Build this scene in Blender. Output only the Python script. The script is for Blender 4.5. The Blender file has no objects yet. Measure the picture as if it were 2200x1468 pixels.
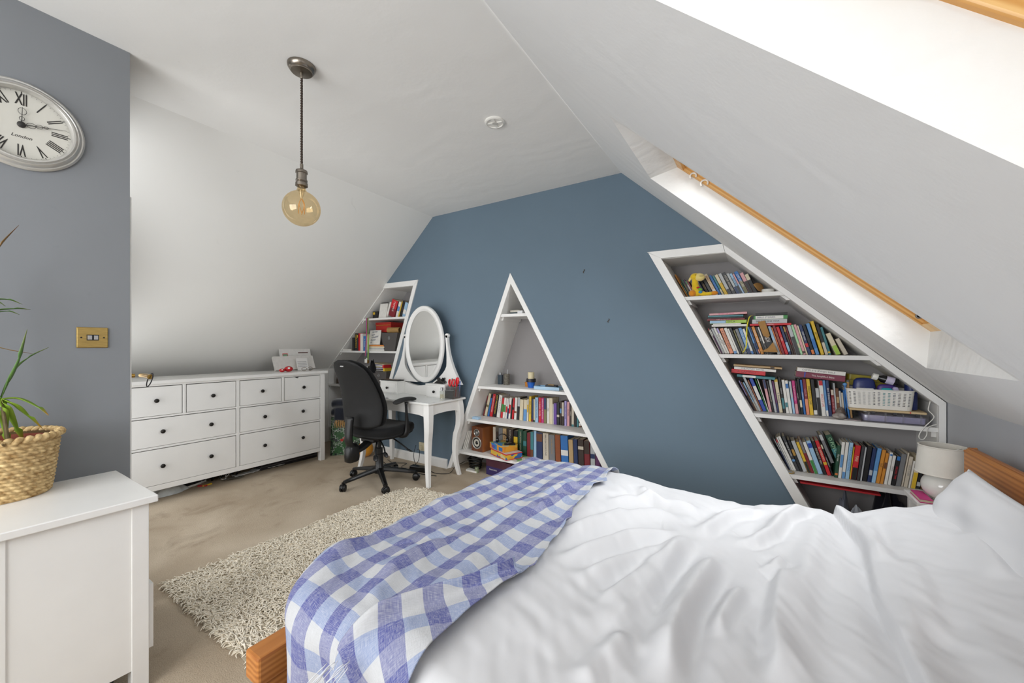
import bpy, bmesh, math, random
import numpy as np
from mathutils import Vector, Matrix
from mathutils.geometry import tessellate_polygon

scene = bpy.context.scene
COL = scene.collection
rnd = random.Random(7)

# ------------------------------------------------------------------ camera
F_PX, CX, CY, CAM_H = 842.0, 1100.0, 741.0, 1.2
YAW = math.atan(537 / 842.0)
cam_data = bpy.data.cameras.new('camera')
cam_data.sensor_width = 36.0
cam_data.lens = F_PX / 2200.0 * 36.0
cam_data.shift_y = (CY - 734.0) / 2200.0
cam_data.clip_start = 0.02
cam = bpy.data.objects.new('camera', cam_data)
COL.objects.link(cam)
cam.location = (0, 0, CAM_H)
cam.rotation_euler = (math.pi / 2, 0, YAW)
scene.camera = cam

# ------------------------------------------------------------------ sky, lights, exposure
world = bpy.data.worlds.new('overcast_sky')
scene.world = world
world.use_nodes = True
wn = world.node_tree.nodes
bg = wn['Background']
bg.inputs[0].default_value = (0.86, 0.93, 1.0, 1)
bg.inputs[1].default_value = 0.7


def area_light(name, loc, target, sx, sy, power, color):
    ld = bpy.data.lights.new(name, 'AREA')
    ld.shape = 'RECTANGLE'
    ld.size, ld.size_y = sx, sy
    ld.energy = power
    ld.color = color
    lo = bpy.data.objects.new(name, ld)
    COL.objects.link(lo)
    lo.location = loc
    d = Vector(target) - Vector(loc)
    lo.rotation_euler = d.to_track_quat('-Z', 'Y').to_euler()
    return lo


# daylight through the two roof windows (just outside their panes) and fill light through an unseen window added behind the camera
SKY = (0.95, 0.98, 1.0)
area_light('roof_window_daylight', (0.70, 1.99, 2.36), (-0.5, 1.99, 1.08), 1.2, 2.0, 76, SKY)
area_light('roof_window_daylight', (0.33, 0.37, 1.97), (-0.5, 0.37, 1.15), 0.66, 1.3, 3, SKY)
area_light('added_end_window_fill', (-1.3, -1.66, 1.4), (-1.3, 2.5, 1.25), 2.2, 1.5, 82, (0.97, 0.985, 1.0))
# added fill lights behind made-up door glass and a made-up side window
area_light('added_landing_fill', (-2.88, 0.36, 1.24), (-3.3, 3.0, 1.37), 0.72, 2.15, 16, (0.97, 0.985, 1.0))
area_light('added_landing_fill', (-3.72, 0.36, 0.70), (-3.75, 3.0, 0.85), 0.64, 1.15, 9, (0.97, 0.985, 1.0))

vs = scene.view_settings
vs.view_transform = 'Standard'
vs.look = 'None'
vs.gamma = 1.0
vs.exposure = 0.25
try:
    vs.use_curve_mapping = False
except Exception:
    pass
cy = scene.cycles
cy.max_bounces = 10
cy.diffuse_bounces = 6
cy.transparent_max_bounces = 16
cy.sample_clamp_indirect = 6.0
cy.caustics_reflective = False
cy.caustics_refractive = False
cy.use_denoising = True

# ------------------------------------------------------------------ survey: where a measured sight line meets a plane of the room
S_, C_ = math.sin(YAW), math.cos(YAW)


def sight(u, v):
    r = (u - CX) / F_PX
    return Vector((-S_ + r * C_, C_ + r * S_, (CY - v) / F_PX))


def at_x(u, v, x):
    d = sight(u, v)
    return Vector((0, 0, CAM_H)) + d * (x / d.x)


def at_y(u, v, y):
    d = sight(u, v)
    return Vector((0, 0, CAM_H)) + d * (y / d.y)


def at_z(u, v, z):
    d = sight(u, v)
    return Vector((0, 0, CAM_H)) + d * ((z - CAM_H) / d.z)


# ------------------------------------------------------------------ materials
def lin(h):
    h = h.lstrip('#')
    out = []
    for i in (0, 2, 4):
        c = int(h[i:i + 2], 16) / 255.0
        out.append(c / 12.92 if c <= 0.04045 else ((c + 0.055) / 1.055) ** 2.4)
    return (*out, 1.0)


_mats = {}


def nodes_of(name):
    m = bpy.data.materials.new(name)
    m.use_nodes = True
    nt = m.node_tree
    return m, nt, nt.nodes, nt.links, nt.nodes['Principled BSDF']


def mat(name, hexc, rough=0.55, metal=0.0, var=0.05, scale=30.0, bump=0.0, bscale=180.0, spec=0.5, stretch=None):
    """plain paint / plastic / metal: a slightly varied base colour and a fine relief"""
    if name in _mats:
        return _mats[name]
    m, nt, N, L, P = nodes_of(name)
    c = lin(hexc)
    tc = N.new('ShaderNodeTexCoord')
    mp = N.new('ShaderNodeMapping')
    if stretch:
        mp.inputs['Scale'].default_value = stretch
    L.new(tc.outputs['Object'], mp.inputs[0])
    nz = N.new('ShaderNodeTexNoise')
    nz.inputs['Scale'].default_value = scale
    nz.inputs['Detail'].default_value = 3
    L.new(mp.outputs[0], nz.inputs['Vector'])
    rp = N.new('ShaderNodeValToRGB')
    rp.color_ramp.elements[0].position = 0.3
    rp.color_ramp.elements[1].position = 0.7
    rp.color_ramp.elements[0].color = (*[max(0, x * (1 - var)) for x in c[:3]], 1)
    rp.color_ramp.elements[1].color = (*[min(1, x * (1 + var)) for x in c[:3]], 1)
    L.new(nz.outputs['Fac'], rp.inputs[0])
    L.new(rp.outputs[0], P.inputs['Base Color'])
    P.inputs['Roughness'].default_value = rough
    P.inputs['Metallic'].default_value = metal
    P.inputs['Specular IOR Level'].default_value = spec
    if bump:
        n2 = N.new('ShaderNodeTexNoise')
        n2.inputs['Scale'].default_value = bscale
        n2.inputs['Detail'].default_value = 4
        L.new(mp.outputs[0], n2.inputs['Vector'])
        b = N.new('ShaderNodeBump')
        b.inputs['Strength'].default_value = bump
        b.inputs['Distance'].default_value = 0.002
        L.new(n2.outputs['Fac'], b.inputs['Height'])
        L.new(b.outputs[0], P.inputs['Normal'])
    _mats[name] = m
    return m


def plaster(name, hexc, bump=0.35, scuff=0.03, swirl=3.0, rough=0.75):
    """painted plaster with trowel sweeps and a few scuffs"""
    if name in _mats:
        return _mats[name]
    m, nt, N, L, P = nodes_of(name)
    c = lin(hexc)
    tc = N.new('ShaderNodeTexCoord')
    n1 = N.new('ShaderNodeTexNoise')
    n1.inputs['Scale'].default_value = 1.7
    n1.inputs['Detail'].default_value = 6
    L.new(tc.outputs['Object'], n1.inputs['Vector'])
    rp = N.new('ShaderNodeValToRGB')
    rp.color_ramp.elements[0].position = 0.32
    rp.color_ramp.elements[1].position = 0.68
    rp.color_ramp.elements[0].color = (*[x * (1 - scuff) for x in c[:3]], 1)
    rp.color_ramp.elements[1].color = (*[min(1, x * (1 + scuff)) for x in c[:3]], 1)
    L.new(n1.outputs['Fac'], rp.inputs[0])
    # small sparse marks
    n3 = N.new('ShaderNodeTexNoise')
    n3.inputs['Scale'].default_value = 9.0
    n3.inputs['Detail'].default_value = 8
    n3.inputs['Distortion'].default_value = 1.5
    L.new(tc.outputs['Object'], n3.inputs['Vector'])
    r3 = N.new('ShaderNodeValToRGB')
    r3.color_ramp.elements[0].position = 0.70
    r3.color_ramp.elements[1].position = 0.80
    r3.color_ramp.elements[0].color = (0, 0, 0, 1)
    r3.color_ramp.elements[1].color = (0.25, 0.25, 0.25, 1)
    L.new(n3.outputs['Fac'], r3.inputs[0])
    mx = N.new('ShaderNodeMix')
    mx.data_type = 'RGBA'
    mx.inputs['B'].default_value = (*[x * 0.72 for x in c[:3]], 1)
    L.new(r3.outputs[0], mx.inputs['Factor'])
    L.new(rp.outputs[0], mx.inputs['A'])
    L.new(mx.outputs['Result'], P.inputs['Base Color'])
    P.inputs['Roughness'].default_value = rough
    P.inputs['Specular IOR Level'].default_value = 0.3
    w = N.new('ShaderNodeTexWave')
    w.wave_type = 'RINGS'
    w.inputs['Scale'].default_value = swirl
    w.inputs['Distortion'].default_value = 9.0
    w.inputs['Detail'].default_value = 3.0
    w.inputs['Detail Scale'].default_value = 1.2
    L.new(tc.outputs['Object'], w.inputs['Vector'])
    n2 = N.new('ShaderNodeTexNoise')
    n2.inputs['Scale'].default_value = 60
    n2.inputs['Detail'].default_value = 5
    L.new(tc.outputs['Object'], n2.inputs['Vector'])
    ad = N.new('ShaderNodeMath')
    ad.operation = 'MULTIPLY_ADD'
    ad.inputs[1].default_value = 0.6
    L.new(n2.outputs['Fac'], ad.inputs[0])
    L.new(w.outputs['Fac'], ad.inputs[2])
    b = N.new('ShaderNodeBump')
    b.inputs['Strength'].default_value = bump
    b.inputs['Distance'].default_value = 0.003
    L.new(ad.outputs[0], b.inputs['Height'])
    L.new(b.outputs[0], P.inputs['Normal'])
    _mats[name] = m
    return m


def wood(name, dark, light, axis='Y', scale=6.0, rough=0.45):
    if name in _mats:
        return _mats[name]
    m, nt, N, L, P = nodes_of(name)
    tc = N.new('ShaderNodeTexCoord')
    mp = N.new('ShaderNodeMapping')
    src = tc.outputs['Object']
    if axis == 'S':                     # along the roof slope
        m0 = N.new('ShaderNodeMapping')
        m0.inputs['Rotation'].default_value = (0, -0.752, 0)
        L.new(src, m0.inputs[0])
        src = m0.outputs[0]
        axis = 'X'
    s = {'X': (0.05, 1, 1), 'Y': (1, 0.05, 1), 'Z': (1, 1, 0.05)}[axis]
    mp.inputs['Scale'].default_value = s
    L.new(src, mp.inputs[0])
    nz = N.new('ShaderNodeTexNoise')
    nz.inputs['Scale'].default_value = scale * 4
    nz.inputs['Detail'].default_value = 5
    nz.inputs['Distortion'].default_value = 0.8
    L.new(mp.outputs[0], nz.inputs['Vector'])
    w = N.new('ShaderNodeTexWave')
    w.bands_direction = 'Z' if axis != 'Z' else 'X'
    w.inputs['Scale'].default_value = scale * 3
    w.inputs['Distortion'].default_value = 3
    w.inputs['Detail'].default_value = 2
    L.new(mp.outputs[0], w.inputs['Vector'])
    mx = N.new('ShaderNodeMath')
    mx.operation = 'MULTIPLY_ADD'
    mx.inputs[1].default_value = 0.45
    L.new(w.outputs['Fac'], mx.inputs[0])
    m2 = N.new('ShaderNodeMath')
    m2.operation = 'MULTIPLY'
    m2.inputs[1].default_value = 0.6
    L.new(nz.outputs['Fac'], m2.inputs[0])
    L.new(m2.outputs[0], mx.inputs[2])
    rp = N.new('ShaderNodeValToRGB')
    rp.color_ramp.elements[0].position = 0.2
    rp.color_ramp.elements[1].position = 0.75
    rp.color_ramp.elements[0].color = lin(dark)
    rp.color_ramp.elements[1].color = lin(light)
    L.new(mx.outputs[0], rp.inputs[0])
    L.new(rp.outputs[0], P.inputs['Base Color'])
    P.inputs['Roughness'].default_value = rough
    b = N.new('ShaderNodeBump')
    b.inputs['Strength'].default_value = 0.12
    b.inputs['Distance'].default_value = 0.001
    L.new(nz.outputs['Fac'], b.inputs['Height'])
    L.new(b.outputs[0], P.inputs['Normal'])
    _mats[name] = m
    return m


def cloth(name, hexc, bump=0.25, rough=0.9, scale=420.0, sheen=0.15, var=0.04):
    if name in _mats:
        return _mats[name]
    m = mat(name, hexc, rough, 0, var, 18, bump, scale, 0.25)
    m.node_tree.nodes['Principled BSDF'].inputs['Sheen Weight'].default_value = sheen
    return m


def clear(name, tint=(1, 1, 1, 1), gloss=0.12, rough=0.02, gcol=(1, 1, 1, 1)):
    """clear pane or thin-walled glass: see-through with a fresnel reflection"""
    if name in _mats:
        return _mats[name]
    m = bpy.data.materials.new(name)
    m.use_nodes = True
    nt = m.node_tree
    N, L = nt.nodes, nt.links
    N.clear()
    o = N.new('ShaderNodeOutputMaterial')
    t = N.new('ShaderNodeBsdfTransparent')
    t.inputs[0].default_value = tint
    g = N.new('ShaderNodeBsdfGlossy')
    g.inputs['Roughness'].default_value = rough
    g.inputs['Color'].default_value = gcol
    lw = N.new('ShaderNodeLayerWeight')
    lw.inputs['Blend'].default_value = 0.5
    pw = N.new('ShaderNodeMath')
    pw.operation = 'POWER'
    pw.inputs[1].default_value = 4.0
    L.new(lw.outputs['Facing'], pw.inputs[0])
    ma = N.new('ShaderNodeMath')
    ma.operation = 'MULTIPLY_ADD'
    ma.inputs[1].default_value = 0.75
    ma.inputs[2].default_value = 0.02 + gloss * 0.3
    L.new(pw.outputs[0], ma.inputs[0])
    mx = N.new('ShaderNodeMixShader')
    L.new(ma.outputs[0], mx.inputs[0])
    L.new(t.outputs[0], mx.inputs[1])
    L.new(g.outputs[0], mx.inputs[2])
    L.new(mx.outputs[0], o.inputs[0])
    _mats[name] = m
    return m


# ------------------------------------------------------------------ mesh helpers
class MB:
    """collects vertices and faces, then links them as ONE mesh object"""

    def __init__(self):
        self.v, self.f = [], []

    def add(self, verts, faces):
        o = len(self.v)
        self.v += [tuple(p) for p in verts]
        self.f += [tuple(i + o for i in fc) for fc in faces]
        return self

    def box(self, x0, x1, y0, y1, z0, z1, M=None):
        vs_ = [(x0, y0, z0), (x1, y0, z0), (x1, y1, z0), (x0, y1, z0), (x0, y0, z1), (x1, y0, z1), (x1, y1, z1), (x0, y1, z1)]
        if M is not None:
            vs_ = [M @ Vector(p) for p in vs_]
        return self.add(vs_, [(0, 3, 2, 1), (4, 5, 6, 7), (0, 1, 5, 4), (1, 2, 6, 5), (2, 3, 7, 6), (3, 0, 4, 7)])

    def prism(self, poly, a, b, axis='Y', M=None):
        """poly in the plane across axis (XZ for Y, XY for Z, YZ for X), pushed from a to b"""
        def pt(p, t):
            q = {'Y': (p[0], t, p[1]), 'Z': (p[0], p[1], t), 'X': (t, p[0], p[1])}[axis]
            return M @ Vector(q) if M is not None else q
        n = len(poly)
        vs_ = [pt(p, a) for p in poly] + [pt(p, b) for p in poly]
        tri = tessellate_polygon([[Vector((p[0], p[1], 0)) for p in poly]])
        fs = [tuple(t) for t in tri] + [tuple(i + n for i in reversed(t)) for t in tri]
        fs += [(i, (i + 1) % n, n + (i + 1) % n, n + i) for i in range(n)]
        return self.add(vs_, fs)

    def lathe(self, prof, seg=24, M=None, cap=True):
        """profile of (radius, z) turned about Z"""
        vs_, fs = [], []
        for r, z in prof:
            for k in range(seg):
                a = 2 * math.pi * k / seg
                p = Vector((r * math.cos(a), r * math.sin(a), z))
                vs_.append(M @ p if M is not None else p)
        for i in range(len(prof) - 1):
            for k in range(seg):
                k2 = (k + 1) % seg
                fs.append((i * seg + k, i * seg + k2, (i + 1) * seg + k2, (i + 1) * seg + k))
        if cap:
            if prof[0][0] > 1e-6:
                fs.append(tuple(reversed(range(seg))))
            if prof[-1][0] > 1e-6:
                fs.append(tuple((len(prof) - 1) * seg + k for k in range(seg)))
        return self.add(vs_, fs)

    def tube(self, pts, rad, seg=8, closed=False, cap=True):
        pts = [Vector(p) for p in pts]
        n = len(pts)
        rads = rad if isinstance(rad, (list, tuple)) else [rad] * n
        vs_, fs = [], []
        prev = None
        for i, p in enumerate(pts):
            a = pts[(i - 1) % n] if (closed or i > 0) else p
            b = pts[(i + 1) % n] if (closed or i < n - 1) else p
            t = (b - a).normalized() if (b - a).length > 1e-9 else Vector((0, 0, 1))
            if prev is None:
                up = Vector((0, 0, 1)) if abs(t.z) < 0.9 else Vector((1, 0, 0))
                x = t.cross(up).normalized()
            else:
                x = (prev - t * prev.dot(t))
                x = x.normalized() if x.length > 1e-6 else t.orthogonal().normalized()
            prev = x
            y = t.cross(x)
            for k in range(seg):
                an = 2 * math.pi * k / seg
                vs_.append(p + (x * math.cos(an) + y * math.sin(an)) * rads[i])
        m = n if closed else n - 1
        for i in range(m):
            j = (i + 1) % n
            for k in range(seg):
                k2 = (k + 1) % seg
                fs.append((i * seg + k, i * seg + k2, j * seg + k2, j * seg + k))
        if cap and not closed:
            fs.append(tuple(reversed(range(seg))))
            fs.append(tuple((n - 1) * seg + k for k in range(seg)))
        return self.add(vs_, fs)

    def loft(self, rings, cap=True):
        n = len(rings[0])
        vs_ = [p for r in rings for p in r]
        fs = []
        for i in range(len(rings) - 1):
            for k in range(n):
                k2 = (k + 1) % n
                fs.append((i * n + k, i * n + k2, (i + 1) * n + k2, (i + 1) * n + k))
        if cap:
            fs.append(tuple(reversed(range(n))))
            fs.append(tuple((len(rings) - 1) * n + k for k in range(n)))
        return self.add(vs_, fs)

    def grid(self, P, closed_u=False):
        """P[i][j] -> points"""
        a, b = len(P), len(P[0])
        vs_ = [p for row in P for p in row]
        fs = []
        for i in range(a - 1):
            for j in range(b - (0 if closed_u else 1)):
                j2 = (j + 1) % b
                fs.append((i * b + j, i * b + j2, (i + 1) * b + j2, (i + 1) * b + j))
        return self.add(vs_, fs)

    def build(self, name, material, parent=None, smooth=False, bevel=0.0, seg=2, angle=0.6, loc=None, rot=None):
        me = bpy.data.meshes.new(name)
        me.from_pydata([tuple(p) for p in self.v], [], self.f)
        me.update()
        return link(name, me, material, parent, smooth, bevel, seg, angle, loc, rot)


def link(name, me, material, parent=None, smooth=False, bevel=0.0, seg=2, angle=0.6, loc=None, rot=None):
    if material is not None and len(me.materials) == 0:
        me.materials.append(material)
    if smooth:
        me.polygons.foreach_set('use_smooth', [True] * len(me.polygons))
        if smooth != 'all':
            bm = bmesh.new()
            bm.from_mesh(me)
            for e in bm.edges:
                if len(e.link_faces) == 2 and e.calc_face_angle(0) > 0.7:
                    e.smooth = False
            bm.to_mesh(me)
            bm.free()
    o = bpy.data.objects.new(name, me)
    COL.objects.link(o)
    if parent is not None:
        o.parent = parent
    if loc is not None:
        o.location = loc
    if rot is not None:
        o.rotation_euler = rot
    if bevel:
        md = o.modifiers.new('bevel', 'BEVEL')
        md.width = bevel
        md.segments = seg
        md.limit_method = 'ANGLE'
        md.angle_limit = angle
        md.harden_normals = False
    return o


def tag(o, label=None, cat=None, group=None, kind=None):
    if label:
        o['label'] = label
    if cat:
        o['category'] = cat
    if group:
        o['group'] = group
    if kind:
        o['kind'] = kind
    return o


def thing(name, label, cat, loc=(0, 0, 0), rot=(0, 0, 0), group=None):
    o = bpy.data.objects.new(name, None)
    o.empty_display_size = 0.05
    COL.objects.link(o)
    o.location = loc
    o.rotation_euler = rot
    return tag(o, label, cat, group)


_letters = []


def text(name, s, size, M, material, parent=None, ext=0.0002, align='CENTER', shear=0.0, sx=1.0, bold=0.0):
    cu = bpy.data.curves.new(name, 'FONT')
    cu.body = s
    cu.size = size
    cu.align_x = align
    cu.align_y = 'CENTER'
    cu.extrude = ext
    cu.offset = bold
    cu.resolution_u = 2
    cu.shear = shear
    cu.materials.append(material)
    o = bpy.data.objects.new(name, cu)
    COL.objects.link(o)
    if parent is not None:
        o.parent = parent
    o.matrix_local = M @ Matrix.Diagonal((sx, 1, 1, 1))
    _letters.append(o)
    return o


def frame(origin, x, y):
    """matrix with the given x and y directions"""
    x, y = Vector(x).normalized(), Vector(y).normalized()
    z = x.cross(y)
    M = Matrix((x, y, z)).transposed().to_4x4()
    M.translation = Vector(origin)
    return M


def inset(poly, w):
    """inner polygon, each edge i (from point i to i+1) moved inwards by w[i]"""
    n = len(poly)
    area = sum(poly[i][0] * poly[(i + 1) % n][1] - poly[(i + 1) % n][0] * poly[i][1] for i in range(n))
    s = 1 if area > 0 else -1
    lines = []
    for i in range(n):
        a, b = Vector(poly[i]), Vector(poly[(i + 1) % n])
        d = (b - a).normalized()
        nrm = Vector((-d.y, d.x)) * s
        lines.append((a + nrm * w[i], d))
    out = []
    for i in range(n):
        p, d = lines[i - 1]
        q, e = lines[i]
        det = d.x * (-e.y) + e.x * d.y
        r = q - p
        t = (r.x * (-e.y) + e.x * r.y) / det
        out.append(tuple(p + d * t))
    return out


def span(poly, z):
    """where the horizontal at z crosses a convex polygon"""
    xs = []
    n = len(poly)
    for i in range(n):
        a, b = poly[i], poly[(i + 1) % n]
        if (a[1] - z) * (b[1] - z) < 0:
            xs.append(a[0] + (b[0] - a[0]) * (z - a[1]) / (b[1] - a[1]))
    return min(xs), max(xs)


def rounded(w, d, r, n=5):
    """rounded rectangle centred on 0"""
    out = []
    for cx_, cy_, a0 in ((w / 2 - r, d / 2 - r, 0), (-w / 2 + r, d / 2 - r, 90), (-w / 2 + r, -d / 2 + r, 180), (w / 2 - r, -d / 2 + r, 270)):
        for k in range(n):
            a = math.radians(a0 + 90 * k / (n - 1))
            out.append((cx_ + r * math.cos(a), cy_ + r * math.sin(a)))
    return out


def superring(w, d, z, n=28, e=2.6, cx_=0, cy_=0):
    out = []
    for k in range(n):
        a = 2 * math.pi * k / n
        c, s = math.cos(a), math.sin(a)
        out.append(Vector((cx_ + w / 2 * math.copysign(abs(c) ** (2 / e), c), cy_ + d / 2 * math.copysign(abs(s) ** (2 / e), s), z)))
    return out


def smooth_path(pts, n=8):
    """Catmull-Rom through the points"""
    P = [Vector(p) for p in pts]
    P = [P[0] * 2 - P[1]] + P + [P[-1] * 2 - P[-2]]
    out = []
    for i in range(1, len(P) - 2):
        for k in range(n):
            t = k / n
            a, b, c, d = P[i - 1], P[i], P[i + 1], P[i + 2]
            out.append(0.5 * ((2 * b) + (c - a) * t + (2 * a - 5 * b + 4 * c - d) * t * t + (3 * b - a - 3 * c + d) * t ** 3))
    out.append(P[-2])
    return out
# ================================================================== the room
YW = 2.87                      # blue end wall
XKR, ZKR = 0.794, 0.907        # knee wall under the roof windows
XKL, ZKL = -4.55, 0.905        # knee wall behind the long chest of drawers
RL, RR = (-2.766, 2.475), (-0.874, 2.468)   # where the slopes meet the flat ceiling (x, z at the blue wall)
YB = -1.6                      # wall behind the camera
TILT = 0.0108                  # the old ceiling falls a little towards the blue wall

M_white_wall = plaster('white_wall_paint', '#e8e7e3', 0.10, 0.012)
M_slope = plaster('white_slope_paint', '#e8e8e7', 0.28, 0.012, 2.2)
M_ceiling = plaster('white_ceiling_paint', '#e8e7e4', 0.24, 0.012, 2.6)
M_reveal = plaster('white_reveal_plaster', '#e6e5e2', 0.5, 0.02, 5.0)
M_blue = plaster('blue_wall_paint', '#647684', 0.14, 0.03, 2.0, 0.7)
M_grey = plaster('grey_wall_paint', '#828589', 0.10, 0.03, 2.0, 0.7)
M_white = mat('white_satin_paint', '#eae9e6', 0.42, 0, 0.015, 14, 0.05, 120)
M_board = mat('white_board_paint', '#e6e5e2', 0.5, 0, 0.02, 12, 0.08, 90)
M_knee = plaster('pale_grey_wall_paint', '#b4b6ba', 0.10, 0.03, 2.0, 0.7)
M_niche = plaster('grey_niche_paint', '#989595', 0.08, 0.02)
M_pine = wood('oiled_pine', '#a8631f', '#cf9146', 'Y', 5)
M_bedpine = wood('orange_pine', '#a4622a', '#c98645', 'Y', 6)
M_winpine = wood('lacquered_window_pine', '#c48a42', '#e6bd7c', 'S', 7, 0.35)
M_pane = clear('window_pane')

RC = [(-0.681, 1.855), (-0.208, 1.849), (0.794, 0.907), (0.794, 0.0), (0.305, 0.0)]
TRI = [(-1.845, 1.824), (-0.815, 0.0), (-2.57, 0.0)]
G_ = 0.006
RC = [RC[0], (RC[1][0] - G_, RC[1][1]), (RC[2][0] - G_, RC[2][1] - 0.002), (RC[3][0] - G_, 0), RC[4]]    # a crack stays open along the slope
LC = [(-3.458, 1.866), (-2.967, 1.863), (-3.662, 0.0), (-4.55, 0.0), (-4.55, 0.905)]

# carpet: worn beige pile with stains
def carpet():
    m, nt, N, L, P = nodes_of('worn_beige_carpet')
    tc = N.new('ShaderNodeTexCoord')
    n1 = N.new('ShaderNodeTexNoise'); n1.inputs['Scale'].default_value = 1.6; n1.inputs['Detail'].default_value = 6; n1.inputs['Distortion'].default_value = 0.6
    L.new(tc.outputs['Object'], n1.inputs['Vector'])
    r1 = N.new('ShaderNodeValToRGB')
    e = r1.color_ramp.elements
    e[0].position = 0.3; e[0].color = lin('#ad9c86')
    e[1].position = 0.66; e[1].color = lin('#cdbea9')
    L.new(n1.outputs['Fac'], r1.inputs[0])
    n2 = N.new('ShaderNodeTexNoise'); n2.inputs['Scale'].default_value = 3.6; n2.inputs['Detail'].default_value = 9; n2.inputs['Distortion'].default_value = 0.5; n2.inputs['Roughness'].default_value = 0.68
    L.new(tc.outputs['Object'], n2.inputs['Vector'])
    r2 = N.new('ShaderNodeValToRGB')
    e = r2.color_ramp.elements
    e[0].position = 0.54; e[0].color = (0, 0, 0, 1)
    e[1].position = 0.80; e[1].color = (0.62, 0.62, 0.62, 1)
    L.new(n2.outputs['Fac'], r2.inputs[0])
    mx = N.new('ShaderNodeMix'); mx.data_type = 'RGBA'
    mx.inputs['B'].default_value = lin('#7a6853')
    L.new(r2.outputs[0], mx.inputs['Factor']); L.new(r1.outputs[0], mx.inputs['A'])
    n3 = N.new('ShaderNodeTexNoise'); n3.inputs['Scale'].default_value = 260; n3.inputs['Detail'].default_value = 3
    L.new(tc.outputs['Object'], n3.inputs['Vector'])
    m3 = N.new('ShaderNodeMix'); m3.data_type = 'RGBA'; m3.blend_type = 'MULTIPLY'
    r3 = N.new('ShaderNodeValToRGB')
    e = r3.color_ramp.elements
    e[0].position = 0.3; e[0].color = (0.72, 0.72, 0.72, 1)
    e[1].position = 0.62; e[1].color = (1, 1, 1, 1)
    L.new(n3.outputs['Fac'], r3.inputs[0])
    m3.inputs['Factor'].default_value = 1.0
    L.new(mx.outputs['Result'], m3.inputs['A']); L.new(r3.outputs[0], m3.inputs['B'])
    L.new(m3.outputs['Result'], P.inputs['Base Color'])
    P.inputs['Roughness'].default_value = 0.95
    P.inputs['Specular IOR Level'].default_value = 0.1
    b = N.new('ShaderNodeBump'); b.inputs['Strength'].default_value = 0.6; b.inputs['Distance'].default_value = 0.004
    L.new(n3.outputs['Fac'], b.inputs['Height']); L.new(b.outputs[0], P.inputs['Normal'])
    return m


M_carpet = carpet()


def struct(name, mb, m, parent=None, **k):
    o = mb.build(name, m, parent, **k)
    if parent is None:
        o['kind'] = 'structure'
    return o


struct('floor', MB().box(XKL - 0.05, XKR + 0.05, YB - 0.05, 3.24, -0.06, 0.0), M_carpet)


def ceil_z(y):
    return RL[1] + TILT * (YW - y)


# flat ceiling (slightly out of level) and the slope over the long chest
yb, ye = YB, YW + 0.02
mb = MB()
T = 0.06
mb.add([(RL[0], yb, ceil_z(yb)), (RR[0], yb, ceil_z(yb) - 0.007), (RR[0], ye, RR[1]), (RL[0], ye, RL[1]),
        (RL[0], yb, ceil_z(yb) + T), (RR[0], yb, ceil_z(yb) + T), (RR[0], ye, RR[1] + T), (RL[0], ye, RL[1] + T)],
       [(0, 3, 2, 1), (4, 5, 6, 7), (0, 1, 5, 4), (1, 2, 6, 5), (2, 3, 7, 6), (3, 0, 4, 7)])
struct('ceiling', mb, M_ceiling)
mb = MB()
zb = ceil_z(yb)
mb.add([(XKL, yb, ZKL), (RL[0], yb, zb), (RL[0], ye, RL[1]), (XKL, ye, ZKL),
        (XKL - 0.05, yb, ZKL + 0.05), (RL[0] - 0.05, yb, zb + 0.05), (RL[0] - 0.05, ye, RL[1] + 0.05), (XKL - 0.05, ye, ZKL + 0.05)],
       [(0, 3, 2, 1), (4, 5, 6, 7), (0, 1, 5, 4), (1, 2, 6, 5), (2, 3, 7, 6), (3, 0, 4, 7)])
struct('ceiling_left_slope', mb, M_white_wall)
struct('wall_left', MB().box(XKL - 0.06, XKL, YB, 3.24, 0, ZKL), M_white_wall)
struct('wall_right', MB().box(XKR, XKR + 0.06, YB, 3.24, 0, ZKR + 0.02), M_knee)

# slope with the two roof windows; s runs down the slope from the ceiling, n is outwards
SD = Vector((XKR - RR[0], 0, ZKR - RR[1]))
SLEN = SD.length
SD.normalize()
SN = Vector((-SD.z, 0, SD.x))


def slope_pt(s, y, n=0.0):
    p = Vector((RR[0], 0, RR[1])) + SD * s + SN * n
    # the ridge line rises a little away from the blue wall
    return Vector((p.x, y, p.z + TILT * (YW - y) * max(0.0, 1 - s / SLEN) * 0.9))


S0, S1 = 0.452, 2.005 - 0.455 + 0.452
def s_of(x, z):
    return (Vector((x, 0, z)) - Vector((RR[0], 0, RR[1]))).dot(SD)


S0, S1 = s_of(-0.546, 2.160), s_of(0.588, 1.100)
WINS = [(1.632, 2.345), (0.01, 0.722)]     # y ranges
mb = MB()
ys = [YB, WINS[1][0], WINS[1][1], WINS[0][0], WINS[0][1], YW + 0.02]
for i in range(5):
    a, b = ys[i], ys[i + 1]
    for s0, s1 in ((0, S0), (S0, S1), (S1, SLEN)):
        if i in (1, 3) and (s0, s1) == (S0, S1):
            continue
        mb.add([slope_pt(s0, a), slope_pt(s0, b), slope_pt(s1, b), slope_pt(s1, a)], [(0, 1, 2, 3)])
o = struct('ceiling_right_slope', mb, M_slope)
bm = bmesh.new(); bm.from_mesh(o.data)
bmesh.ops.remove_doubles(bm, verts=bm.verts, dist=0.0005)
bm.to_mesh(o.data); bm.free()

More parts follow.
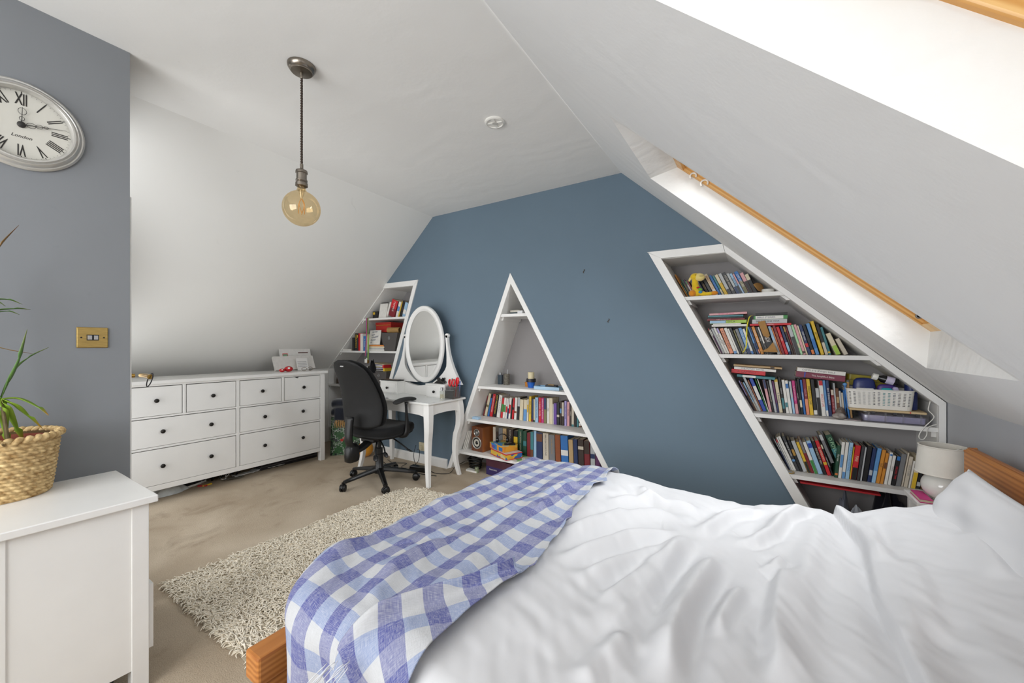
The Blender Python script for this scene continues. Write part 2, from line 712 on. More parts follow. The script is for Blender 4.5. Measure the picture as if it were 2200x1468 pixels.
# roof windows: splayed reveals (level head, plumb sill), pine frame, sash, pane
DEP = 0.125
for k, (y0, y1) in enumerate(WINS):
    w = thing('window_%d' % (k + 1), None, None)
    w['kind'] = 'structure'
    e0, e1 = S0 + 0.09, S1 - 0.10      # frame opening along the slope after the splay
    def q(name, pts, n_out):
        pts = [Vector(p) for p in pts]
        nv = Vector(n_out)
        m_ = MB().add(pts + [p + nv for p in pts], [(0, 1, 2, 3), (7, 6, 5, 4), (0, 4, 5, 1), (1, 5, 6, 2), (2, 6, 7, 3), (3, 7, 4, 0)])
        return m_.build(name, M_reveal, w)
    A, B_ = slope_pt(S0, y0), slope_pt(S0, y1)
    A1, B1 = slope_pt(e0, y0, DEP), slope_pt(e0, y1, DEP)
    D, E_ = slope_pt(S1, y0), slope_pt(S1, y1)
    D1, E1 = slope_pt(e1, y0, DEP), slope_pt(e1, y1, DEP)
    q('reveal', [A, B_, B1, A1], (0, 0, 0.02))
    q('reveal', [D, D1, E1, E_], (0.02, 0, 0))
    q('reveal', [B_, E_, E1, B1], (0, 0.02, 0))
    q('reveal', [A, A1, D1, D], (0, -0.02, 0))
    # frame bars of pine
    FW, FD = 0.055, 0.10
    def bar(name, s0, s1, ya, yb_, n0, n1):
        m_ = MB()
        P8 = [slope_pt(s, y, n) for n in (n0, n1) for (s, y) in ((s0, ya), (s1, ya), (s1, yb_), (s0, yb_))]
        m_.add(P8, [(0, 3, 2, 1), (4, 5, 6, 7), (0, 1, 5, 4), (1, 2, 6, 5), (2, 3, 7, 6), (3, 0, 4, 7)])
        return m_.build(name, M_winpine, w, bevel=0.004)
    n0 = DEP - 0.004
    bar('frame_rail', e0 - 0.03, e0 + FW - 0.014, y0 - 0.03, y1 + 0.03, n0, n0 + FD)
    bar('frame_rail', e1 - FW + 0.014, e1 + 0.03, y0 - 0.03, y1 + 0.03, n0, n0 + FD)
    bar('frame_stile', e0 + FW - 0.03, e1 - FW + 0.03, y1 - 0.012, y1 + 0.04, n0, n0 + FD)
    bar('frame_stile', e0 + FW - 0.03, e1 - FW + 0.03, y0 - 0.04, y0 + 0.012, n0, n0 + FD)
    bar('sash_stile', e0 + FW - 0.02, e1 - FW + 0.02, y1 - 0.06, y1 - 0.014, n0 + 0.035, n0 + 0.085)
    bar('sash_stile', e0 + FW - 0.02, e1 - FW + 0.02, y0 + 0.014, y0 + 0.06, n0 + 0.035, n0 + 0.085)
    bar('sash_rail', e0 + FW - 0.013, e0 + FW + 0.04, y0 + 0.06, y1 - 0.06, n0 + 0.035, n0 + 0.085)
    bar('sash_rail', e1 - FW - 0.04, e1 - FW + 0.013, y0 + 0.06, y1 - 0.06, n0 + 0.035, n0 + 0.085)
    m_ = MB()
    P8 = [slope_pt(s, y, n) for n in (n0 + 0.056, n0 + 0.060) for (s, y) in ((e0 + FW + 0.035, y0 + 0.055), (e1 - FW - 0.035, y0 + 0.055), (e1 - FW - 0.035, y1 - 0.055), (e0 + FW + 0.035, y1 - 0.055))]
    m_.add(P8, [(0, 3, 2, 1), (4, 5, 6, 7), (0, 1, 5, 4), (1, 2, 6, 5), (2, 3, 7, 6), (3, 0, 4, 7)])
    m_.build('pane', M_pane, w)
    if k == 0:
        # white plastic blind hooks and the sash screw on the far stile
        for s_h, r_h in ((S0 + 0.20, 0.016), (S0 + 0.275, 0.018)):
            pts = [slope_pt(s_h + r_h * math.cos(t), y1 - 0.020, DEP - 0.002 + r_h * math.sin(t)) for t in np.linspace(0.2, 4.6, 14)]
            MB().tube(pts, 0.0045, 8).build('blind_hook', mat('white_plastic', '#e8e6e0', 0.4), w, smooth=True)
        c0 = slope_pt(S1 - 0.17, y1 - 0.013, DEP + 0.02)
        MB().lathe([(0.0, -0.003), (0.012, -0.003), (0.013, 0.0), (0.012, 0.002), (0.008, 0.003), (0.007, -0.001), (0, -0.001)], 20,
                   Matrix.Translation(c0) @ Matrix.Rotation(math.pi / 2, 4, 'X')).build('sash_plug', mat('grey_plastic', '#777777', 0.5), w, smooth=True)

# blue end wall with the three cut-outs, in one sheet of board
wall_poly = [RL, RR, RC[1], RC[0], RC[4], TRI[1], TRI[0], TRI[2], LC[2], LC[1], LC[0]]
struct('crack_backing', MB().prism([(-0.25, 1.86), (-0.18, 1.86), (0.80, 0.93), (0.80, 0.02), (0.77, 0.02), (0.77, 0.89)], YW + 0.013, YW + 0.02), mat('crack_shade', '#4a4540', 0.9))  # dark strip behind the open crack: its shade is put into the colour
struct('wall_back', MB().prism(wall_poly, YW, YW + 0.02), M_blue)
struct('baseboard_back', MB().prism([(YW, 0), (YW - 0.016, 0), (YW - 0.016, 0.075), (YW - 0.008, 0.088), (YW, 0.09)], LC[2][0] + 0.02, TRI[2][0], axis='X'), M_white)
struct('baseboard_back', MB().prism([(YW, 0), (YW - 0.016, 0), (YW - 0.016, 0.075), (YW - 0.008, 0.088), (YW, 0.09)], TRI[1][0], RC[4][0], axis='X'), M_white)

# grey partition with the clock: ends in a doorway
XG, YG = -2.37, 0.556
DX_0, DX_1, DZ_1 = XG - 0.93, XG - 0.055, 2.38          # doorway, made this tall to pass the added fill light
mb = MB().box(XG - 0.05, XG, YB, YG, 0, 2.52)
mb.box(XKL, -4.05, YG - 0.05, YG, 0, 1.6).box(-3.39, DX_0, YG - 0.05, YG, 0, 2.52).box(-4.05, -3.39, YG - 0.05, YG, 0, 0.11).box(-4.05, -3.39, YG - 0.05, YG, 1.30, 2.3).box(DX_0, XG - 0.05, YG - 0.05, YG, DZ_1, 2.52)
struct('wall_partition', mb, M_grey)
struct('trim_1', MB().box(XG - 0.03, XG - 0.004, YG, YG + 0.007, 0, 1.86), M_white, bevel=0.003)
d = thing('door_1', None, None); d['kind'] = 'structure'  # glass and transom added to the door so fill light can pass
w4 = thing('window_4', None, None); w4['kind'] = 'structure'  # unseen side window, made up to let fill light onto the left slope
for (a, b, c, e) in ((-4.05, -4.00, 0.11, 1.30), (-3.44, -3.39, 0.11, 1.30), (-4.00, -3.44, 0.11, 0.16), (-4.00, -3.44, 1.25, 1.30)):
    MB().box(a, b, YG - 0.045, YG - 0.003, c, e).build('window_frame', M_white, w4, bevel=0.002)
MB().box(-4.005, -3.435, YG - 0.026, YG - 0.022, 0.155, 1.255).build('pane', M_pane, w4)
yd0, yd1 = YG - 0.038, YG - 0.002
MB().box(DX_0, DX_0 + 0.10, yd0, yd1, 0.01, DZ_1).build('stile', M_white, d, bevel=0.002)
MB().box(DX_1 - 0.10, DX_1, yd0, yd1, 0.01, DZ_1).build('stile', M_white, d, bevel=0.002)
for z0, z1 in ((0.01, 0.20), (1.84, 1.92), (DZ_1 - 0.06, DZ_1)):
    MB().box(DX_0 + 0.10, DX_1 - 0.10, yd0, yd1, z0, z1).build('door_rail', M_white, d, bevel=0.002)
MB().box(DX_0 + 0.095, DX_1 - 0.095, YG - 0.022, YG - 0.017, 0.195, 1.845).build('pane', M_pane, d)
MB().box(DX_0 + 0.095, DX_1 - 0.095, YG - 0.022, YG - 0.017, 1.915, DZ_1 - 0.055).build('pane', M_pane, d)
M_brass = mat('aged_brass', '#b08d4a', 0.28, 1.0, 0.12, 40)
hx = XG - 0.115
MB().lathe([(0.0, 0), (0.024, 0), (0.024, 0.006), (0.011, 0.009), (0.009, 0.045), (0, 0.045)], 20, Matrix.Translation((hx, YG - 0.002, 1.055)) @ Matrix.Rotation(-math.pi / 2, 4, 'X')).build('handle_rose', M_brass, d, smooth=True)
MB().tube([(hx, YG + 0.066, 1.055), (hx + 0.03, YG + 0.070, 1.055), (hx + 0.09, YG + 0.070, 1.053), (hx + 0.112, YG + 0.070, 1.052)], [0.010, 0.010, 0.011, 0.0115], 14).build('door_handle', M_brass, d, smooth=True)

# wall behind the camera: out of view, its broad window added to let fill light in
WB = (-2.4, -0.2, 0.65, 2.15)
mb = MB()
outer = [(XKL, 0), (XKR, 0), (XKR, ZKR), (RR[0], ceil_z(YB) - 0.007), (RL[0], ceil_z(YB)), (XKL, ZKL)]
x0, x1, z0, z1 = WB
mb.box(XKL, x0, YB - 0.02, YB, 0, 2.6).box(x1, XKR + 0.05, YB - 0.02, YB, 0, 2.6).box(x0, x1, YB - 0.02, YB, 0, z0).box(x0, x1, YB - 0.02, YB, z1, 2.6)
struct('wall_front', mb, M_white_wall)
w3 = thing('window_3', None, None); w3['kind'] = 'structure'  # unseen window, added for its fill light
for (a, b, c, e) in ((x0, x0 + 0.06, z0, z1), (x1 - 0.06, x1, z0, z1), (x0 + 0.06, x1 - 0.06, z0, z0 + 0.06), (x0 + 0.06, x1 - 0.06, z1 - 0.06, z1), (-1.33, -1.27, z0 + 0.06, z1 - 0.06)):
    MB().box(a, b, YB - 0.05, YB + 0.005, c, e).build('window_frame', M_white, w3, bevel=0.003)
MB().box(x0 + 0.05, x1 - 0.05, YB - 0.032, YB - 0.028, z0 + 0.05, z1 - 0.05).build('pane', M_pane, w3)

# ------------------------------------------------------------------ built-in shelves
DN = 0.34
BT = 0.018


def alcove(name, label, poly, trimw, shelves, trim_edges, thick=0.022):
    b = thing(name, label, 'bookcase')
    inner = inset(poly, trimw)
    n = len(poly)
    # face boards, mitred at the corners, a few millimetres proud of the wall
    for i in trim_edges:
        j = (i + 1) % n
        MB().prism([poly[i], poly[j], inner[j], inner[i]], YW - 0.009, YW + 0.012).build('face_board', M_white, b, bevel=0.002)
    # lining boards run back into the recess
    out2 = inset(inner, [-BT] * n)
    for i in range(n):
        j = (i + 1) % n
        if abs(inner[i][1] - inner[j][1]) < 0.02 and inner[i][1] < 0.1:
            continue
        MB().prism([out2[i], out2[j], inner[j], inner[i]], YW + 0.012, YW + DN).build('side_board', M_board, b)
    MB().prism(out2, YW + DN, YW + DN + 0.008).build('back_panel', M_niche, b)
    for z in shelves:
        xa, xb = span(inner, z - thick)
        xc, xd = span(inner, z)
        MB().prism([(xc + 0.001, z), (xd - 0.001, z), (xb - 0.001, z - thick), (xa + 0.001, z - thick)], YW + 0.002, YW + DN).build('shelf', M_board, b, bevel=0.0025)
        for s in (0, 1):
            x_ = xa if s == 0 else xb
            e = span(inner, z - thick - 0.03)[s]
            dx = 0.018 if s == 0 else -0.018
            MB().prism([(x_, z - thick), (x_ + dx, z - thick), (e + dx, z - thick - 0.03), (e, z - thick - 0.03)], YW + 0.03, YW + DN - 0.01).build('cleat', M_board, b)
    return inner


RCI = alcove('alcove_bookcase', 'white built-in bookcase of books under the roof slope, beside the bed lamp', RC,
             [0.052, 0.030, 0.026, 0.03, 0.052], [1.523, 1.138, 0.772, 0.424], [0, 1, 2, 4])
TRII = alcove('alcove_bookcase', 'white triangular built-in bookcase set into the middle of the blue wall', TRI,
              [0.040, 0.02, 0.040], [1.468, 0.820, 0.506, 0.190], [0, 2])
LCI = alcove('alcove_bookcase', 'white built-in corner bookcase behind the office chair and dressing table', LC,
             [0.050, 0.045, 0.03, 0.012, 0.008], [1.497, 1.129, 0.716, 0.20], [0, 1], 0.02)
# ================================================================== chests of drawers
M_lacq = mat('white_lacquer', '#e6e5e2', 0.33, 0, 0.012, 10)
M_knob = mat('black_bronze_knob', '#2c2a28', 0.35, 0.7, 0.1, 60)
M_dark = mat('shadow_gap_board', '#b9b8b4', 0.7)


def knob(mb, x, y, z, r=0.0155):
    mb.lathe([(0.0, 0.0), (0.007, 0.0), (0.006, 0.010), (0.0075, 0.014), (r, 0.019), (r * 0.98, 0.024), (r * 0.6, 0.029), (0, 0.030)], 16,
             Matrix.Translation((x, y, z)) @ Matrix.Rotation(math.pi / 2, 4, 'Y'))


XD = -3.848
Y0, Y1 = 0.835, 2.40
ch = thing('chest_of_drawers', 'long white eight-drawer chest under the plain white sloping wall', 'chest of drawers', (XD, Y0, 0))
HH, DD, WW = 0.93, 0.49, Y1 - Y0
MB().box(-DD - 0.005, 0.022, -0.018, WW + 0.022, HH - 0.026, HH).build('top', M_lacq, ch, bevel=0.003)
for y in (0.0, WW - 0.048):
    MB().box(-0.045, 0, y, y + 0.048, 0, HH - 0.026).build('leg', M_lacq, ch, bevel=0.002)
    MB().box(-DD, -DD + 0.045, y, y + 0.048, 0, HH - 0.026).build('leg', M_lacq, ch, bevel=0.002)
    MB().box(-DD + 0.045, -0.045, y + 0.006, y + 0.04, 0.10, HH - 0.026).build('side_panel', M_lacq, ch)
MB().box(-DD + 0.01, -DD + 0.016, 0.048, WW - 0.048, 0.10, HH - 0.026).build('back_panel', M_lacq, ch)
MB().box(-DD + 0.05, -0.05, 0.048, WW - 0.048, 0.095, 0.11).build('bottom_panel', M_lacq, ch)
# rails between the drawers
for z0, z1 in ((0.888, HH - 0.026), (0.648, 0.662), (0.414, 0.430), (0.098, 0.138)):
    MB().box(-0.022, -0.002, 0.048, WW - 0.048, z0, z1).build('rail', M_lacq, ch, bevel=0.0015)
yc = 1.596 - Y0
MB().box(-0.022, -0.0015, yc - 0.012, yc + 0.012, 0.138, 0.888).build('divider', M_lacq, ch, bevel=0.0015)
for y in (1.220 - Y0, 1.978 - Y0):
    MB().box(-0.022, -0.0015, y - 0.010, y + 0.010, 0.662, 0.888).build('divider', M_lacq, ch, bevel=0.0015)
MB().box(-0.05, -0.026, 0.048, WW - 0.048, 0.12, 0.90).build('backing', mat('gap_shade', '#4a4946', 0.8), ch)  # dark sheet added behind the drawers: gap shade put into its colour
G = 0.0055
for ya, yb_, z0, z1, ks in (
        (0.048, 1.210 - Y0, 0.662, 0.888, 1), (1.230 - Y0, yc - 0.012, 0.662, 0.888, 1), (yc + 0.012, 1.968 - Y0, 0.662, 0.888, 1), (1.988 - Y0, WW - 0.048, 0.662, 0.888, 1),
        (0.048, yc - 0.012, 0.430, 0.648, 2), (yc + 0.012, WW - 0.048, 0.430, 0.648, 2),
        (0.048, yc - 0.012, 0.138, 0.414, 2), (yc + 0.012, WW - 0.048, 0.138, 0.414, 2)):
    notch = z0 > 0.6 and ya > 1.1
    a, b, c, e = ya + G, yb_ - G, z0 + G * 0.5, z1 - G
    if notch:
        m_ = a + (b - a) * 0.32
        poly = [(a, c), (b, c), (b, e), (m_ + 0.028, e), (m_ + 0.014, e - 0.014), (m_, e - 0.010), (m_ - 0.018, e), (a, e)]
        dr = MB().prism(poly, -0.022, -0.003, axis='X').build('drawer', M_lacq, ch)
    else:
        dr = MB().box(-0.022, -0.003, a, b, c, e).build('drawer', M_lacq, ch, bevel=0.0012)
    kys = [(a + b) / 2] if ks == 1 else [a + 0.195, b - 0.185]
    for y in kys:
        kb = MB(); knob(kb, -0.003, y, (c + e) / 2 + 0.005)
        kb.build('knob', M_knob, dr, smooth=True)

# near chest: top, frame, panelled side facing the bed, drawers facing the doorway
XN, YN, HN = -1.79, 0.494, 0.673
nc = thing('chest_of_drawers', 'low white chest carrying the woven plant basket, under the wall clock', 'chest of drawers', (XN, YN, 0))
LX, LY = -0.497, 0.385     # reaches back (in -x) nearly to the partition, LY deep in -y
MB().box(LX, 0.0, -LY, 0.0, HN - 0.024, HN).build('top', M_lacq, nc, bevel=0.003)
ox, oy = -0.020, -0.020
for x in (ox - 0.045, LX + 0.02):
    for y in (oy - 0.045, -LY + 0.012):
        MB().box(x, x + 0.045, y, y + 0.045, 0, HN - 0.028).build('leg', M_lacq, nc, bevel=0.002)
MB().box(ox - 0.024, ox - 0.004, -LY + 0.057, oy - 0.045, 0.085, HN - 0.028).build('side_panel', M_lacq, nc)
MB().box(LX + 0.025, LX + 0.045, -LY + 0.057, oy - 0.045, 0.085, HN - 0.028).build('side_panel', M_lacq, nc)
MB().box(LX + 0.065, ox - 0.045, -LY + 0.012, -LY + 0.022, 0.085, HN - 0.028).build('back_panel', M_lacq, nc)
MB().box(LX + 0.065, ox - 0.045, -LY + 0.022, oy - 0.03, 0.10, 0.115).build('bottom_panel', M_lacq, nc)
for z0, z1, pull in ((0.375, 0.60, 0.0), (0.13, 0.355, 0.012)):
    dr = MB().box(LX + 0.068, ox - 0.012 + (0 if pull == 0 else 0.0), oy - 0.02 + pull, oy - 0.001 + pull + 0.004, z0, z1).build('drawer', M_lacq, nc, bevel=0.0015)
    for x in (LX + 0.17, -0.17):
        kb = MB()
        kb.lathe([(0.0, 0.0), (0.007, 0.0), (0.006, 0.010), (0.0075, 0.014), (0.0155, 0.019), (0.015, 0.024), (0.009, 0.029), (0, 0.030)], 16,
                 Matrix.Translation((x, oy + 0.003 + pull, (z0 + z1) / 2)) @ Matrix.Rotation(-math.pi / 2, 4, 'X'))
        kb.build('knob', M_knob, dr, smooth=True)
# grey bag pushed under it
M_bag = mat('grey_nylon', '#4c5154', 0.4, 0, 0.2, 6, 0.3, 30)
rings = []
for i in range(9):
    t = i / 8
    w = 0.30 * (1 - 0.25 * t) * (0.8 + 0.2 * math.sin(math.pi * min(1, t * 1.4 + 0.1)))
    d_ = 0.24 * (1 - 0.35 * t)
    rings.append([p + Vector((0.008 * math.sin(7 * p.x * 20 + i), 0.008 * math.cos(5 * p.y * 30 + i * 2), 0)) for p in superring(w, d_, 0.002 + 0.085 * t, 28, 3.2)])
bagt = thing('nylon_bag', 'grey nylon bag pushed under the low white chest', 'bag', (XN - 0.22, YN - 0.20, 0), (0, 0, 0.2))
MB().loft(rings).build('body', M_bag, bagt, smooth='all')
MB().tube(smooth_path([(0.11, -0.04, 0.03), (0.165, -0.03, 0.02), (0.17, 0.05, 0.025), (0.12, 0.07, 0.05)], 6), 0.008, 8).build('strap', mat('black_webbing', '#1c1c1e', 0.7), bagt, smooth=True)

# ------------------------------------------------------------------ plant in a seagrass basket
def wicker():
    m, nt, N, L, P = nodes_of('seagrass_weave')
    tc = N.new('ShaderNodeTexCoord')
    nz = N.new('ShaderNodeTexNoise'); nz.inputs['Scale'].default_value = 55; nz.inputs['Detail'].default_value = 4
    L.new(tc.outputs['Object'], nz.inputs['Vector'])
    r = N.new('ShaderNodeValToRGB')
    e = r.color_ramp.elements
    e[0].position = 0.28; e[0].color = lin('#94703c')
    e[1].position = 0.72; e[1].color = lin('#ecd09a')
    L.new(nz.outputs['Fac'], r.inputs[0])
    L.new(r.outputs[0], P.inputs['Base Color'])
    P.inputs['Roughness'].default_value = 0.75
    return m


M_wick = wicker()
bx, by = -2.223, 0.19
BH = 0.214
bs = thing('plant_basket', 'woven seagrass basket planter standing on the low white chest', 'basket', (bx, by, HN + 0.001))


def rb(t):
    return 0.115 + 0.024 * t ** 0.8


# every row of the weave is a course of plump twisted strands
NS, NR = 260, 15
P = []
VR = NR * 6
for i in range(VR + 1):
    t = i / VR
    row, fr = divmod(t * NR, 1.0)
    ring = []
    for k in range(NS):
        a = 2 * math.pi * k / NS
        ph = (a / (2 * math.pi) * 36 + 0.5 * (int(row) % 2))
        twist = (ph + (fr - 0.5) * 0.55) % 1.0
        bump_ = math.sqrt(max(0.0, math.sin(math.pi * twist))) * max(0.0, math.sin(math.pi * min(1, max(0, fr)))) ** 0.6
        r_ = rb(t) + 0.0075 * bump_ - 0.0035
        ring.append((r_ * math.cos(a), r_ * math.sin(a), t * (BH - 0.012)))
    P.append(ring)
MB().grid(P, True).build('woven_side', M_wick, bs, smooth='all')
pts = []
for k in range(220):
    a = 2 * math.pi * k / 220
    rr = rb(1) + 0.001
    ph = a * 38
    pts.append((rr * math.cos(a) + 0.004 * math.cos(ph) * math.cos(a), rr * math.sin(a) + 0.004 * math.cos(ph) * math.sin(a), BH - 0.008 + 0.004 * math.sin(ph)))
MB().tube(pts, 0.0095, 8, closed=True).build('braided_rim', M_wick, bs, smooth='all')
MB().lathe([(rb(0.0) - 0.006, 0.0), (rb(1) - 0.010, BH - 0.012)], 40, cap=False).build('inner_lining', mat('basket_lining', '#5b4527', 0.9), bs)
MB().lathe([(0, 0.0), (rb(0), 0.0), (rb(0), 0.004), (0, 0.004)], 40).build('base', M_wick, bs)
pl = thing('yucca_plant', 'green long-leaved plant in a terracotta pot inside the woven basket', 'plant', (bx, by, HN + 0.008))
MB().lathe([(0, 0.004), (0.092, 0.004), (0.115, 0.160), (0.119, 0.175), (0.119, 0.188), (0.109, 0.188), (0.106, 0.170), (0, 0.168)], 40).build('pot', mat('terracotta', '#8a4330', 0.8, 0, 0.08, 30), pl, smooth=True)
MB().lathe([(0, 0.172), (0.105, 0.171)], 30, cap=False).build('soil', mat('potting_soil', '#3b2c20', 0.95, 0, 0.3, 60, 0.6, 80), pl)


def leaf_material(name, c0, c1, tip):
    m, nt, N, L, P = nodes_of(name)
    uv = N.new('ShaderNodeUVMap')
    sp = N.new('ShaderNodeSeparateXYZ')
    L.new(uv.outputs[0], sp.inputs[0])
    r = N.new('ShaderNodeValToRGB')
    e = r.color_ramp.elements
    e[0].position = 0.0; e[0].color = lin(c0)
    e[1].position = 0.72; e[1].color = lin(c1)
    x = r.color_ramp.elements.new(0.93); x.color = lin(tip)
    L.new(sp.outputs['X'], r.inputs[0])
    L.new(r.outputs[0], P.inputs['Base Color'])
    P.inputs['Roughness'].default_value = 0.42
    P.inputs['Subsurface Weight'].default_value = 0.0
    return m


M_leafa = leaf_material('fresh_green_leaf', '#93b23c', '#86ac3a', '#c79a3c')
M_leafb = leaf_material('dark_green_leaf', '#5d8236', '#4b7036', '#66733a')
M_leafc = leaf_material('dry_brown_leaf', '#7b7a38', '#8a6a3a', '#6b4a2c')


def leaf(path, width, m, fold=0.25):
    pts = smooth_path(path, 6)
    n = len(pts)
    P, U = [], []
    for i, p in enumerate(pts):
        t = i / (n - 1)
        w = width * (0.35 + 0.65 * math.sin(math.pi * min(1, t * 1.25 + 0.12)) if t < 0.7 else 0.0)
        if t >= 0.7:
            w = width * 0.98 * max(0.0, 1 - (t - 0.7) / 0.3) ** 0.9
        w = max(w, 0.0006)
        tg = (pts[min(i + 1, n - 1)] - pts[max(i - 1, 0)]).normalized()
        side = tg.cross(Vector((0, 0, 1)))
        side = side.normalized() if side.length > 1e-4 else Vector((1, 0, 0))
        up = side.cross(tg)
        P.append([p - side * w / 2 + up * w * fold, p, p + side * w / 2 + up * w * fold, p + Vector((0, 0, 0.0006)) - up * 0.0004])
        U.append(t)
    mb = MB().grid([r[:3] for r in P])
    o = mb.build('leaf', m, pl, smooth='all')
    uvl = o.data.uv_layers.new(name='UVMap')
    for lp in o.data.loops:
        uvl.data[lp.index].uv = (U[lp.vertex_index // 3], (lp.vertex_index % 3) / 2)
    md = o.modifiers.new('thickness', 'SOLIDIFY'); md.thickness = 0.0008
    return o


def PX(u, v, d=0.0):
    """a point of the plant's own upright plane across the room (in its local coordinates), d further from the basket's axis"""
    p = at_x(u, v, bx + d)
    return p - Vector((bx, by, HN + 0.008))


st = Vector((0.0, 0.0, 0.215))
M_stem = mat('brown_plant_stem', '#6d6142', 0.8, 0, 0.2, 40)
MB().tube(smooth_path([PX(-24, 945), PX(-32, 860), PX(-46, 770), PX(-55, 690)], 5), [0.013] * 6 + [0.011] * 5 + [0.010] * 5, 10).build('stem', M_stem, pl, smooth='all')
MB().tube([PX(16, 945), PX(10, 905), PX(3, 860)], [0.006, 0.005, 0.004], 8).build('stem', M_stem, pl, smooth=True)
c1 = PX(2, 858)
for path, w, m in (
        ([c1, PX(20, 820), PX(42, 770, 0.03), PX(58, 708, 0.05)], 0.014, M_leafb),
        ([c1, PX(28, 802), PX(60, 770, 0.02), PX(105, 746, 0.02)], 0.017, M_leafb),
        ([c1, PX(40, 858), PX(80, 875, 0.02), PX(105, 893, 0.04)], 0.020, M_leafa),
        ([c1, PX(30, 872), PX(60, 895, -0.03), PX(92, 922, -0.05)], 0.023, M_leafa),
        ([c1, PX(15, 880), PX(35, 920, -0.05), PX(52, 952, -0.09)], 0.022, M_leafa),
        ([c1, PX(8, 890), PX(12, 930, -0.06), PX(20, 965, -0.10)], 0.022, M_leafa),
        ([c1, PX(-20, 840), PX(-60, 800), PX(-110, 790)], 0.022, M_leafb),
        ([c1, PX(-20, 880), PX(-60, 900), PX(-100, 940)], 0.022, M_leafa)):
    leaf(path, w, m)
c2 = PX(-55, 690)
for path, w, m in (
        ([c2, PX(-20, 650), PX(15, 644), PX(48, 654)], 0.018, M_leafb),
        ([c2, PX(-15, 670), PX(30, 664), PX(66, 665)], 0.020, M_leafb),
        ([c2, PX(-20, 676), PX(15, 669), PX(42, 676)], 0.015, M_leafb),
        ([c2, PX(-30, 655), PX(-8, 648), PX(12, 658)], 0.013, M_leafb),
        ([c2, PX(-30, 735), PX(20, 752), PX(70, 760)], 0.010, M_leafc),
        ([c2, PX(-45, 600), PX(0, 530), PX(40, 484)], 0.020, M_leafc),
        ([c2, PX(-90, 650), PX(-140, 640), PX(-190, 670)], 0.020, M_leafb),
        ([c2, PX(-70, 630), PX(-90, 580), PX(-120, 540)], 0.018, M_leafb)):
    leaf(path, w, m)

# ------------------------------------------------------------------ wall clock
ck_c = Vector((XG, 0.252, 2.033))
M_clk = mat('silver_clock_rim', '#c9c7c2', 0.28, 0.55, 0.02)
M_face = mat('cream_clock_face', '#cfcdc4', 0.5, 0, 0.01)
M_ink = mat('black_print', '#24211f', 0.5)
ck = thing('wall_clock', 'round silver-rimmed wall clock with roman numerals on the grey partition', 'clock', ck_c)
MY = Matrix.Rotation(math.pi / 2, 4, 'Y')       # lathe axis -> +x
R_ = 0.166
MB().lathe([(0.128, 0.0), (R_, 0.0), (R_, 0.008), (R_ - 0.006, 0.014), (R_ - 0.010, 0.013), (R_ - 0.014, 0.022), (R_ - 0.020, 0.027), (R_ - 0.024, 0.024),
            (R_ - 0.029, 0.031), (R_ - 0.034, 0.031), (R_ - 0.039, 0.024), (R_ - 0.040, 0.010), (0.126, 0.008)], 96, MY, cap=False).build('rim', M_clk, ck, smooth=True)
MB().lathe([(0.0, 0.001), (0.130, 0.001), (0.130, 0.006), (0.0, 0.006)], 64, MY).build('dial', M_face, ck)


def on_dial(r, ang, out=0.0065):      # angle clockwise from 12 seen from the room (+x side); +y is to the right
    return Vector((out, r * math.sin(ang), r * math.cos(ang)))


for h_, s in enumerate(['XII', 'I', 'II', 'III', 'IIII', 'V', 'VI', 'VII', 'VIII', 'IX', 'X', 'XI']):
    a = math.radians(30 * h_)
    upv = on_dial(1, a, 0)
    t_ = text('numeral', s, 0.060, frame(on_dial(0.094, a), Vector((0, math.cos(a), -math.sin(a))), upv), M_ink, ck, 0.0003, sx=0.42, bold=0.0012)
mb = MB()
for k in range(60):
    a = math.radians(6 * k)
    c0 = on_dial(0.1215, a); u_ = on_dial(1, a, 0); w_ = Vector((0, math.cos(a), -math.sin(a)))
    l_, t_ = (0.0035, 0.0012) if k % 5 == 0 else (0.002, 0.0004)
    mb.add([c0 - u_ * l_ - w_ * t_, c0 - u_ * l_ + w_ * t_, c0 + u_ * l_ + w_ * t_, c0 + u_ * l_ - w_ * t_], [(0, 1, 2, 3)])
tk = mb.build('minute_track', M_ink, ck); tk['kind'] = 'stuff'
text('dial_script', 'London', 0.0165, frame((0.0065, 0.0, -0.044), (0, 1, 0), (0, 0, 1)), M_ink, ck, 0.0002, shear=0.35)


def hand(name, ang, ln, loops):
    u_ = on_dial(1, ang, 0); w_ = Vector((0, math.cos(ang), -math.sin(ang)))
    mb = MB()
    mb.tube([Vector((0.012, 0, 0)) - u_ * 0.0, Vector((0.012, 0, 0)) + u_ * ln], [0.0014, 0.0006], 6)
    for r0, rad in loops:
        pts = [Vector((0.012, 0, 0)) + u_ * (r0 + rad * math.cos(t)) + w_ * rad * 0.8 * math.sin(t) for t in np.linspace(0, 2 * math.pi, 14)[:-1]]
        mb.tube(pts, 0.0008, 5, closed=True)
    return mb.build(name, M_ink, ck, smooth=True)


hand('hour_hand', math.radians(2), 0.066, [(0.022, 0.008), (0.05, 0.013)])
hand('minute_hand', math.radians(77), 0.118, [(0.024, 0.012), (0.045, 0.009), (0.062, 0.006)])
MB().lathe([(0, 0.006), (0.011, 0.006), (0.011, 0.013), (0.007, 0.016), (0, 0.0165)], 20, MY).build('hub', M_ink, ck, smooth=True)

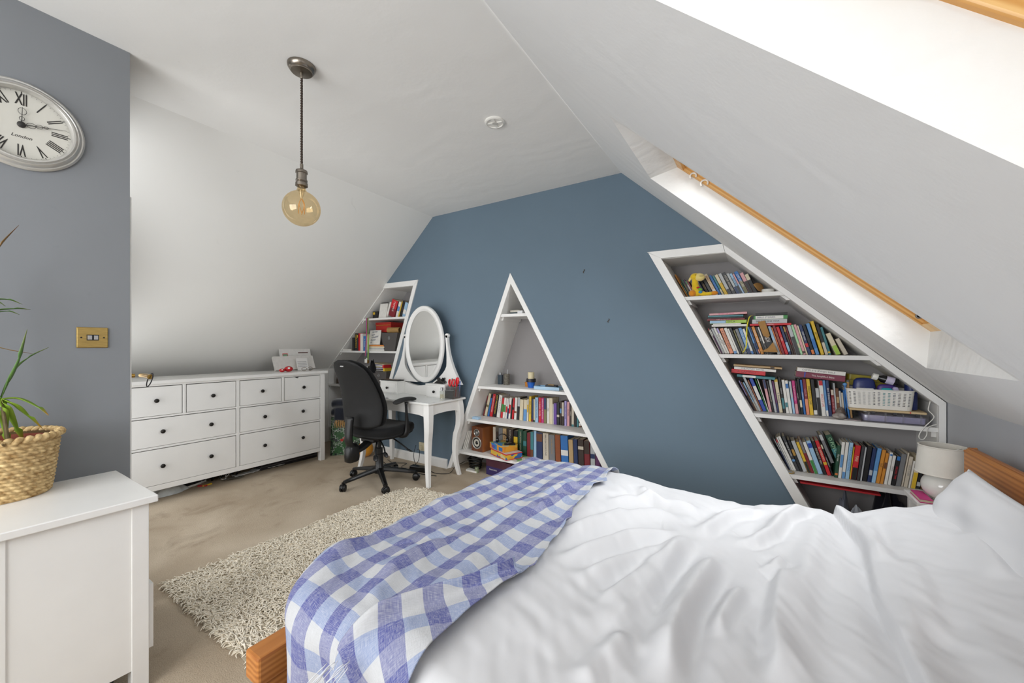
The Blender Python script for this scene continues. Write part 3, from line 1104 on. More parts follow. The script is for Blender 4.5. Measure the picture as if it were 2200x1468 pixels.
# ------------------------------------------------------------------ brass light switch
sw = thing('light_switch', 'brass double light switch plate on the grey partition', 'light switch', (XG, 0.440, 1.230))
M_plate = mat('brushed_brass', '#b59a5e', 0.34, 0.9, 0.12, 30, 0, 0, 0.5, (1, 1, 6))
MB().box(0, 0.006, -0.0465, 0.0465, -0.043, 0.043).build('plate', M_plate, sw, bevel=0.003)
MB().box(0.005, 0.0085, -0.018, 0.018, -0.012, 0.012).build('insert', mat('black_plastic', '#171717', 0.4), sw, bevel=0.001)
for s in (-1, 1):
    MB().box(0.008, 0.0115, s * 0.009 - 0.0065, s * 0.009 + 0.0065, -0.009, 0.009).build('rocker', mat('chrome_rocker', '#d5d5d5', 0.15, 1.0), sw, bevel=0.001)
    MB().lathe([(0, 0.0055), (0.0035, 0.0055), (0.003, 0.0072), (0, 0.0075)], 12, Matrix.Translation((0, s * 0.033, 0)) @ MY).build('screw', M_knob, sw, smooth=True)

# ------------------------------------------------------------------ pendant lamp
px_, py_ = -1.797, 1.006
pz = ceil_z(py_) - 0.002
M_pew = mat('antique_pewter', '#8d857b', 0.28, 1.0, 0.15, 25)
pd = thing('pendant_lamp', 'pendant lamp with twisted cord and amber globe bulb hanging from the ceiling', 'lamp', (px_, py_, pz))
MB().lathe([(0, 0), (0.058, 0), (0.060, -0.004), (0.058, -0.014), (0.050, -0.026), (0.046, -0.028), (0.045, -0.032), (0.028, -0.034), (0.010, -0.036), (0, -0.036)], 40).build('ceiling_rose', M_pew, pd, smooth=True)
MB().lathe([(0, -0.034), (0.007, -0.034), (0.007, -0.055), (0.005, -0.060), (0, -0.06)], 16).build('cord_grip', M_pew, pd, smooth=True)
zc0, zc1 = -0.055, 2.030 - pz
for ph in (0, math.pi):
    n = 260
    pts = [(0.0029 * math.cos(ph + i * 0.42), 0.0029 * math.sin(ph + i * 0.42), zc0 + (zc1 - zc0) * i / n) for i in range(n + 1)]
    MB().tube(pts, 0.0030, 6).build('twisted_cord', mat('brown_braided_cord', '#3a2c24', 0.8, 0, 0.15, 300), pd, smooth='all')
z_ = zc1
MB().lathe([(0, z_ + 0.006), (0.0075, z_ + 0.006), (0.0075, z_ - 0.014), (0.013, z_ - 0.020), (0.024, z_ - 0.024), (0.0255, z_ - 0.030), (0.0255, z_ - 0.036), (0.022, z_ - 0.038), (0.022, z_ - 0.066),
            (0.025, z_ - 0.068), (0.025, z_ - 0.073), (0.022, z_ - 0.076), (0.0225, z_ - 0.079), (0.026, z_ - 0.082), (0.0265, z_ - 0.096), (0.021, z_ - 0.099), (0, z_ - 0.099)], 32).build('lamp_holder', M_pew, pd, smooth=True)
zb_ = z_ - 0.099
RBULB = 0.080
prof = [(0.0165, zb_ + 0.002), (0.0185, zb_ - 0.012), (0.0225, zb_ - 0.020)]
cz = zb_ - 0.100
for i in range(25):
    th_ = math.radians(22 + (180 - 22) * i / 24)
    prof.append((max(0.0, RBULB * math.sin(th_)), cz + 0.080 * math.cos(th_)))
prof[-1] = (0.0, prof[-1][1])
M_amber = clear('amber_glass', (0.93, 0.83, 0.65, 1), 0.16, 0.01, (0.95, 0.82, 0.6, 1))
MB().lathe(prof, 48, cap=False).build('bulb', M_amber, pd, smooth=True)
MB().lathe([(0, zb_), (0.014, zb_), (0.012, zb_ - 0.03), (0.005, zb_ - 0.05), (0.003, zb_ - 0.06), (0, zb_ - 0.06)], 16).build('glass_stem', clear('stem_glass', (0.95, 0.9, 0.8, 1), 0.3), pd, smooth=True)
M_fil = mat('yellow_filament', '#d99a35', 0.5)
for k in range(4):
    a = k * math.pi / 2 + 0.4
    pts = [(0.003 * math.cos(a), 0.003 * math.sin(a), zb_ - 0.055), (0.016 * math.cos(a), 0.016 * math.sin(a), zb_ - 0.085), (0.012 * math.cos(a + 0.7), 0.012 * math.sin(a + 0.7), zb_ - 0.125)]
    MB().tube(smooth_path(pts, 5), 0.0013, 6).build('filament', M_fil, pd, smooth=True)

# ------------------------------------------------------------------ smoke alarm base
sa = thing('smoke_alarm', 'small round white alarm base on the flat ceiling', 'smoke alarm', (-1.294, 1.845, ceil_z(1.845) - 0.005))
M_wp = mat('white_plastic', '#e8e6e0', 0.4)
MB().lathe([(0, 0), (0.058, 0), (0.058, -0.006), (0.054, -0.010), (0.047, -0.011), (0.046, -0.006), (0, -0.006)], 40).build('base_ring', M_wp, sa, smooth=True)
for a in (0.3, 0.3 + math.pi / 2):
    MB().box(-0.044, 0.044, -0.007, 0.007, -0.010, -0.005, Matrix.Rotation(a, 4, 'Z')).build('rib', M_wp, sa, bevel=0.001)
MB().lathe([(0, -0.006), (0.016, -0.006), (0.015, -0.012), (0, -0.012)], 20).build('hub', mat('grey_white_plastic', '#c4c2bc', 0.5), sa, smooth=True)

# two bent picture hooks left in the blue wall
for (u, v, lb) in ((1255, 583, 'small bent picture hook left high in the blue wall'), (1308, 689, 'small bent picture hook left lower in the blue wall')):
    p = at_y(u, v, YW)
    pts = [Vector((0, -0.002 - 0.004 * (k % 2), 0.016)) if False else Vector((0.006 * math.sin(t * 1.9), -0.003 - 0.006 * abs(math.sin(t)), 0.014 - 0.028 * t / 3.2)) for k, t in enumerate(np.linspace(0, 3.2, 10))]
    o = MB().tube(pts, 0.0022, 6).build('picture_hook', mat('rusty_wire', '#5e4a33', 0.6, 0.6), None, smooth=True, loc=p)
    tag(o, lb, 'hook', 'picture hooks in the blue wall')
# ================================================================== dressing table with oval mirror
M_desk = mat('white_table_paint', '#e6e5e2', 0.38, 0, 0.012, 12)
DX0, DX1, DY0, DY1, DZ = -3.315, -2.315, 2.350, 2.835, 0.715
dk = thing('dressing_table', 'white dressing table with curved legs and oval tilting mirror against blue wall', 'dressing table', (DX0, DY0, 0))
W_, D_ = DX1 - DX0, DY1 - DY0
MB().box(0, W_, 0, D_, DZ - 0.018, DZ - 0.003).build('table_top', M_desk, dk, bevel=0.004)
MB().box(0.004, W_ - 0.004, 0.004, D_ - 0.004, DZ - 0.003, DZ + 0.001).build('glass_top', mat('back_painted_glass', '#d6d8d7', 0.06, 0, 0.005, 5, 0, 0, 0.6), dk, bevel=0.001)
# apron with a shallow arch on each side
def apron(L):
    n = 12
    lo = [(L * i / n, 0.020 * max(0.0, math.sin(math.pi * i / n)) ** 0.35) for i in range(n + 1)]
    return lo + [(L, 0.105), (0, 0.105)]
zA = DZ - 0.018 - 0.105
for y in (0.030, D_ - 0.046):
    MB().prism([(p[0] + 0.075, p[1] + zA) for p in apron(W_ - 0.15)], y, y + 0.016).build('apron', M_desk, dk)
for x in (0.030, W_ - 0.046):
    MB().prism([(p[0] + 0.075, p[1] + zA) for p in apron(D_ - 0.15)], x, x + 0.016, axis='X').build('apron', M_desk, dk)
for sx_ in (0, 1):
    for sy_ in (0, 1):
        bx_ = 0.052 if sx_ == 0 else W_ - 0.052
        by_ = 0.052 if sy_ == 0 else D_ - 0.052
        ox_, oy_ = (-1 if sx_ == 0 else 1), (-1 if sy_ == 0 else 1)
        rings = []
        for i in range(19):
            t = i / 18            # from the top down
            z = (DZ - 0.018) * (1 - t)
            w = 0.062 - 0.030 * min(1, max(0, (t - 0.12) / 0.88)) ** 0.9
            # cabriole: swells outwards at the knee, draws in below, flicks out at the foot
            bow = 0.014 * math.sin(math.pi * min(1, t / 0.45)) - 0.020 * math.sin(math.pi * min(1, max(0, (t - 0.35) / 0.65))) + 0.010 * max(0, (t - 0.8) / 0.2)
            x_, y_ = bx_ + ox_ * bow, by_ + oy_ * bow * 0.8
            rings.append([Vector((x_ + a * w / 2, y_ + b * w / 2, z)) for a, b in ((-1, -1), (1, -1), (1, 1), (-1, 1))])
        MB().loft(rings).build('leg', M_desk, dk, bevel=0.004)
# drawer boxes and the lyre mirror stand at the back
def local(p):
    return Vector(p) - Vector((DX0, DY0, 0))


yb0, yb1 = 2.650 - DY0, 2.825 - DY0
for (xa, xb) in ((-3.285, -3.035), (-2.640, -2.410)):
    a, b = xa - DX0, xb - DX0
    MB().box(a, b, yb0, yb1, DZ + 0.001, DZ + 0.112).build('drawer_box', M_desk, dk, bevel=0.002)
    MB().box(a - 0.005, b + 0.005, yb0 - 0.006, yb1, DZ + 0.112, DZ + 0.124).build('drawer_box_lid', M_desk, dk, bevel=0.002)
    dr = MB().box(a + 0.012, b - 0.012, yb0 - 0.008, yb0 + 0.004, DZ + 0.012, DZ + 0.102).build('drawer', M_desk, dk, bevel=0.002)
    kb = MB(); kb.lathe([(0, 0), (0.006, 0), (0.005, 0.008), (0.012, 0.013), (0.012, 0.019), (0, 0.022)], 14, Matrix.Translation(((a + b) / 2, yb0 - 0.008, DZ + 0.055)) @ Matrix.Rotation(math.pi / 2, 4, 'X'))
    kb.build('knob', M_knob, dr, smooth=True)
MC = Vector((-2.748, 2.725, 1.206))
ym0, ym1 = 2.742 - DY0, 2.768 - DY0
xc_ = MC.x - DX0
# low shaped back rail between the boxes
rail = [(-3.035 - DX0, DZ + 0.001), (-2.640 - DX0, DZ + 0.001), (-2.640 - DX0, DZ + 0.10)]
for i in range(13):
    t = i / 12
    rail.append((-2.640 - DX0 - 0.395 * t, DZ + 0.115 - 0.03 * max(0.0, math.sin(math.pi * t)) ** 1.5))
rail.append((-3.035 - DX0, DZ + 0.10))
MB().prism(rail, ym0, ym1).build('mirror_rail', M_desk, dk, bevel=0.002)
for s in (-1, 1):
    outer, innr = [], []
    for i in range(15):
        t = i / 14
        z = DZ + 0.122 + (1.285 - DZ - 0.122) * t
        outer.append((xc_ + s * (0.288 + 0.165 * (1 - t) ** 2.0), z))
        innr.append((xc_ + s * (0.262 + 0.018 * math.sin(math.pi * t) - 0.16 * max(0, (0.38 - t) / 0.38) ** 1.6), z))
    poly = outer + innr[::-1]
    MB().prism(poly, ym0, ym1).build('mirror_post', M_desk, dk, bevel=0.002)
    MB().lathe([(0, 0), (0.020, 0), (0.022, 0.012), (0.020, 0.026), (0, 0.026)], 18, Matrix.Translation((xc_ + s * 0.278, ym0, 1.285)) @ Matrix.Rotation(-math.pi / 2, 4, 'X')).build('post_finial', M_desk, dk, smooth=True)
# oval mirror, tipped back a little on its pivots
RXo, RZo = 0.256, 0.370
Mm = Matrix.Translation((xc_, (ym0 + ym1) / 2 - 0.025, MC.z)) @ Matrix.Rotation(math.radians(0.8), 4, 'X')
def oval(rx, rz, y, n=64):
    return [Mm @ Vector((rx * math.cos(2 * math.pi * k / n), y, rz * math.sin(2 * math.pi * k / n))) for k in range(n)]
mb = MB()
rw = 0.050
prof = [(0.0, 0.012), (0.0, -0.004), (0.006, -0.012), (0.020, -0.015), (0.034, -0.012), (0.042, -0.005), (rw, -0.002), (rw, 0.012)]
rows = [oval(RXo - a, RZo - a, y) for a, y in prof]
mf = MB().grid(rows, True).build('mirror_frame', M_desk, dk, smooth=True)
def mirror_mat():
    m, nt, N, L, P = nodes_of('mirror_silvering')
    P.inputs['Base Color'].default_value = (0.86, 0.87, 0.87, 1)
    P.inputs['Metallic'].default_value = 1.0
    P.inputs['Roughness'].default_value = 0.015
    return m
MB().add(oval(RXo - rw + 0.002, RZo - rw + 0.002, 0.001), [tuple(range(64))]).build('mirror_glass', mirror_mat(), dk)
MB().add(oval(RXo - 0.002, RZo - 0.002, 0.012) + oval(RXo - 0.002, RZo - 0.002, 0.014), [tuple(range(64)), tuple(range(127, 63, -1))]).build('mirror_back', M_desk, dk)

# things on the dressing table
zt = DZ + 0.001
tr = thing('black_folder', 'flat black folder lying on the mirror stand drawer nearer the chair', 'folder', (-3.15, 2.69, DZ + 0.1245))
MB().prism(rounded(0.24, 0.085, 0.008), 0, 0.010, 'Z', Matrix.Rotation(0.06, 4, 'Z')).build('cover', mat('black_leatherette', '#1b1a1a', 0.5, 0, 0.1, 80, 0.2, 200), tr)
MB().prism(rounded(0.19, 0.06, 0.006), 0.010, 0.013, 'Z', Matrix.Translation((0.0, -0.005, 0)) @ Matrix.Rotation(0.06, 4, 'Z')).build('photo_card', mat('brown_photo_print', '#4c3a30', 0.3, 0, 0.3, 25), tr)
# black hair claw
hc = thing('hair_claw', 'black plastic hair claw on the mirror stand drawer beside the pens', 'hair claw', (-2.52, 2.72, DZ + 0.1265))
M_blk = mat('glossy_black_plastic', '#161616', 0.25)
for s in (-1, 1):
    rows = []
    for i in range(11):
        t = i / 10
        a = math.pi * (t - 0.5) * 0.9
        x = 0.055 * math.sin(a)
        rows.append([Vector((x, s * 0.004, 0.006 + 0.030 * math.cos(a))), Vector((x, s * 0.022, 0.004 + 0.020 * math.cos(a))), Vector((x * 1.1, s * 0.030, 0.0))])
    sh = MB().grid(rows).build('jaw', M_blk, hc, smooth='all')
    md = sh.modifiers.new('thickness', 'SOLIDIFY'); md.thickness = 0.003
    MB().prism([(s * 0.012, 0.030), (s * 0.030, 0.052), (s * 0.045, 0.048), (s * 0.028, 0.026)], -0.012, 0.012).build('wing', M_blk, hc, bevel=0.002)
# glass scent bottle
sb = thing('scent_bottle', 'small clear bottle standing before the pen holder', 'bottle', (-2.412, 2.615, zt + 0.0005))
MB().prism(rounded(0.034, 0.022, 0.005), 0, 0.070, 'Z').build('glass', clear('bottle_glass', (0.93, 0.95, 0.93, 1), 0.35), sb, bevel=0.002)
MB().prism(rounded(0.029, 0.017, 0.004), 0.004, 0.040, 'Z').build('liquid', clear('pale_scent', (0.93, 0.88, 0.78, 1), 0.1), sb)
MB().lathe([(0, 0.070), (0.007, 0.070), (0.007, 0.076), (0.011, 0.076), (0.011, 0.102), (0, 0.102)], 16).build('cap', mat('silver_cap', '#c8c8c8', 0.25, 0.9), sb, smooth=True)
# steel mesh desk tidy with pens, brush handles and scissors
ht = thing('pen_holder', 'silver mesh pen holder at the bed end of the dressing table', 'pen holder', (-2.355, 2.705, zt + 0.0005))
M_mesh = clear('fine_steel_mesh', (0.72, 0.72, 0.72, 1), 0.35, 0.3)
M_steel = mat('steel_wire', '#a9abac', 0.3, 0.9)
def openbox(x0, x1, y0, y1, h):
    mb = MB()
    for a, b, c, d in ((x0, x1, y0, y0 + 0.001), (x0, x1, y1 - 0.001, y1), (x0, x0 + 0.001, y0 + 0.001, y1 - 0.001), (x1 - 0.001, x1, y0 + 0.001, y1 - 0.001)):
        mb.box(a, b, c, d, 0.002, h)
    return mb
openbox(-0.045, 0.045, -0.045, 0.045, 0.105).build('mesh_side', M_mesh, ht)
openbox(-0.046, 0.046, -0.060, -0.046, 0.075).build('mesh_pocket', M_mesh, ht)
MB().box(-0.046, 0.046, -0.060, 0.046, 0, 0.002).build('base', M_steel, ht)
MB().tube([(-0.045, -0.045, 0.105), (0.045, -0.045, 0.105), (0.045, 0.045, 0.105), (-0.045, 0.045, 0.105)], 0.0022, 8, True).build('rim', M_steel, ht, smooth=True)
MB().tube([(-0.046, -0.060, 0.075), (0.046, -0.060, 0.075), (0.046, -0.046, 0.075), (-0.046, -0.046, 0.075)], 0.0018, 8, True).build('rim', M_steel, ht, smooth=True)
mb = MB()
for k in range(14):
    x = -0.045 + 0.09 * k / 13
    mb.tube([(x, -0.0455, 0.002), (x, -0.0455, 0.105)], 0.0005, 4)
for k in range(11):
    mb.tube([(-0.045, -0.0455, 0.008 + k * 0.009), (0.045, -0.0455, 0.008 + k * 0.009)], 0.0005, 4)
wv = mb.build('wire_weave', M_steel, ht); wv['kind'] = 'stuff'


def pen(x, y, L, lx, ly, r, c, capc, label, name='pen', cat='pen'):
    base = Vector((-2.355 + x * 0.7, 2.705 + y, zt + 0.008))
    t = thing(name, label, cat, base)
    d = Vector((lx, ly, 1)).normalized()
    MB().tube([Vector((0, 0, 0)), d * L * 0.72], r, 10).build('barrel', mat('pen_' + c, c, 0.35), t, smooth=True)
    MB().tube([d * L * 0.72, d * L * 0.97, d * L], [r * 1.15, r * 1.1, r * 0.5], 10).build('cap', mat('pen_' + capc, capc, 0.35), t, smooth=True)


pen(-0.05, 0.0, 0.15, -0.10, 0.05, 0.004, '#e9e9e6', '#1c1c1c', 'white pen with a black end in the mesh pen holder')
pen(-0.045, 0.03, 0.17, -0.06, 0.0, 0.004, '#2c6b5c', '#2c6b5c', 'dark green pen in the mesh pen holder')
pen(-0.03, -0.02, 0.16, -0.12, 0.1, 0.0045, '#c9c2b6', '#7a4e3c', 'pale brush with brown handle in the mesh pen holder', 'brush', 'brush')
pen(-0.02, 0.02, 0.165, 0.02, 0.05, 0.004, '#222222', '#222222', 'black pen standing in the mesh pen holder')
pen(0.05, 0.03, 0.15, 0.10, 0.05, 0.004, '#3a5fb0', '#3a5fb0', 'blue pen standing in the mesh pen holder')
# red handled scissors
M_redp = mat('bright_red_plastic', '#d3202a', 0.3)
sc_ = thing('scissors', 'red-handled scissors upright in the mesh pen holder', 'scissors', (-2.362, 2.69, zt + 0.006))
for s in (-1, 1):
    MB().prism([(s * 0.001, 0.0), (s * 0.012, 0.10), (0.0, 0.10)], -0.001 + s * 0.001, 0.0005 + s * 0.001).build('blade', M_steel, sc_)
    pts = [Vector((s * 0.020 + 0.014 * math.cos(t), s * 0.001, 0.135 + 0.030 * math.sin(t))) for t in np.linspace(0, 2 * math.pi, 17)[:-1]]
    MB().tube(pts, 0.0055, 8, True).build('handle', M_redp, sc_, smooth=True)
# big red marker / hairbrush leaning beside
hb = thing('red_hairbrush', 'red plastic hairbrush leaning in the mesh pen holder', 'hairbrush', (-2.345, 2.72, zt + 0.010), (0, 0.16, 0))
MB().tube([(0, 0, 0), (0, 0, 0.09), (0, 0, 0.12)], [0.006, 0.007, 0.010], 10).build('handle', M_redp, hb, smooth=True)
MB().loft([[Vector((p.x, p.y, z)) for p in superring(w, 0.018, 0, 18, 2.4)] for z, w in ((0.118, 0.02), (0.13, 0.034), (0.155, 0.038), (0.172, 0.034), (0.180, 0.018))]).build('head', M_redp, hb, smooth='all')

# ------------------------------------------------------------------ wall socket
so = thing('wall_socket', 'cream wall socket low on the blue wall behind the dressing table', 'socket', (-2.908, YW, 0.165))
M_cream = mat('cream_plastic', '#cfc6a8', 0.45)
MB().box(-0.043, 0.043, -0.010, 0, -0.043, 0.043).build('plate', M_cream, so, bevel=0.003)
MB().box(-0.012, 0.012, -0.040, -0.010, -0.025, 0.015).build('plug', M_cream, so, bevel=0.004)

# ================================================================== office chair
M_fab = cloth('black_chair_fabric', '#131314', 0.3, 0.85, 300, 0.1)
M_shell = mat('black_chair_shell', '#151516', 0.62, 0, 0.06, 30, 0.12, 260, 0.35)
M_plas = mat('black_chair_plastic', '#101011', 0.36, 0, 0.05, 20, 0, 0, 0.5)
M_arm = mat('worn_rubber_arm', '#1c1c1c', 0.7, 0, 0.25, 60, 0.2, 200)
oc = thing('office_chair', 'black high-backed office chair on castors at the dressing table', 'office chair', (-2.82, 2.265, 0))
FAC = math.radians(96)      # the way the seat faces
for k in range(5):
    a = math.radians(258 + 72 * k)
    d = Vector((math.cos(a), math.sin(a), 0))
    s = Vector((-d.y, d.x, 0))
    rings = []
    for i in range(9):
        t = i / 8
        p = d * (0.025 + 0.285 * t) + Vector((0, 0, 0.118 - 0.045 * t ** 1.2))
        w, h_ = 0.050 - 0.016 * t, 0.036 - 0.014 * t
        rings.append([p + s * w / 2 * x + Vector((0, 0, h_ * y)) for x, y in ((-1, -0.5), (1, -0.5), (1, 0.1), (0.55, 0.5), (-0.55, 0.5), (-1, 0.1))])
    sp = MB().loft(rings).build('base_arm', M_plas, oc, smooth=True)
    cp = d * 0.315
    ca = a + 0.9 + k
    cd = Vector((math.cos(ca), math.sin(ca), 0)); cs = Vector((-cd.y, cd.x, 0))
    MB().tube([cp + Vector((0, 0, 0.05)), cp + Vector((0, 0, 0.075))], 0.011, 10).build('castor_stem', M_plas, sp, smooth=True)
    for e in (-1, 1):
        Mw = Matrix.Translation(cp + cs * e * 0.014 + Vector((0, 0, 0.029))) @ Matrix((cd, Vector((0, 0, 1)), cs)).transposed().to_4x4()
        MB().lathe([(0, -0.010), (0.024, -0.010), (0.029, -0.006), (0.029, 0.006), (0.024, 0.010), (0, 0.010)], 20, Mw).build('castor_wheel', M_plas, sp, smooth=True)
    hood = [cp + cd * (0.031 * math.cos(t)) + Vector((0, 0, 0.029 + 0.031 * math.sin(t))) for t in np.linspace(0.1, math.pi - 0.3, 8)]
    MB().tube(hood, 0.006, 8).build('castor_hood', M_plas, sp, smooth=True)
MB().lathe([(0, 0.085), (0.043, 0.085), (0.045, 0.13), (0.034, 0.145), (0.033, 0.25), (0.029, 0.252), (0.029, 0.30), (0.016, 0.302), (0.016, 0.40), (0, 0.40)], 24).build('gas_column', M_plas, oc, smooth=True)
f_ = Vector((math.cos(FAC), math.sin(FAC), 0))
r_ = Vector((f_.y, -f_.x, 0))           # sitter's right


def cpt(fw, rt, z):
    return f_ * fw + r_ * rt + Vector((0, 0, z))


MF = Matrix((r_, f_, Vector((0, 0, 1)))).transposed().to_4x4()       # local: x right, y forward
MB().box(-0.075, 0.075, -0.14, 0.12, 0.375, 0.425, MF).build('mechanism', M_plas, oc, bevel=0.012)
# seat cushion, sculpted
rings = []
for z, k in ((0.425, 0.86), (0.435, 0.95), (0.455, 1.0), (0.480, 1.0), (0.497, 0.96), (0.506, 0.84), (0.505, 0.5), (0.500, 0.12)):
    ring = []
    for p in superring(0.50 * k, 0.47 * k, z, 36, 3.0, 0, 0.035):
        q = p.copy()
        q.z += 0.014 * (abs(p.x) / 0.25) ** 2 * (1 if z > 0.47 else 0) - 0.02 * max(0, (p.y - 0.18) / 0.1) ** 2 * (1 if z > 0.47 else 0)
        ring.append(MF @ q)
    rings.append(ring)
MB().loft(rings).build('seat', M_fab, oc, smooth='all')
MB().loft([[MF @ p for p in superring(0.50 * k, 0.47 * k, z, 36, 3.0, 0, 0.035)] for z, k in ((0.408, 0.70), (0.412, 0.86), (0.428, 0.95), (0.438, 0.96))]).build('seat_pan', M_shell, oc, smooth='all')
# backrest: egg-shaped padded front, moulded rear shell with ribs
def back_row(t, front):
    z = 0.515 + 0.565 * t
    # half-width outline
    e = 1.0
    if t < 0.10:
        e = math.sqrt(max(0.0, 1 - ((0.10 - t) / 0.10) ** 2)) * 0.45 + 0.55
    if t > 0.80:
        e = math.sqrt(max(0.0, 1 - ((t - 0.80) / 0.20) ** 2)) * 0.62 + 0.38
    if t > 0.995:
        e = 0.30
    w = (0.455 - 0.115 * abs(t - 0.30) ** 1.3 * 1.9) * e
    off = -0.215 - 0.16 * t ** 1.1 + 0.05 * math.sin(math.pi * t)
    return z, w, off


NB = 26
for nm, m, th0, th1 in (('back_shell', M_shell, -0.035, 0.004), ('back_cushion', M_fab, 0.004, 0.062)):
    P = []
    for i in range(NB + 1):
        t = i / NB
        z, w, off = back_row(t, True)
        row = []
        n = 28
        for k in range(n):
            a = 2 * math.pi * k / n
            c, s = math.cos(a), math.sin(a)
            x = w / 2 * math.copysign(abs(c) ** (2 / 3.0), c)
            cur = 0.045 * (x / 0.23) ** 2            # wraps forward at the sides
            d_ = (th1 - th0) / 2
            y = (th0 + th1) / 2 + d_ * math.copysign(abs(s) ** (2 / 2.6), s) * (0.55 + 0.45 * max(0.0, math.sin(math.pi * min(1, max(0, t * 0.94 + 0.03)))) ** 0.5)
            rib = 0
            if nm == 'back_shell' and s < -0.3 and 0.17 < t < 0.33 and abs(x) < 0.17:
                rib = 0.004 * math.sin((t - 0.17) / 0.16 * math.pi * 8) * (1 - (x / 0.17) ** 4)
            row.append(MF @ Vector((x, off + y + cur + rib, z - 0.01 * (x / 0.2) ** 2 * (1 if t > 0.9 else 0))))
        P.append(row)
    MB().loft(P).build(nm, m, oc, smooth='all')
# moulded maker's mark near the top of the shell
MB().box(-0.018, 0.018, -0.004, 0.0, -0.005, 0.005, MF @ Matrix.Translation((0.0, -0.392, 1.030)) @ Matrix.Rotation(-0.35, 4, 'X')).build('back_badge', mat('grey_badge', '#a9a9a9', 0.4), oc, bevel=0.002)
# upright behind
pts = [(0, -0.10, 0.39), (0, -0.20, 0.345), (0, -0.275, 0.345), (0, -0.325, 0.42), (0, -0.325, 0.52), (0, -0.315, 0.62)]
rings = []
for i, p in enumerate(smooth_path(pts, 4)):
    t = i / 20
    w, d_ = (0.075, 0.04) if t < 0.35 else (0.070, 0.036)
    nxt = smooth_path(pts, 4)
    a = nxt[max(0, i - 1)]; b = nxt[min(len(nxt) - 1, i + 1)]
    tg = (b - a).normalized(); nr = Vector((0, -tg.z, tg.y))
    rings.append([MF @ (p + Vector((x * w / 2, 0, 0)) + nr * y * d_ / 2) for x, y in ((-1, -0.6), (-0.6, -1), (0.6, -1), (1, -0.6), (1, 0.6), (0.6, 1), (-0.6, 1), (-1, 0.6))])
MB().loft(rings).build('back_upright', M_plas, oc, smooth='all')
MB().loft([[MF @ p for p in superring(0.085 * k, 0.115 * k, z, 20, 3.2, 0.0, -0.295)] for z, k in ((0.255, 0.7), (0.265, 0.95), (0.30, 1), (0.37, 0.95), (0.40, 0.6))]).build('back_lock_cover', M_plas, oc, smooth='all')
# levers with paddles
for pts in ([(0.07, -0.06, 0.385), (0.15, -0.10, 0.345), (0.185, -0.12, 0.31)], [(0.07, -0.10, 0.38), (0.12, -0.16, 0.335), (0.145, -0.185, 0.295)], [(0.07, 0.05, 0.40), (0.20, 0.03, 0.36), (0.30, 0.02, 0.32)]):
    lv = MB().tube([MF @ Vector(p) for p in smooth_path(pts, 4)], 0.0065, 8).build('lever', M_plas, oc, smooth=True)
    e = Vector(pts[-1]); d_ = (e - Vector(pts[-2])).normalized()
    MB().loft([[MF @ (e + d_ * z + Vector((q.x, q.y * 0.3, 0))) for q in superring(0.05 * k, 0.05 * k, 0, 14, 2.4)] for z, k in ((-0.004, 0.4), (0.006, 0.9), (0.03, 1.0), (0.045, 0.8), (0.05, 0.3))]).build('paddle', M_plas, lv, smooth='all')
# arms
for s in (-1, 1):
    pts = [(s * 0.16, 0.04, 0.42), (s * 0.255, 0.04, 0.43), (s * 0.272, 0.045, 0.50), (s * 0.275, 0.035, 0.62), (s * 0.275, 0.03, 0.715)]
    sm = smooth_path(pts, 4)
    arm = MB().tube([MF @ p for p in sm], [0.018 + 0.006 * math.sin(i * 0.35) for i in range(len(sm))], 10).build('arm_post', M_plas, oc, smooth='all')
    rings = []
    for i in range(13):
        t = i / 12
        k = math.sqrt(max(0.02, 1 - (2 * t - 1) ** 6))
        y = -0.115 + 0.26 * t
        z = 0.728 + 0.012 * math.sin(math.pi * t) - 0.012 * (1 - t) ** 3
        rings.append([MF @ Vector((s * 0.275 + 0.042 * k * math.cos(a), y, z + 0.017 * k * math.sin(a))) for a in np.linspace(0, 2 * math.pi, 17)[:-1]])
    MB().loft(rings).build('arm_pad', M_arm, oc, smooth='all')
# ================================================================== bed
def seg_dist(PX_, PY_, line):
    """distance of every grid point to a polyline, how far along it the foot lies (0..1) and the side"""
    best = np.full(PX_.shape, 9.0); tt = np.zeros(PX_.shape); sd = np.zeros(PX_.shape)
    L = [math.hypot(line[i + 1][0] - line[i][0], line[i + 1][1] - line[i][1]) for i in range(len(line) - 1)]
    tot, acc = sum(L), 0.0
    for i in range(len(line) - 1):
        ax, ay = line[i]; bx_, by_ = line[i + 1]
        dx, dy = bx_ - ax, by_ - ay
        t = np.clip(((PX_ - ax) * dx + (PY_ - ay) * dy) / (L[i] ** 2 + 1e-12), 0, 1)
        d = np.hypot(PX_ - ax - t * dx, PY_ - ay - t * dy)
        s = np.sign(dx * (PY_ - ay) - dy * (PX_ - ax))
        m = d < best
        best = np.where(m, d, best); tt = np.where(m, (acc + t * L[i]) / tot, tt); sd = np.where(m, s, sd)
        acc += L[i]
    return best, tt, sd


def value_noise(x, y, seed, sx=1.0, sy=1.0):
    r = np.random.RandomState(seed)
    G_ = r.rand(64, 64)
    u, v = x * sx + 31.7, y * sy + 17.3
    iu, iv = np.floor(u).astype(int), np.floor(v).astype(int)
    fu, fv = u - iu, v - iv
    fu, fv = fu * fu * (3 - 2 * fu), fv * fv * (3 - 2 * fv)
    g = lambda a, b: G_[a % 64, b % 64]
    return (g(iu, iv) * (1 - fu) + g(iu + 1, iv) * fu) * (1 - fv) + (g(iu, iv + 1) * (1 - fu) + g(iu + 1, iv + 1) * fu) * fv - 0.5


def crease(pts, z=0.535):
    return [(at_z(u, v, z).x, at_z(u, v, z).y) for u, v in pts]


XF, XH, YNR, YFR, RE = -1.115, 0.60, 0.612, 1.985, 0.07
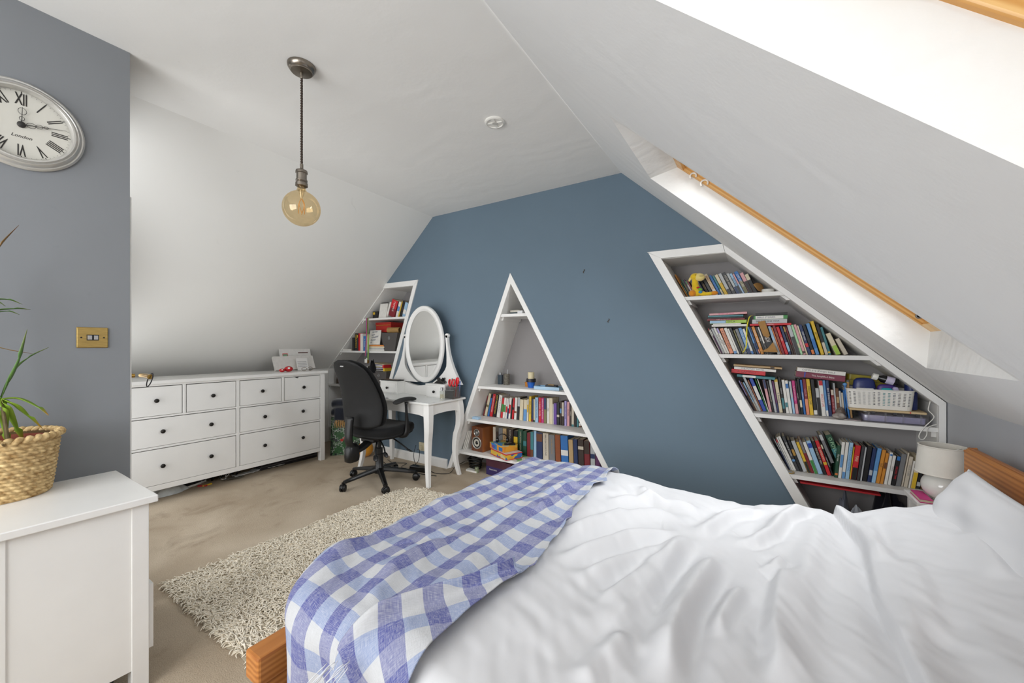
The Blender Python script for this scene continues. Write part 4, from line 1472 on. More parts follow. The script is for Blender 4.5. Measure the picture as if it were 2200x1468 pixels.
# (line, height, width, lopsidedness)
FOLDS = [
    (crease([(1495, 1142), (1455, 1169), (1418, 1215), (1350, 1287), (1290, 1360)]), 0.020, 0.030, 0.5),
    (crease([(1545, 1180), (1491, 1269), (1459, 1324), (1441, 1378), (1422, 1468)]), 0.032, 0.034, 0.5),
    (crease([(1600, 1242), (1550, 1305), (1535, 1350)]), 0.015, 0.022, 0.4),
    (crease([(1682, 1196), (1655, 1215), (1630, 1212)]), 0.014, 0.018, 0.0),
    (crease([(1690, 1200), (1672, 1278), (1664, 1346), (1674, 1400), (1660, 1468)]), 0.022, 0.030, -0.6),
    (crease([(1745, 1092), (1682, 1115), (1655, 1142), (1618, 1155), (1564, 1151)]), 0.020, 0.026, 0.5),
    (crease([(1640, 1080), (1560, 1095), (1520, 1125), (1495, 1142)]), 0.016, 0.026, 0.3),
    (crease([(1180, 1150), (1330, 1100), (1420, 1095), (1480, 1112)]), 0.015, 0.034, 0.3),
    (crease([(1190, 1205), (1350, 1140), (1480, 1136)]), 0.015, 0.030, 0.2),
    (crease([(1230, 1240), (1400, 1165), (1490, 1150)]), 0.014, 0.026, 0.2),
    (crease([(1270, 1300), (1400, 1195), (1480, 1160)]), 0.013, 0.024, 0.2),
    (crease([(1300, 1075), (1400, 1062), (1520, 1090)]), 0.014, 0.030, 0.2),
    (crease([(1380, 1040), (1395, 1062), (1440, 1080)]), 0.012, 0.022, 0.4),
    (crease([(1310, 1420), (1360, 1330), (1420, 1235)]), 0.012, 0.024, 0.0),
    (crease([(1240, 1468), (1300, 1400), (1345, 1345)]), 0.010, 0.028, 0.0),
    (crease([(1895, 1190), (1912, 1245), (1945, 1330), (1985, 1420)]), 0.014, 0.026, 0.0),
    (crease([(1950, 1230), (1995, 1345), (2040, 1420)]), 0.012, 0.026, 0.2),
    (crease([(2075, 1210), (2115, 1262), (2160, 1330)]), 0.010, 0.024, 0.2),
    (crease([(1860, 1120), (1875, 1180), (1885, 1240)]), 0.012, 0.026, 0.3),
    (crease([(1770, 1110), (1740, 1190), (1730, 1290), (1735, 1400)]), 0.010, 0.030, 0.0),
]
FAR = ([-1.3, -1.189, -0.975, -0.677, -0.486, -0.252, -0.137, -0.029, 0.039, 0.104, 0.2, 0.256, 0.30, 0.393, 0.457, 0.55, 0.7],
       [0.520, 0.520, 0.530, 0.540, 0.515, 0.514, 0.503, 0.504, 0.528, 0.542, 0.542, 0.524, 0.518, 0.558, 0.578, 0.612, 0.640])


def bed_h(x, y):
    far = np.interp(x, *FAR)
    mid = 0.525 + 0.0 * x + np.where(x > 0.28, (x - 0.28) * 0.30, 0)
    k = np.clip((y - 0.9) / 1.0, 0, 1)
    k = k * k * (3 - 2 * k)
    h = mid * (1 - k) + far * k
    h = h + 0.022 * value_noise(x, y, 3, 3.1, 2.3) + 0.010 * value_noise(x, y, 5, 7.0, 4.0)
    for line, ht, wd, lop in FOLDS:
        d, t, s = seg_dist(x, y, line)
        taper = np.clip(t / 0.22, 0, 1) * np.clip((1 - t) / 0.22, 0, 1)
        taper = taper * taper * (3 - 2 * taper)
        w = wd * (1 - lop * s * 0.6)
        h = h + ht * 1.55 * taper * (np.exp(-(d / w) ** 2) - 0.35 * np.exp(-((d - 1.9 * w) / w) ** 2))
    # fine pulls in the cotton
    kr = np.clip((x + 0.25) / 0.3, 0, 1)
    h = h + (0.0085 * kr + 0.004) * value_noise(x + 0.12 * y + 0.05 * np.sin(y * 4), y, 11, 19.0, 3.2) + (0.0045 - 0.0035 * kr) * value_noise(x - 0.4 * y, y + 0.4 * x, 12, 8.0, 30.0) + 0.003 * value_noise(x + 0.7 * y, y - 0.7 * x, 13, 40.0, 11.0)
    # the turned-back top layer
    e = 0.252 + 0.012 * np.sin(5 * y) - 0.010 * np.cos(9 * y)
    st_ = np.clip((x - e) / 0.009, 0, 1)
    st_ = st_ * st_ * (3 - 2 * st_)
    h = h + st_ * (0.032 + 0.014 * np.exp(-((x - e - 0.02) / 0.025) ** 2))
    return h


def drape(x, y, off=0.0, extra=None, flute=0.010):
    """cloth coordinates to the bed surface: over the top, then round the edges and down"""
    # nearest point of the mattress outline, its near foot corner rounded off
    xc = np.maximum(x, XF); yc = np.clip(y, YNR, YFR)
    RCN = 0.135
    vx, vy = x - (XF + RCN), y - (YNR + RCN)
    vl = np.maximum(np.hypot(vx, vy), 1e-9)
    cn = (vx < 0) & (vy < 0)
    sc = np.minimum(1.0, RCN / vl)
    xc = np.where(cn, XF + RCN + vx * sc, xc); yc = np.where(cn, YNR + RCN + vy * sc, yc)
    dx, dy = x - xc, y - yc
    L = np.hypot(dx, dy)
    safe = np.maximum(L, 1e-9)
    ux, uy = dx / safe, dy / safe
    h = bed_h(xc, yc)
    if extra is not None:
        h = h + extra
    out = np.where(L < RE * math.pi / 2, RE * np.sin(np.minimum(L / RE, math.pi / 2)), RE)
    down = np.where(L < RE * math.pi / 2, RE * (1 - np.cos(np.minimum(L / RE, math.pi / 2))), RE + L - RE * math.pi / 2)
    k = np.clip((L - 0.06) / 0.15, 0, 1)
    out = out + flute * k * np.sin(xc * 38 + yc * 34 + 2.2 * np.sin(yc * 9))
    X_ = xc + ux * (out + off * np.clip(L / RE, 0, 1))
    Y_ = yc + uy * (out + off * np.clip(L / RE, 0, 1))
    Z_ = h - down + off * np.clip(1 - L / RE, 0, 1)
    return X_, Y_, np.maximum(Z_, 0.012)


def grid_mesh(name, X_, Y_, Z_, uv=None):
    a, b = X_.shape
    co = np.stack([X_, Y_, Z_], -1).reshape(-1, 3)
    i, j = np.meshgrid(np.arange(a - 1), np.arange(b - 1), indexing='ij')
    f = np.stack([i * b + j, (i + 1) * b + j, (i + 1) * b + j + 1, i * b + j + 1], -1).reshape(-1, 4)
    me = bpy.data.meshes.new(name)
    me.vertices.add(len(co)); me.vertices.foreach_set('co', co.ravel())
    me.loops.add(f.size); me.loops.foreach_set('vertex_index', f.ravel())
    me.polygons.add(len(f)); me.polygons.foreach_set('loop_start', np.arange(len(f)) * 4)
    me.polygons.foreach_set('loop_total', np.full(len(f), 4))
    me.update()
    if uv is not None:
        l = me.uv_layers.new(name='UVMap')
        l.data.foreach_set('uv', uv.reshape(-1, 2)[f.ravel()].ravel())
    return me


bed = thing('bed', 'low orange-pine double bed under the roof windows', 'bed', (0, 0, 0))
# pine frame: beams, legs, headboard
MB().box(-1.290, -1.212, 0.553, 2.075, 0.215, 0.300).build('foot_rail', M_bedpine, bed, bevel=0.008)
for y in (0.575, 1.975):
    MB().box(-1.282, -1.220, y, y + 0.075, 0.0, 0.215).build('leg', M_bedpine, bed, bevel=0.004)
for y in (0.830, 1.955):
    MB().box(-1.212, 0.675, y, y + 0.03, 0.16, 0.226).build('side_rail', M_bedpine, bed, bevel=0.004)
MB().box(-1.10, 0.670, 0.862, 1.953, 0.20, 0.225).build('slatted_base', M_bedpine, bed)
hb_ = MB()
hb_.prism([(0.690, 0.42), (0.728, 0.42), (0.732, 0.770), (0.722, 0.784), (0.702, 0.784), (0.690, 0.772)], 0.48, 2.318, axis='Y')
hb_.build('headboard', M_bedpine, bed, bevel=0.004)
for y in (0.52, 2.22):
    MB().box(0.690, 0.732, y, y + 0.07, 0.0, 0.42).build('head_leg', M_bedpine, bed, bevel=0.004)
mt_ = tag(MB().box(-1.130, 0.655, 0.690, 1.940, 0.228, 0.405).build('mattress', cloth('mattress_ticking', '#d8d6d0'), None, bevel=0.03, seg=4), 'white mattress on the pine bed beneath the duvet', 'mattress')

M_duv = mat('white_duvet_cotton', '#d3d3d5', 0.8, 0, 0.006, 5, 0.12, 34, 0.3)
nx, ny = 460, 420
gx, gy = np.meshgrid(np.linspace(XF - 0.22, 0.575, nx), np.linspace(YNR - 0.40, YFR + 0.30, ny), indexing='ij')
# head edge of the duvet runs slightly askew
gx = np.where(gx > 0.30, 0.30 + (gx - 0.30) * (1 - 0.16 * np.clip((gy - 1.5) / 0.6, 0, 1)), gx)
X_, Y_, Z_ = drape(gx, gy)
dv = link('duvet', grid_mesh('duvet', X_, Y_, Z_), M_duv, None, smooth='all')
md = dv.modifiers.new('thickness', 'SOLIDIFY'); md.thickness = 0.016; md.offset = -1
tag(dv, 'rumpled white duvet spread over the pine bed', 'duvet')

# pillow against the headboard
def pillow(name, label, cen, w, h_, th_, M):
    n, m = 44, 34
    vs_, fs = [], []
    P = []
    for side in (1, -1):
        rows = []
        for i in range(n + 1):
            u = -1 + 2 * i / n
            row = []
            for j in range(m + 1):
                v = -1 + 2 * j / m
                k = max(0.0, (1 - u ** 4) * (1 - v ** 4)) ** 0.55
                pin = 1 - 0.05 * (1 - u * u) * (v ** 4) - 0.0
                x = u * w / 2 * (1 - 0.06 * (1 - v * v) * u ** 4 * 0.5)
                y = v * h_ / 2 * (1 - 0.07 * (1 - u * u) * v ** 4)
                wr = 0.006 * math.sin(7 * u + 5 * v) * k + 0.004 * math.sin(13 * v - 4 * u + 1) * k
                row.append(M @ Vector((x, y, side * (th_ / 2 * k + (wr if side > 0 else 0) + 0.002))))
            rows.append(row)
        P.append(rows)
    mb = MB()
    mb.grid(P[0])
    o0 = len(mb.v)
    mb.grid([r[::-1] for r in P[1]])
    # seam joins both sides
    a, b = n + 1, m + 1
    top = lambda i, j: i * b + j
    bot = lambda i, j: o0 + i * b + (b - 1 - j)
    ringt = [(i, 0) for i in range(a)] + [(a - 1, j) for j in range(1, b)] + [(i, b - 1) for i in range(a - 2, -1, -1)] + [(0, j) for j in range(b - 2, 0, -1)]
    for k in range(len(ringt)):
        p, q = ringt[k], ringt[(k + 1) % len(ringt)]
        mb.f.append((top(*p), bot(*p), bot(*q), top(*q)))
    o = mb.build(name, M_duv, None, smooth='all')
    tag(o, label, 'pillow')
    return o


# local x along the bed's width, local y up the headboard, local z out towards the room
yv = Vector((0.10, 0.0, 0.215)).normalized()
xv = Vector((0.06, -1, 0)).normalized()
xv = (xv - yv * xv.dot(yv)).normalized()
Mp = Matrix((xv, yv, xv.cross(yv))).transposed().to_4x4()
if Mp.col[2].x > 0:
    xv = -xv
    Mp = Matrix((xv, yv, xv.cross(yv))).transposed().to_4x4()
Mp.translation = Vector((0.565, 1.685, 0.584))
pillow('pillow', 'white pillow propped against the pine headboard', None, 0.74, 0.36, 0.13, Mp)

# ------------------------------------------------------------------ checked throw over the foot of the bed
def plaid():
    m, nt, N, L, P = nodes_of('blue_white_check_weave')
    uv = N.new('ShaderNodeUVMap')
    sp = N.new('ShaderNodeSeparateXYZ')
    L.new(uv.outputs[0], sp.inputs[0])
    def stripe(sock, scale, soft):
        a = N.new('ShaderNodeMath'); a.operation = 'MULTIPLY'; a.inputs[1].default_value = 1 / scale
        L.new(sock, a.inputs[0])
        b = N.new('ShaderNodeMath'); b.operation = 'FRACT'; L.new(a.outputs[0], b.inputs[0])
        c = N.new('ShaderNodeMath'); c.operation = 'GREATER_THAN'; c.inputs[1].default_value = 0.5
        L.new(b.outputs[0], c.inputs[0])
        return c.outputs[0]
    sx_, sy_ = stripe(sp.outputs['X'], 0.104, 0), stripe(sp.outputs['Y'], 0.104, 0)
    def mixc(f, a, b):
        x = N.new('ShaderNodeMix'); x.data_type = 'RGBA'
        L.new(f, x.inputs['Factor'])
        for k, s in (('A', a), ('B', b)):
            if isinstance(s, tuple):
                x.inputs[k].default_value = s
            else:
                L.new(s, x.inputs[k])
        return x.outputs['Result']
    whiteS = mixc(sy_, lin('#bfc0c2'), lin('#919dbb'))
    blueS = mixc(sy_, lin('#7e81a4'), lin('#565b95'))
    colr = mixc(sx_, whiteS, blueS)
    # slubby threads, both ways
    mp = N.new('ShaderNodeMapping'); mp.inputs['Scale'].default_value = (60, 900, 1)
    L.new(uv.outputs[0], mp.inputs[0])
    nz = N.new('ShaderNodeTexNoise'); nz.inputs['Scale'].default_value = 1.0; nz.inputs['Detail'].default_value = 2
    L.new(mp.outputs[0], nz.inputs['Vector'])
    mp2 = N.new('ShaderNodeMapping'); mp2.inputs['Scale'].default_value = (900, 60, 1)
    L.new(uv.outputs[0], mp2.inputs[0])
    n2 = N.new('ShaderNodeTexNoise'); n2.inputs['Scale'].default_value = 1.0; n2.inputs['Detail'].default_value = 2
    L.new(mp2.outputs[0], n2.inputs['Vector'])
    ad = N.new('ShaderNodeMath'); ad.operation = 'ADD'; L.new(nz.outputs['Fac'], ad.inputs[0]); L.new(n2.outputs['Fac'], ad.inputs[1])
    r = N.new('ShaderNodeValToRGB')
    e = r.color_ramp.elements
    e[0].position = 0.62; e[0].color = (0, 0, 0, 1)
    e[1].position = 1.25 if False else 1.0; e[1].color = (0.55, 0.55, 0.55, 1)
    sc = N.new('ShaderNodeMath'); sc.operation = 'MULTIPLY'; sc.inputs[1].default_value = 0.72; L.new(ad.outputs[0], sc.inputs[0])
    L.new(sc.outputs[0], r.inputs[0])
    fin = mixc(r.outputs[0], colr, lin('#d3d4d8'))
    L.new(fin, P.inputs['Base Color'])
    P.inputs['Roughness'].default_value = 0.95
    P.inputs['Specular IOR Level'].default_value = 0.15
    b = N.new('ShaderNodeBump'); b.inputs['Strength'].default_value = 0.45; b.inputs['Distance'].default_value = 0.0015
    L.new(ad.outputs[0], b.inputs['Height']); L.new(b.outputs[0], P.inputs['Normal'])
    return m


M_plaid = plaid()
th = thing('checked_throw', 'blue and white checked throw with a fringe across the foot of the bed', 'throw', (0, 0, 0))
RIGHT = ([0.30, 0.52, 0.60, 0.70, 0.92, 1.00, 1.22, 1.45, 1.60, 1.70, 1.80, 1.90, 2.0, 2.2],
         [-0.790, -0.765, -0.735, -0.690, -0.580, -0.565, -0.590, -0.615, -0.645, -0.655, -0.625, -0.640, -0.655, -0.66])
TF = [
    (crease([(700, 1330), (744, 1258), (785, 1193), (894, 1164), (1003, 1131), (1112, 1058), (1184, 1018)], 0.56), -0.016, 0.030),
    (crease([(660, 1235), (780, 1140), (900, 1090), (1010, 1050)], 0.56), 0.020, 0.040),
    (crease([(760, 1330), (850, 1220), (960, 1150), (1060, 1105), (1150, 1045)], 0.56), 0.018, 0.035),
    (crease([(820, 1350), (930, 1280), (1040, 1180), (1120, 1100), (1200, 1040)], 0.56), 0.014, 0.040),
    (crease([(1150, 1100), (1180, 1080), (1225, 1062)], 0.56), 0.016, 0.018),
    (crease([(1170, 1065), (1200, 1052), (1250, 1036)], 0.56), 0.014, 0.018),
]


def throw_extra(x, y):
    e = 0.030 * np.abs(value_noise(x * 1.0 + 0.28 * y, y, 21, 8.0, 1.3)) + 0.004
    for line, ht, wd in TF:
        d, t, s = seg_dist(x, y, line)
        tp = np.clip(t / 0.2, 0, 1) * np.clip((1 - t) / 0.2, 0, 1)
        e = e + ht * 1.5 * tp * np.exp(-(d / wd) ** 2)
    return np.maximum(e, 0.003)


na, nb = 170, 300
qq = np.linspace(0, 1, na)[:, None] + np.zeros((1, nb))
yy = np.zeros((na, 1)) + np.linspace(YNR - 0.40, YFR + 0.16, nb)[None, :]
xr = np.interp(yy, *RIGHT)
xr = xr + 0.050 * value_noise(yy, yy * 0, 41, 7.0, 1.0) * np.clip((yy - 0.95) / 0.3, 0, 1) + 0.012 * value_noise(yy, yy * 0, 42, 30.0, 1.0)
xl = XF - 0.235 + 0.008 * np.sin(yy * 14.0) + np.zeros_like(yy)
xx = xl + (xr - xl) * qq
ex = throw_extra(np.maximum(xx, XF), np.clip(yy, YNR, YFR))
# the free long edge curls up slightly
ex = ex + 0.010 * np.exp(-((xr - xx) / 0.02) ** 2)
X_, Y_, Z_ = drape(xx, yy, 0.008, ex, 0.014)
uvx = (xx - XF) + 0.05 * np.sin(yy * 2.1) + 0.075 * value_noise(xx, yy, 8, 3, 2.2)
uvy = yy + 0.10 * (xx - XF) + 0.03 * value_noise(xx, yy, 9, 3, 2)
tm = link('cloth', grid_mesh('cloth', X_, Y_, Z_, np.stack([uvx, uvy], -1)), M_plaid, th, smooth='all')
md = tm.modifiers.new('thickness', 'SOLIDIFY'); md.thickness = 0.003; md.offset = 1

# the near corner is folded over on itself: same cloth, threads running the other way
na, nb = 60, 90
s_ = np.linspace(0, 1, nb)[None, :] + np.zeros((na, 1))
q_ = np.linspace(0, 1, na)[:, None] + np.zeros((1, nb))
yF = 0.94 - 0.94 * s_ + (YNR - 0.28) * s_
xL = np.interp(yF, *RIGHT) - 0.018 - 0.02 * s_
xR = -0.560 - 0.015 * np.sin(s_ * 5) - 0.055 * s_
xx = xL + (xR - xL) * q_
yy = yF + 0.03 * q_ * s_
hump = 0.026 * np.exp(-((q_ - 0.06) / 0.12) ** 2) + 0.030 + 0.012 * np.sin(q_ * 9 + s_ * 3) * s_ * 0.6
X_, Y_, Z_ = drape(xx, yy, 0.012, hump, 0.012)
ca, sa_ = math.cos(0.95), math.sin(0.95)
uv = np.stack([xx * ca + yy * sa_, -xx * sa_ + yy * ca], -1)
fm = link('folded_corner', grid_mesh('folded_corner', X_, Y_, Z_, uv), M_plaid, th, smooth='all')
md = fm.modifiers.new('thickness', 'SOLIDIFY'); md.thickness = 0.003; md.offset = 1

# knotted fringe at the near end
M_fringe = cloth('fringe_cotton', '#d3d4da', 0.2)
mb = MB()
r5 = random.Random(5)
for (u0, v0, u1, v1, xpl, n) in ((600, 1392, 622, 1405, -1.245, 9), (566, 1400, 604, 1388, -1.262, 10)):
    for k in range(n):
        t = k / (n - 1)
        a = at_x(u0 + (u1 - u0) * t, v0 + (v1 - v0) * t, xpl)
        p = [a]
        dirn = Vector((-0.02 + r5.uniform(-0.01, 0.01), -0.10 + r5.uniform(-0.08, 0.04), -0.5 + r5.uniform(-0.2, 0.2)))
        for i in range(5):
            p.append(p[-1] + dirn * 0.022 + Vector((r5.uniform(-.004, .004), r5.uniform(-.006, .006), 0)))
        mb.tube(p, [0.0011] * 5 + [0.0006], 5)
for k in range(11):
    t = k / 25
    a = at_z(735 + 25 * math.sin(k * 1.7), 1428 + 50 * t, 0.52) + Vector((0, -0.01, 0.015))
    p = [a]
    dirn = Vector((-0.25 + r5.uniform(-0.1, 0.1), -0.7 + r5.uniform(-0.3, 0.2), -0.45 + r5.uniform(-0.2, 0.2)))
    for i in range(5):
        p.append(p[-1] + dirn * 0.012 + Vector((r5.uniform(-.003, .003), r5.uniform(-.004, .004), -0.001 * i)))
    mb.tube(p, [0.0010] * 5 + [0.0006], 5)
fr = mb.build('fringe', M_fringe, th, smooth='all'); fr['kind'] = 'stuff'

# ------------------------------------------------------------------ shaggy rug
rg = thing('shag_rug', 'cream shaggy rug on the carpet at the foot of the bed', 'rug', (0, 0, 0))
RX0, RX1, RY0, RY1 = -2.510, -0.95, 0.705, 2.335
M_back = cloth('rug_backing', '#a99f8c', 0.3)


def edge_wob(t):
    return 0.012 * math.sin(t * 9) + 0.008 * math.sin(t * 21 + 1)


out = []
for k in range(30):
    out.append((RX0 + 0.01 * math.sin(k), RY0 + (RY1 - 0.22 - RY0) * k / 29))
for k in range(1, 8):
    a = math.radians(90 * k / 8)
    out.append((RX0 + 0.22 * (1 - math.cos(a)), RY1 - 0.22 + 0.22 * math.sin(a)))
out += [(RX0 + 0.22 + (RX1 - RX0 - 0.22) * k / 12, RY1) for k in range(13)]
out += [(RX1, RY0)]
out += [(RX1 + (RX0 - RX1) * k / 20, RY0 + edge_wob(k)) for k in range(1, 20)]
MB().prism(out, 0.001, 0.008, 'Z').build('backing', M_back, rg)


def pile_mat():
    m, nt, N, L, P = nodes_of('cream_wool_pile')
    tc = N.new('ShaderNodeTexCoord')
    nz = N.new('ShaderNodeTexNoise'); nz.inputs['Scale'].default_value = 90; nz.inputs['Detail'].default_value = 2
    L.new(tc.outputs['Object'], nz.inputs['Vector'])
    r = N.new('ShaderNodeValToRGB')
    e = r.color_ramp.elements
    e[0].position = 0.3; e[0].color = lin('#e2d7c2')
    e[1].position = 0.62; e[1].color = lin('#fbf3e3')
    L.new(nz.outputs['Fac'], r.inputs[0])
    L.new(r.outputs[0], P.inputs['Base Color'])
    P.inputs['Roughness'].default_value = 0.95
    P.inputs['Specular IOR Level'].default_value = 0.1
    return m


R = np.random.RandomState(4)
NT = 30000
bx0 = RX0 + (RX1 - 0.35 - RX0) * R.rand(NT) ** 1.0
by0 = RY0 + 0.005 + (RY1 - RY0 - 0.01) * R.rand(NT)
inc = ~((bx0 < RX0 + 0.22) & (by0 > RY1 - 0.22) & (np.hypot(bx0 - RX0 - 0.22, by0 - RY1 + 0.22) > 0.22))
bx0, by0 = bx0[inc], by0[inc]
NT = len(bx0)
ang = R.rand(NT) * 2 * np.pi
# tufts lie roughly in one direction in patches
pa = 5.0 * value_noise(bx0, by0, 31, 6, 6)
ang = np.where(R.rand(NT) < 0.75, pa + R.normal(0, 0.7, NT) - 1.2, ang)
ln = R.uniform(0.028, 0.046, NT)
curl = R.normal(0, 0.9, NT)
rise = R.uniform(0.35, 0.95, NT)
pts = np.zeros((NT, 5, 3))
pts[:, 0] = np.stack([bx0, by0, np.full(NT, 0.006)], -1)
elev = rise * 1.35
aa = ang.copy()
for i in range(1, 5):
    st_ = ln / 4
    pts[:, i, 0] = pts[:, i - 1, 0] + st_ * np.cos(aa) * np.cos(elev)
    pts[:, i, 1] = pts[:, i - 1, 1] + st_ * np.sin(aa) * np.cos(elev)
    pts[:, i, 2] = np.maximum(0.006, pts[:, i - 1, 2] + st_ * np.sin(elev))
    elev = elev - 0.55
    aa = aa + curl * 0.45
rad = np.array([0.0022, 0.0029, 0.0030, 0.0027, 0.0013])
tang = np.gradient(pts, axis=1)
tang /= np.linalg.norm(tang, axis=2, keepdims=True) + 1e-9
upv = np.array([0, 0, 1.0])
sx_ = np.cross(tang, upv); sx_ /= np.linalg.norm(sx_, axis=2, keepdims=True) + 1e-9
sy_ = np.cross(sx_, tang)
ring = []
for k in range(3):
    a = 2 * np.pi * k / 3 + 0.5
    ring.append(pts + (sx_ * math.cos(a) + sy_ * math.sin(a)) * rad[None, :, None])
vv = np.stack(ring, 2).reshape(-1, 3)
tri = []
for i in range(4):
    for k in range(3):
        k2 = (k + 1) % 3
        tri.append((i * 3 + k, i * 3 + k2, (i + 1) * 3 + k2, (i + 1) * 3 + k))
tri = np.array(tri)
ff = (np.arange(NT)[:, None, None] * 15 + tri[None]).reshape(-1, 4)
me = bpy.data.meshes.new('pile')
me.vertices.add(len(vv)); me.vertices.foreach_set('co', vv.ravel())
me.loops.add(ff.size); me.loops.foreach_set('vertex_index', ff.ravel())
me.polygons.add(len(ff)); me.polygons.foreach_set('loop_start', np.arange(len(ff)) * 4)
me.polygons.foreach_set('loop_total', np.full(len(ff), 4))
me.update()
po = link('pile', me, pile_mat(), rg, smooth='all'); po['kind'] = 'stuff'

# ------------------------------------------------------------------ bedside table and lamp
bt = thing('bedside_table', 'small white bedside table squeezed between bed and bookcase', 'bedside table', (0.615, 2.515, 0))
MB().box(-0.052, 0.165, -0.155, 0.035, 0.500, 0.520).build('table_top', M_lacq, bt, bevel=0.002)
for sx in (-1, 1):
    for sy in (-0.14, -0.01):
        MB().box(sx * 0.085 + 0.057 - 0.015, sx * 0.085 + 0.057 + 0.015, sy, sy + 0.03, 0, 0.500).build('leg', M_lacq, bt, bevel=0.002)
MB().box(-0.045, 0.155, -0.13, 0.015, 0.25, 0.265).build('lower_shelf', M_lacq, bt, bevel=0.002)
lm = thing('bedside_lamp', 'table lamp with white drum shade and round white base beside the headboard', 'lamp', (0.668, 2.462, 0.521))
M_cer = mat('white_glazed_ceramic', '#e3e2dc', 0.08, 0, 0.01, 5, 0, 0, 0.6)
prof = [(0, 0), (0.036, 0), (0.040, 0.004)]
for i in range(15):
    a = math.radians(-62 + 135 * i / 14)
    prof.append((0.069 * math.cos(a), 0.060 + 0.063 * math.sin(a)))
prof += [(0.016, 0.130), (0.014, 0.142), (0, 0.142)]
MB().lathe(prof, 40).build('lamp_base', M_cer, lm, smooth=True)
MB().lathe([(0, 0.142), (0.012, 0.142), (0.012, 0.172), (0.015, 0.174), (0.015, 0.19), (0, 0.19)], 18).build('bulb_holder', M_wp, lm, smooth=True)
M_shade = cloth('cream_linen_shade', '#d8d4cb', 0.25, 0.9, 500)
MB().lathe([(0.087, 0.114), (0.076, 0.236), (0.0745, 0.236), (0.0855, 0.114), (0.087, 0.114)], 48, cap=False).build('shade', M_shade, lm, smooth=True)
for z_, r_2 in ((0.1155, 0.0866), (0.2345, 0.0762)):
    pts = [(r_2 * math.cos(t), r_2 * math.sin(t), z_) for t in np.linspace(0, 2 * math.pi, 41)[:-1]]
    MB().tube(pts, 0.0025, 6, True).build('shade_hem', M_shade, lm, smooth=True)
for k in range(3):
    a = 0.5 + k * 2 * math.pi / 3
    MB().tube([(0.012 * math.cos(a), 0.012 * math.sin(a), 0.186), (0.06 * math.cos(a), 0.06 * math.sin(a), 0.220), (0.0755 * math.cos(a), 0.0755 * math.sin(a), 0.226)], 0.0022, 6).build('shade_spider', M_wp, lm, smooth=True)
# ================================================================== books
PAL = {
    'w': ('#e2e0da', 'white'), 'cr': ('#d9cdb0', 'cream'), 'lg': ('#b9bcbd', 'pale grey'), 'gy': ('#77787a', 'grey'), 'dg': ('#3c3d40', 'charcoal'),
    'k': ('#1a1a1c', 'black'), 'n': ('#22335e', 'navy'), 'b': ('#2f6fb4', 'blue'), 'rb': ('#2247a8', 'royal blue'), 'lb': ('#9cc0dc', 'pale blue'), 'sb': ('#5f93c8', 'sky blue'),
    'te': ('#3f7f86', 'teal'), 'g': ('#3f8a45', 'green'), 'fg': ('#1f4a36', 'dark green'), 'lm': ('#a4c84a', 'lime'), 'mi': ('#a6d4a8', 'mint'),
    'y': ('#dcb62f', 'yellow'), 'go': ('#b58a3c', 'gold'), 'o': ('#d9793a', 'orange'), 'oc': ('#cf8a34', 'ochre'), 'sa': ('#e0906c', 'salmon'),
    'r': ('#c9222b', 'red'), 'dr': ('#7d1f28', 'dark red'), 'br': ('#6b4128', 'brown'), 'rb2': ('#8a4a26', 'rust brown'), 'db': ('#3a2c26', 'dark brown'), 'tn': ('#b89a6e', 'tan'), 'be': ('#c9bfae', 'beige'),
    'pu': ('#6a4a9c', 'purple'), 'la': ('#a79bd0', 'lavender'), 'pl': ('#5e2a5c', 'plum'), 'wi': ('#7a3046', 'wine red'), 'pk': ('#d8a0a4', 'pink'), 'mg': ('#c4307c', 'magenta'), 'ol': ('#7a744c', 'olive'),
}


def pm(code):
    return mat('cover_' + PAL[code][1].replace(' ', '_'), PAL[code][0], 0.45, 0, 0.03, 40)


M_pages = mat('book_pages', '#cfc4ab', 0.9, 0, 0.06, 160)
ORD = ['first', 'second', 'third', 'fourth', 'fifth', 'sixth', 'seventh', 'eighth', 'ninth', 'tenth', 'eleventh', 'twelfth', 'thirteenth', 'fourteenth', 'fifteenth', 'sixteenth',
       'seventeenth', 'eighteenth', 'nineteenth', 'twentieth', 'twenty-first', 'twenty-second', 'twenty-third', 'twenty-fourth']


def book(M, t, d, h, col, band=None, title=None, tcol=None, label=None, group=None, bandpos=0.72, bandlen=0.28, tsize=None, along=True, wear=None):
    """local frame: x thickness, y depth (spine at 0), z height"""
    b = thing('book', label, 'book', (0, 0, 0), (0, 0, 0), group)
    b.matrix_world = M
    c, e = 0.0018, 0.0016
    if t < 0.008:
        c, e = 0.0008, 0.0008
    U_ = [(0, d), (0, e), (e, 0), (t - e, 0), (t, e), (t, d), (t - c, d), (t - c, c * 1.4), (c, c * 1.4), (c, d)]
    MB().prism(U_, 0, h, 'Z').build('cover', pm(col), b)
    MB().box(c, t - c, c * 1.4, d - 0.003, 0.002, h - 0.0025).build('pages', M_pages, b)
    if band:
        z0 = h * bandpos
        z1 = min(h - 0.0005, z0 + h * bandlen)
        MB().box(e * 0.6, t - e * 0.6, -0.0003, 0.0004, z0, z1).build('spine_band', pm(band), b)
    if title:
        n = max(1, len(title))
        L = h * 0.74 if not band else h * 0.62
        size = tsize or min(t * 0.80, L / (n * 0.56))
        zc = h * 0.55 if not band else (h * 0.44 if bandpos > 0.5 else h * 0.62)
        Mt = frame((t / 2, -0.0006, zc), (0, 0, -1), (1, 0, 0))
        text('title', title, size, Mt, pm(tcol or 'w'), b, 0.0001)
    return b


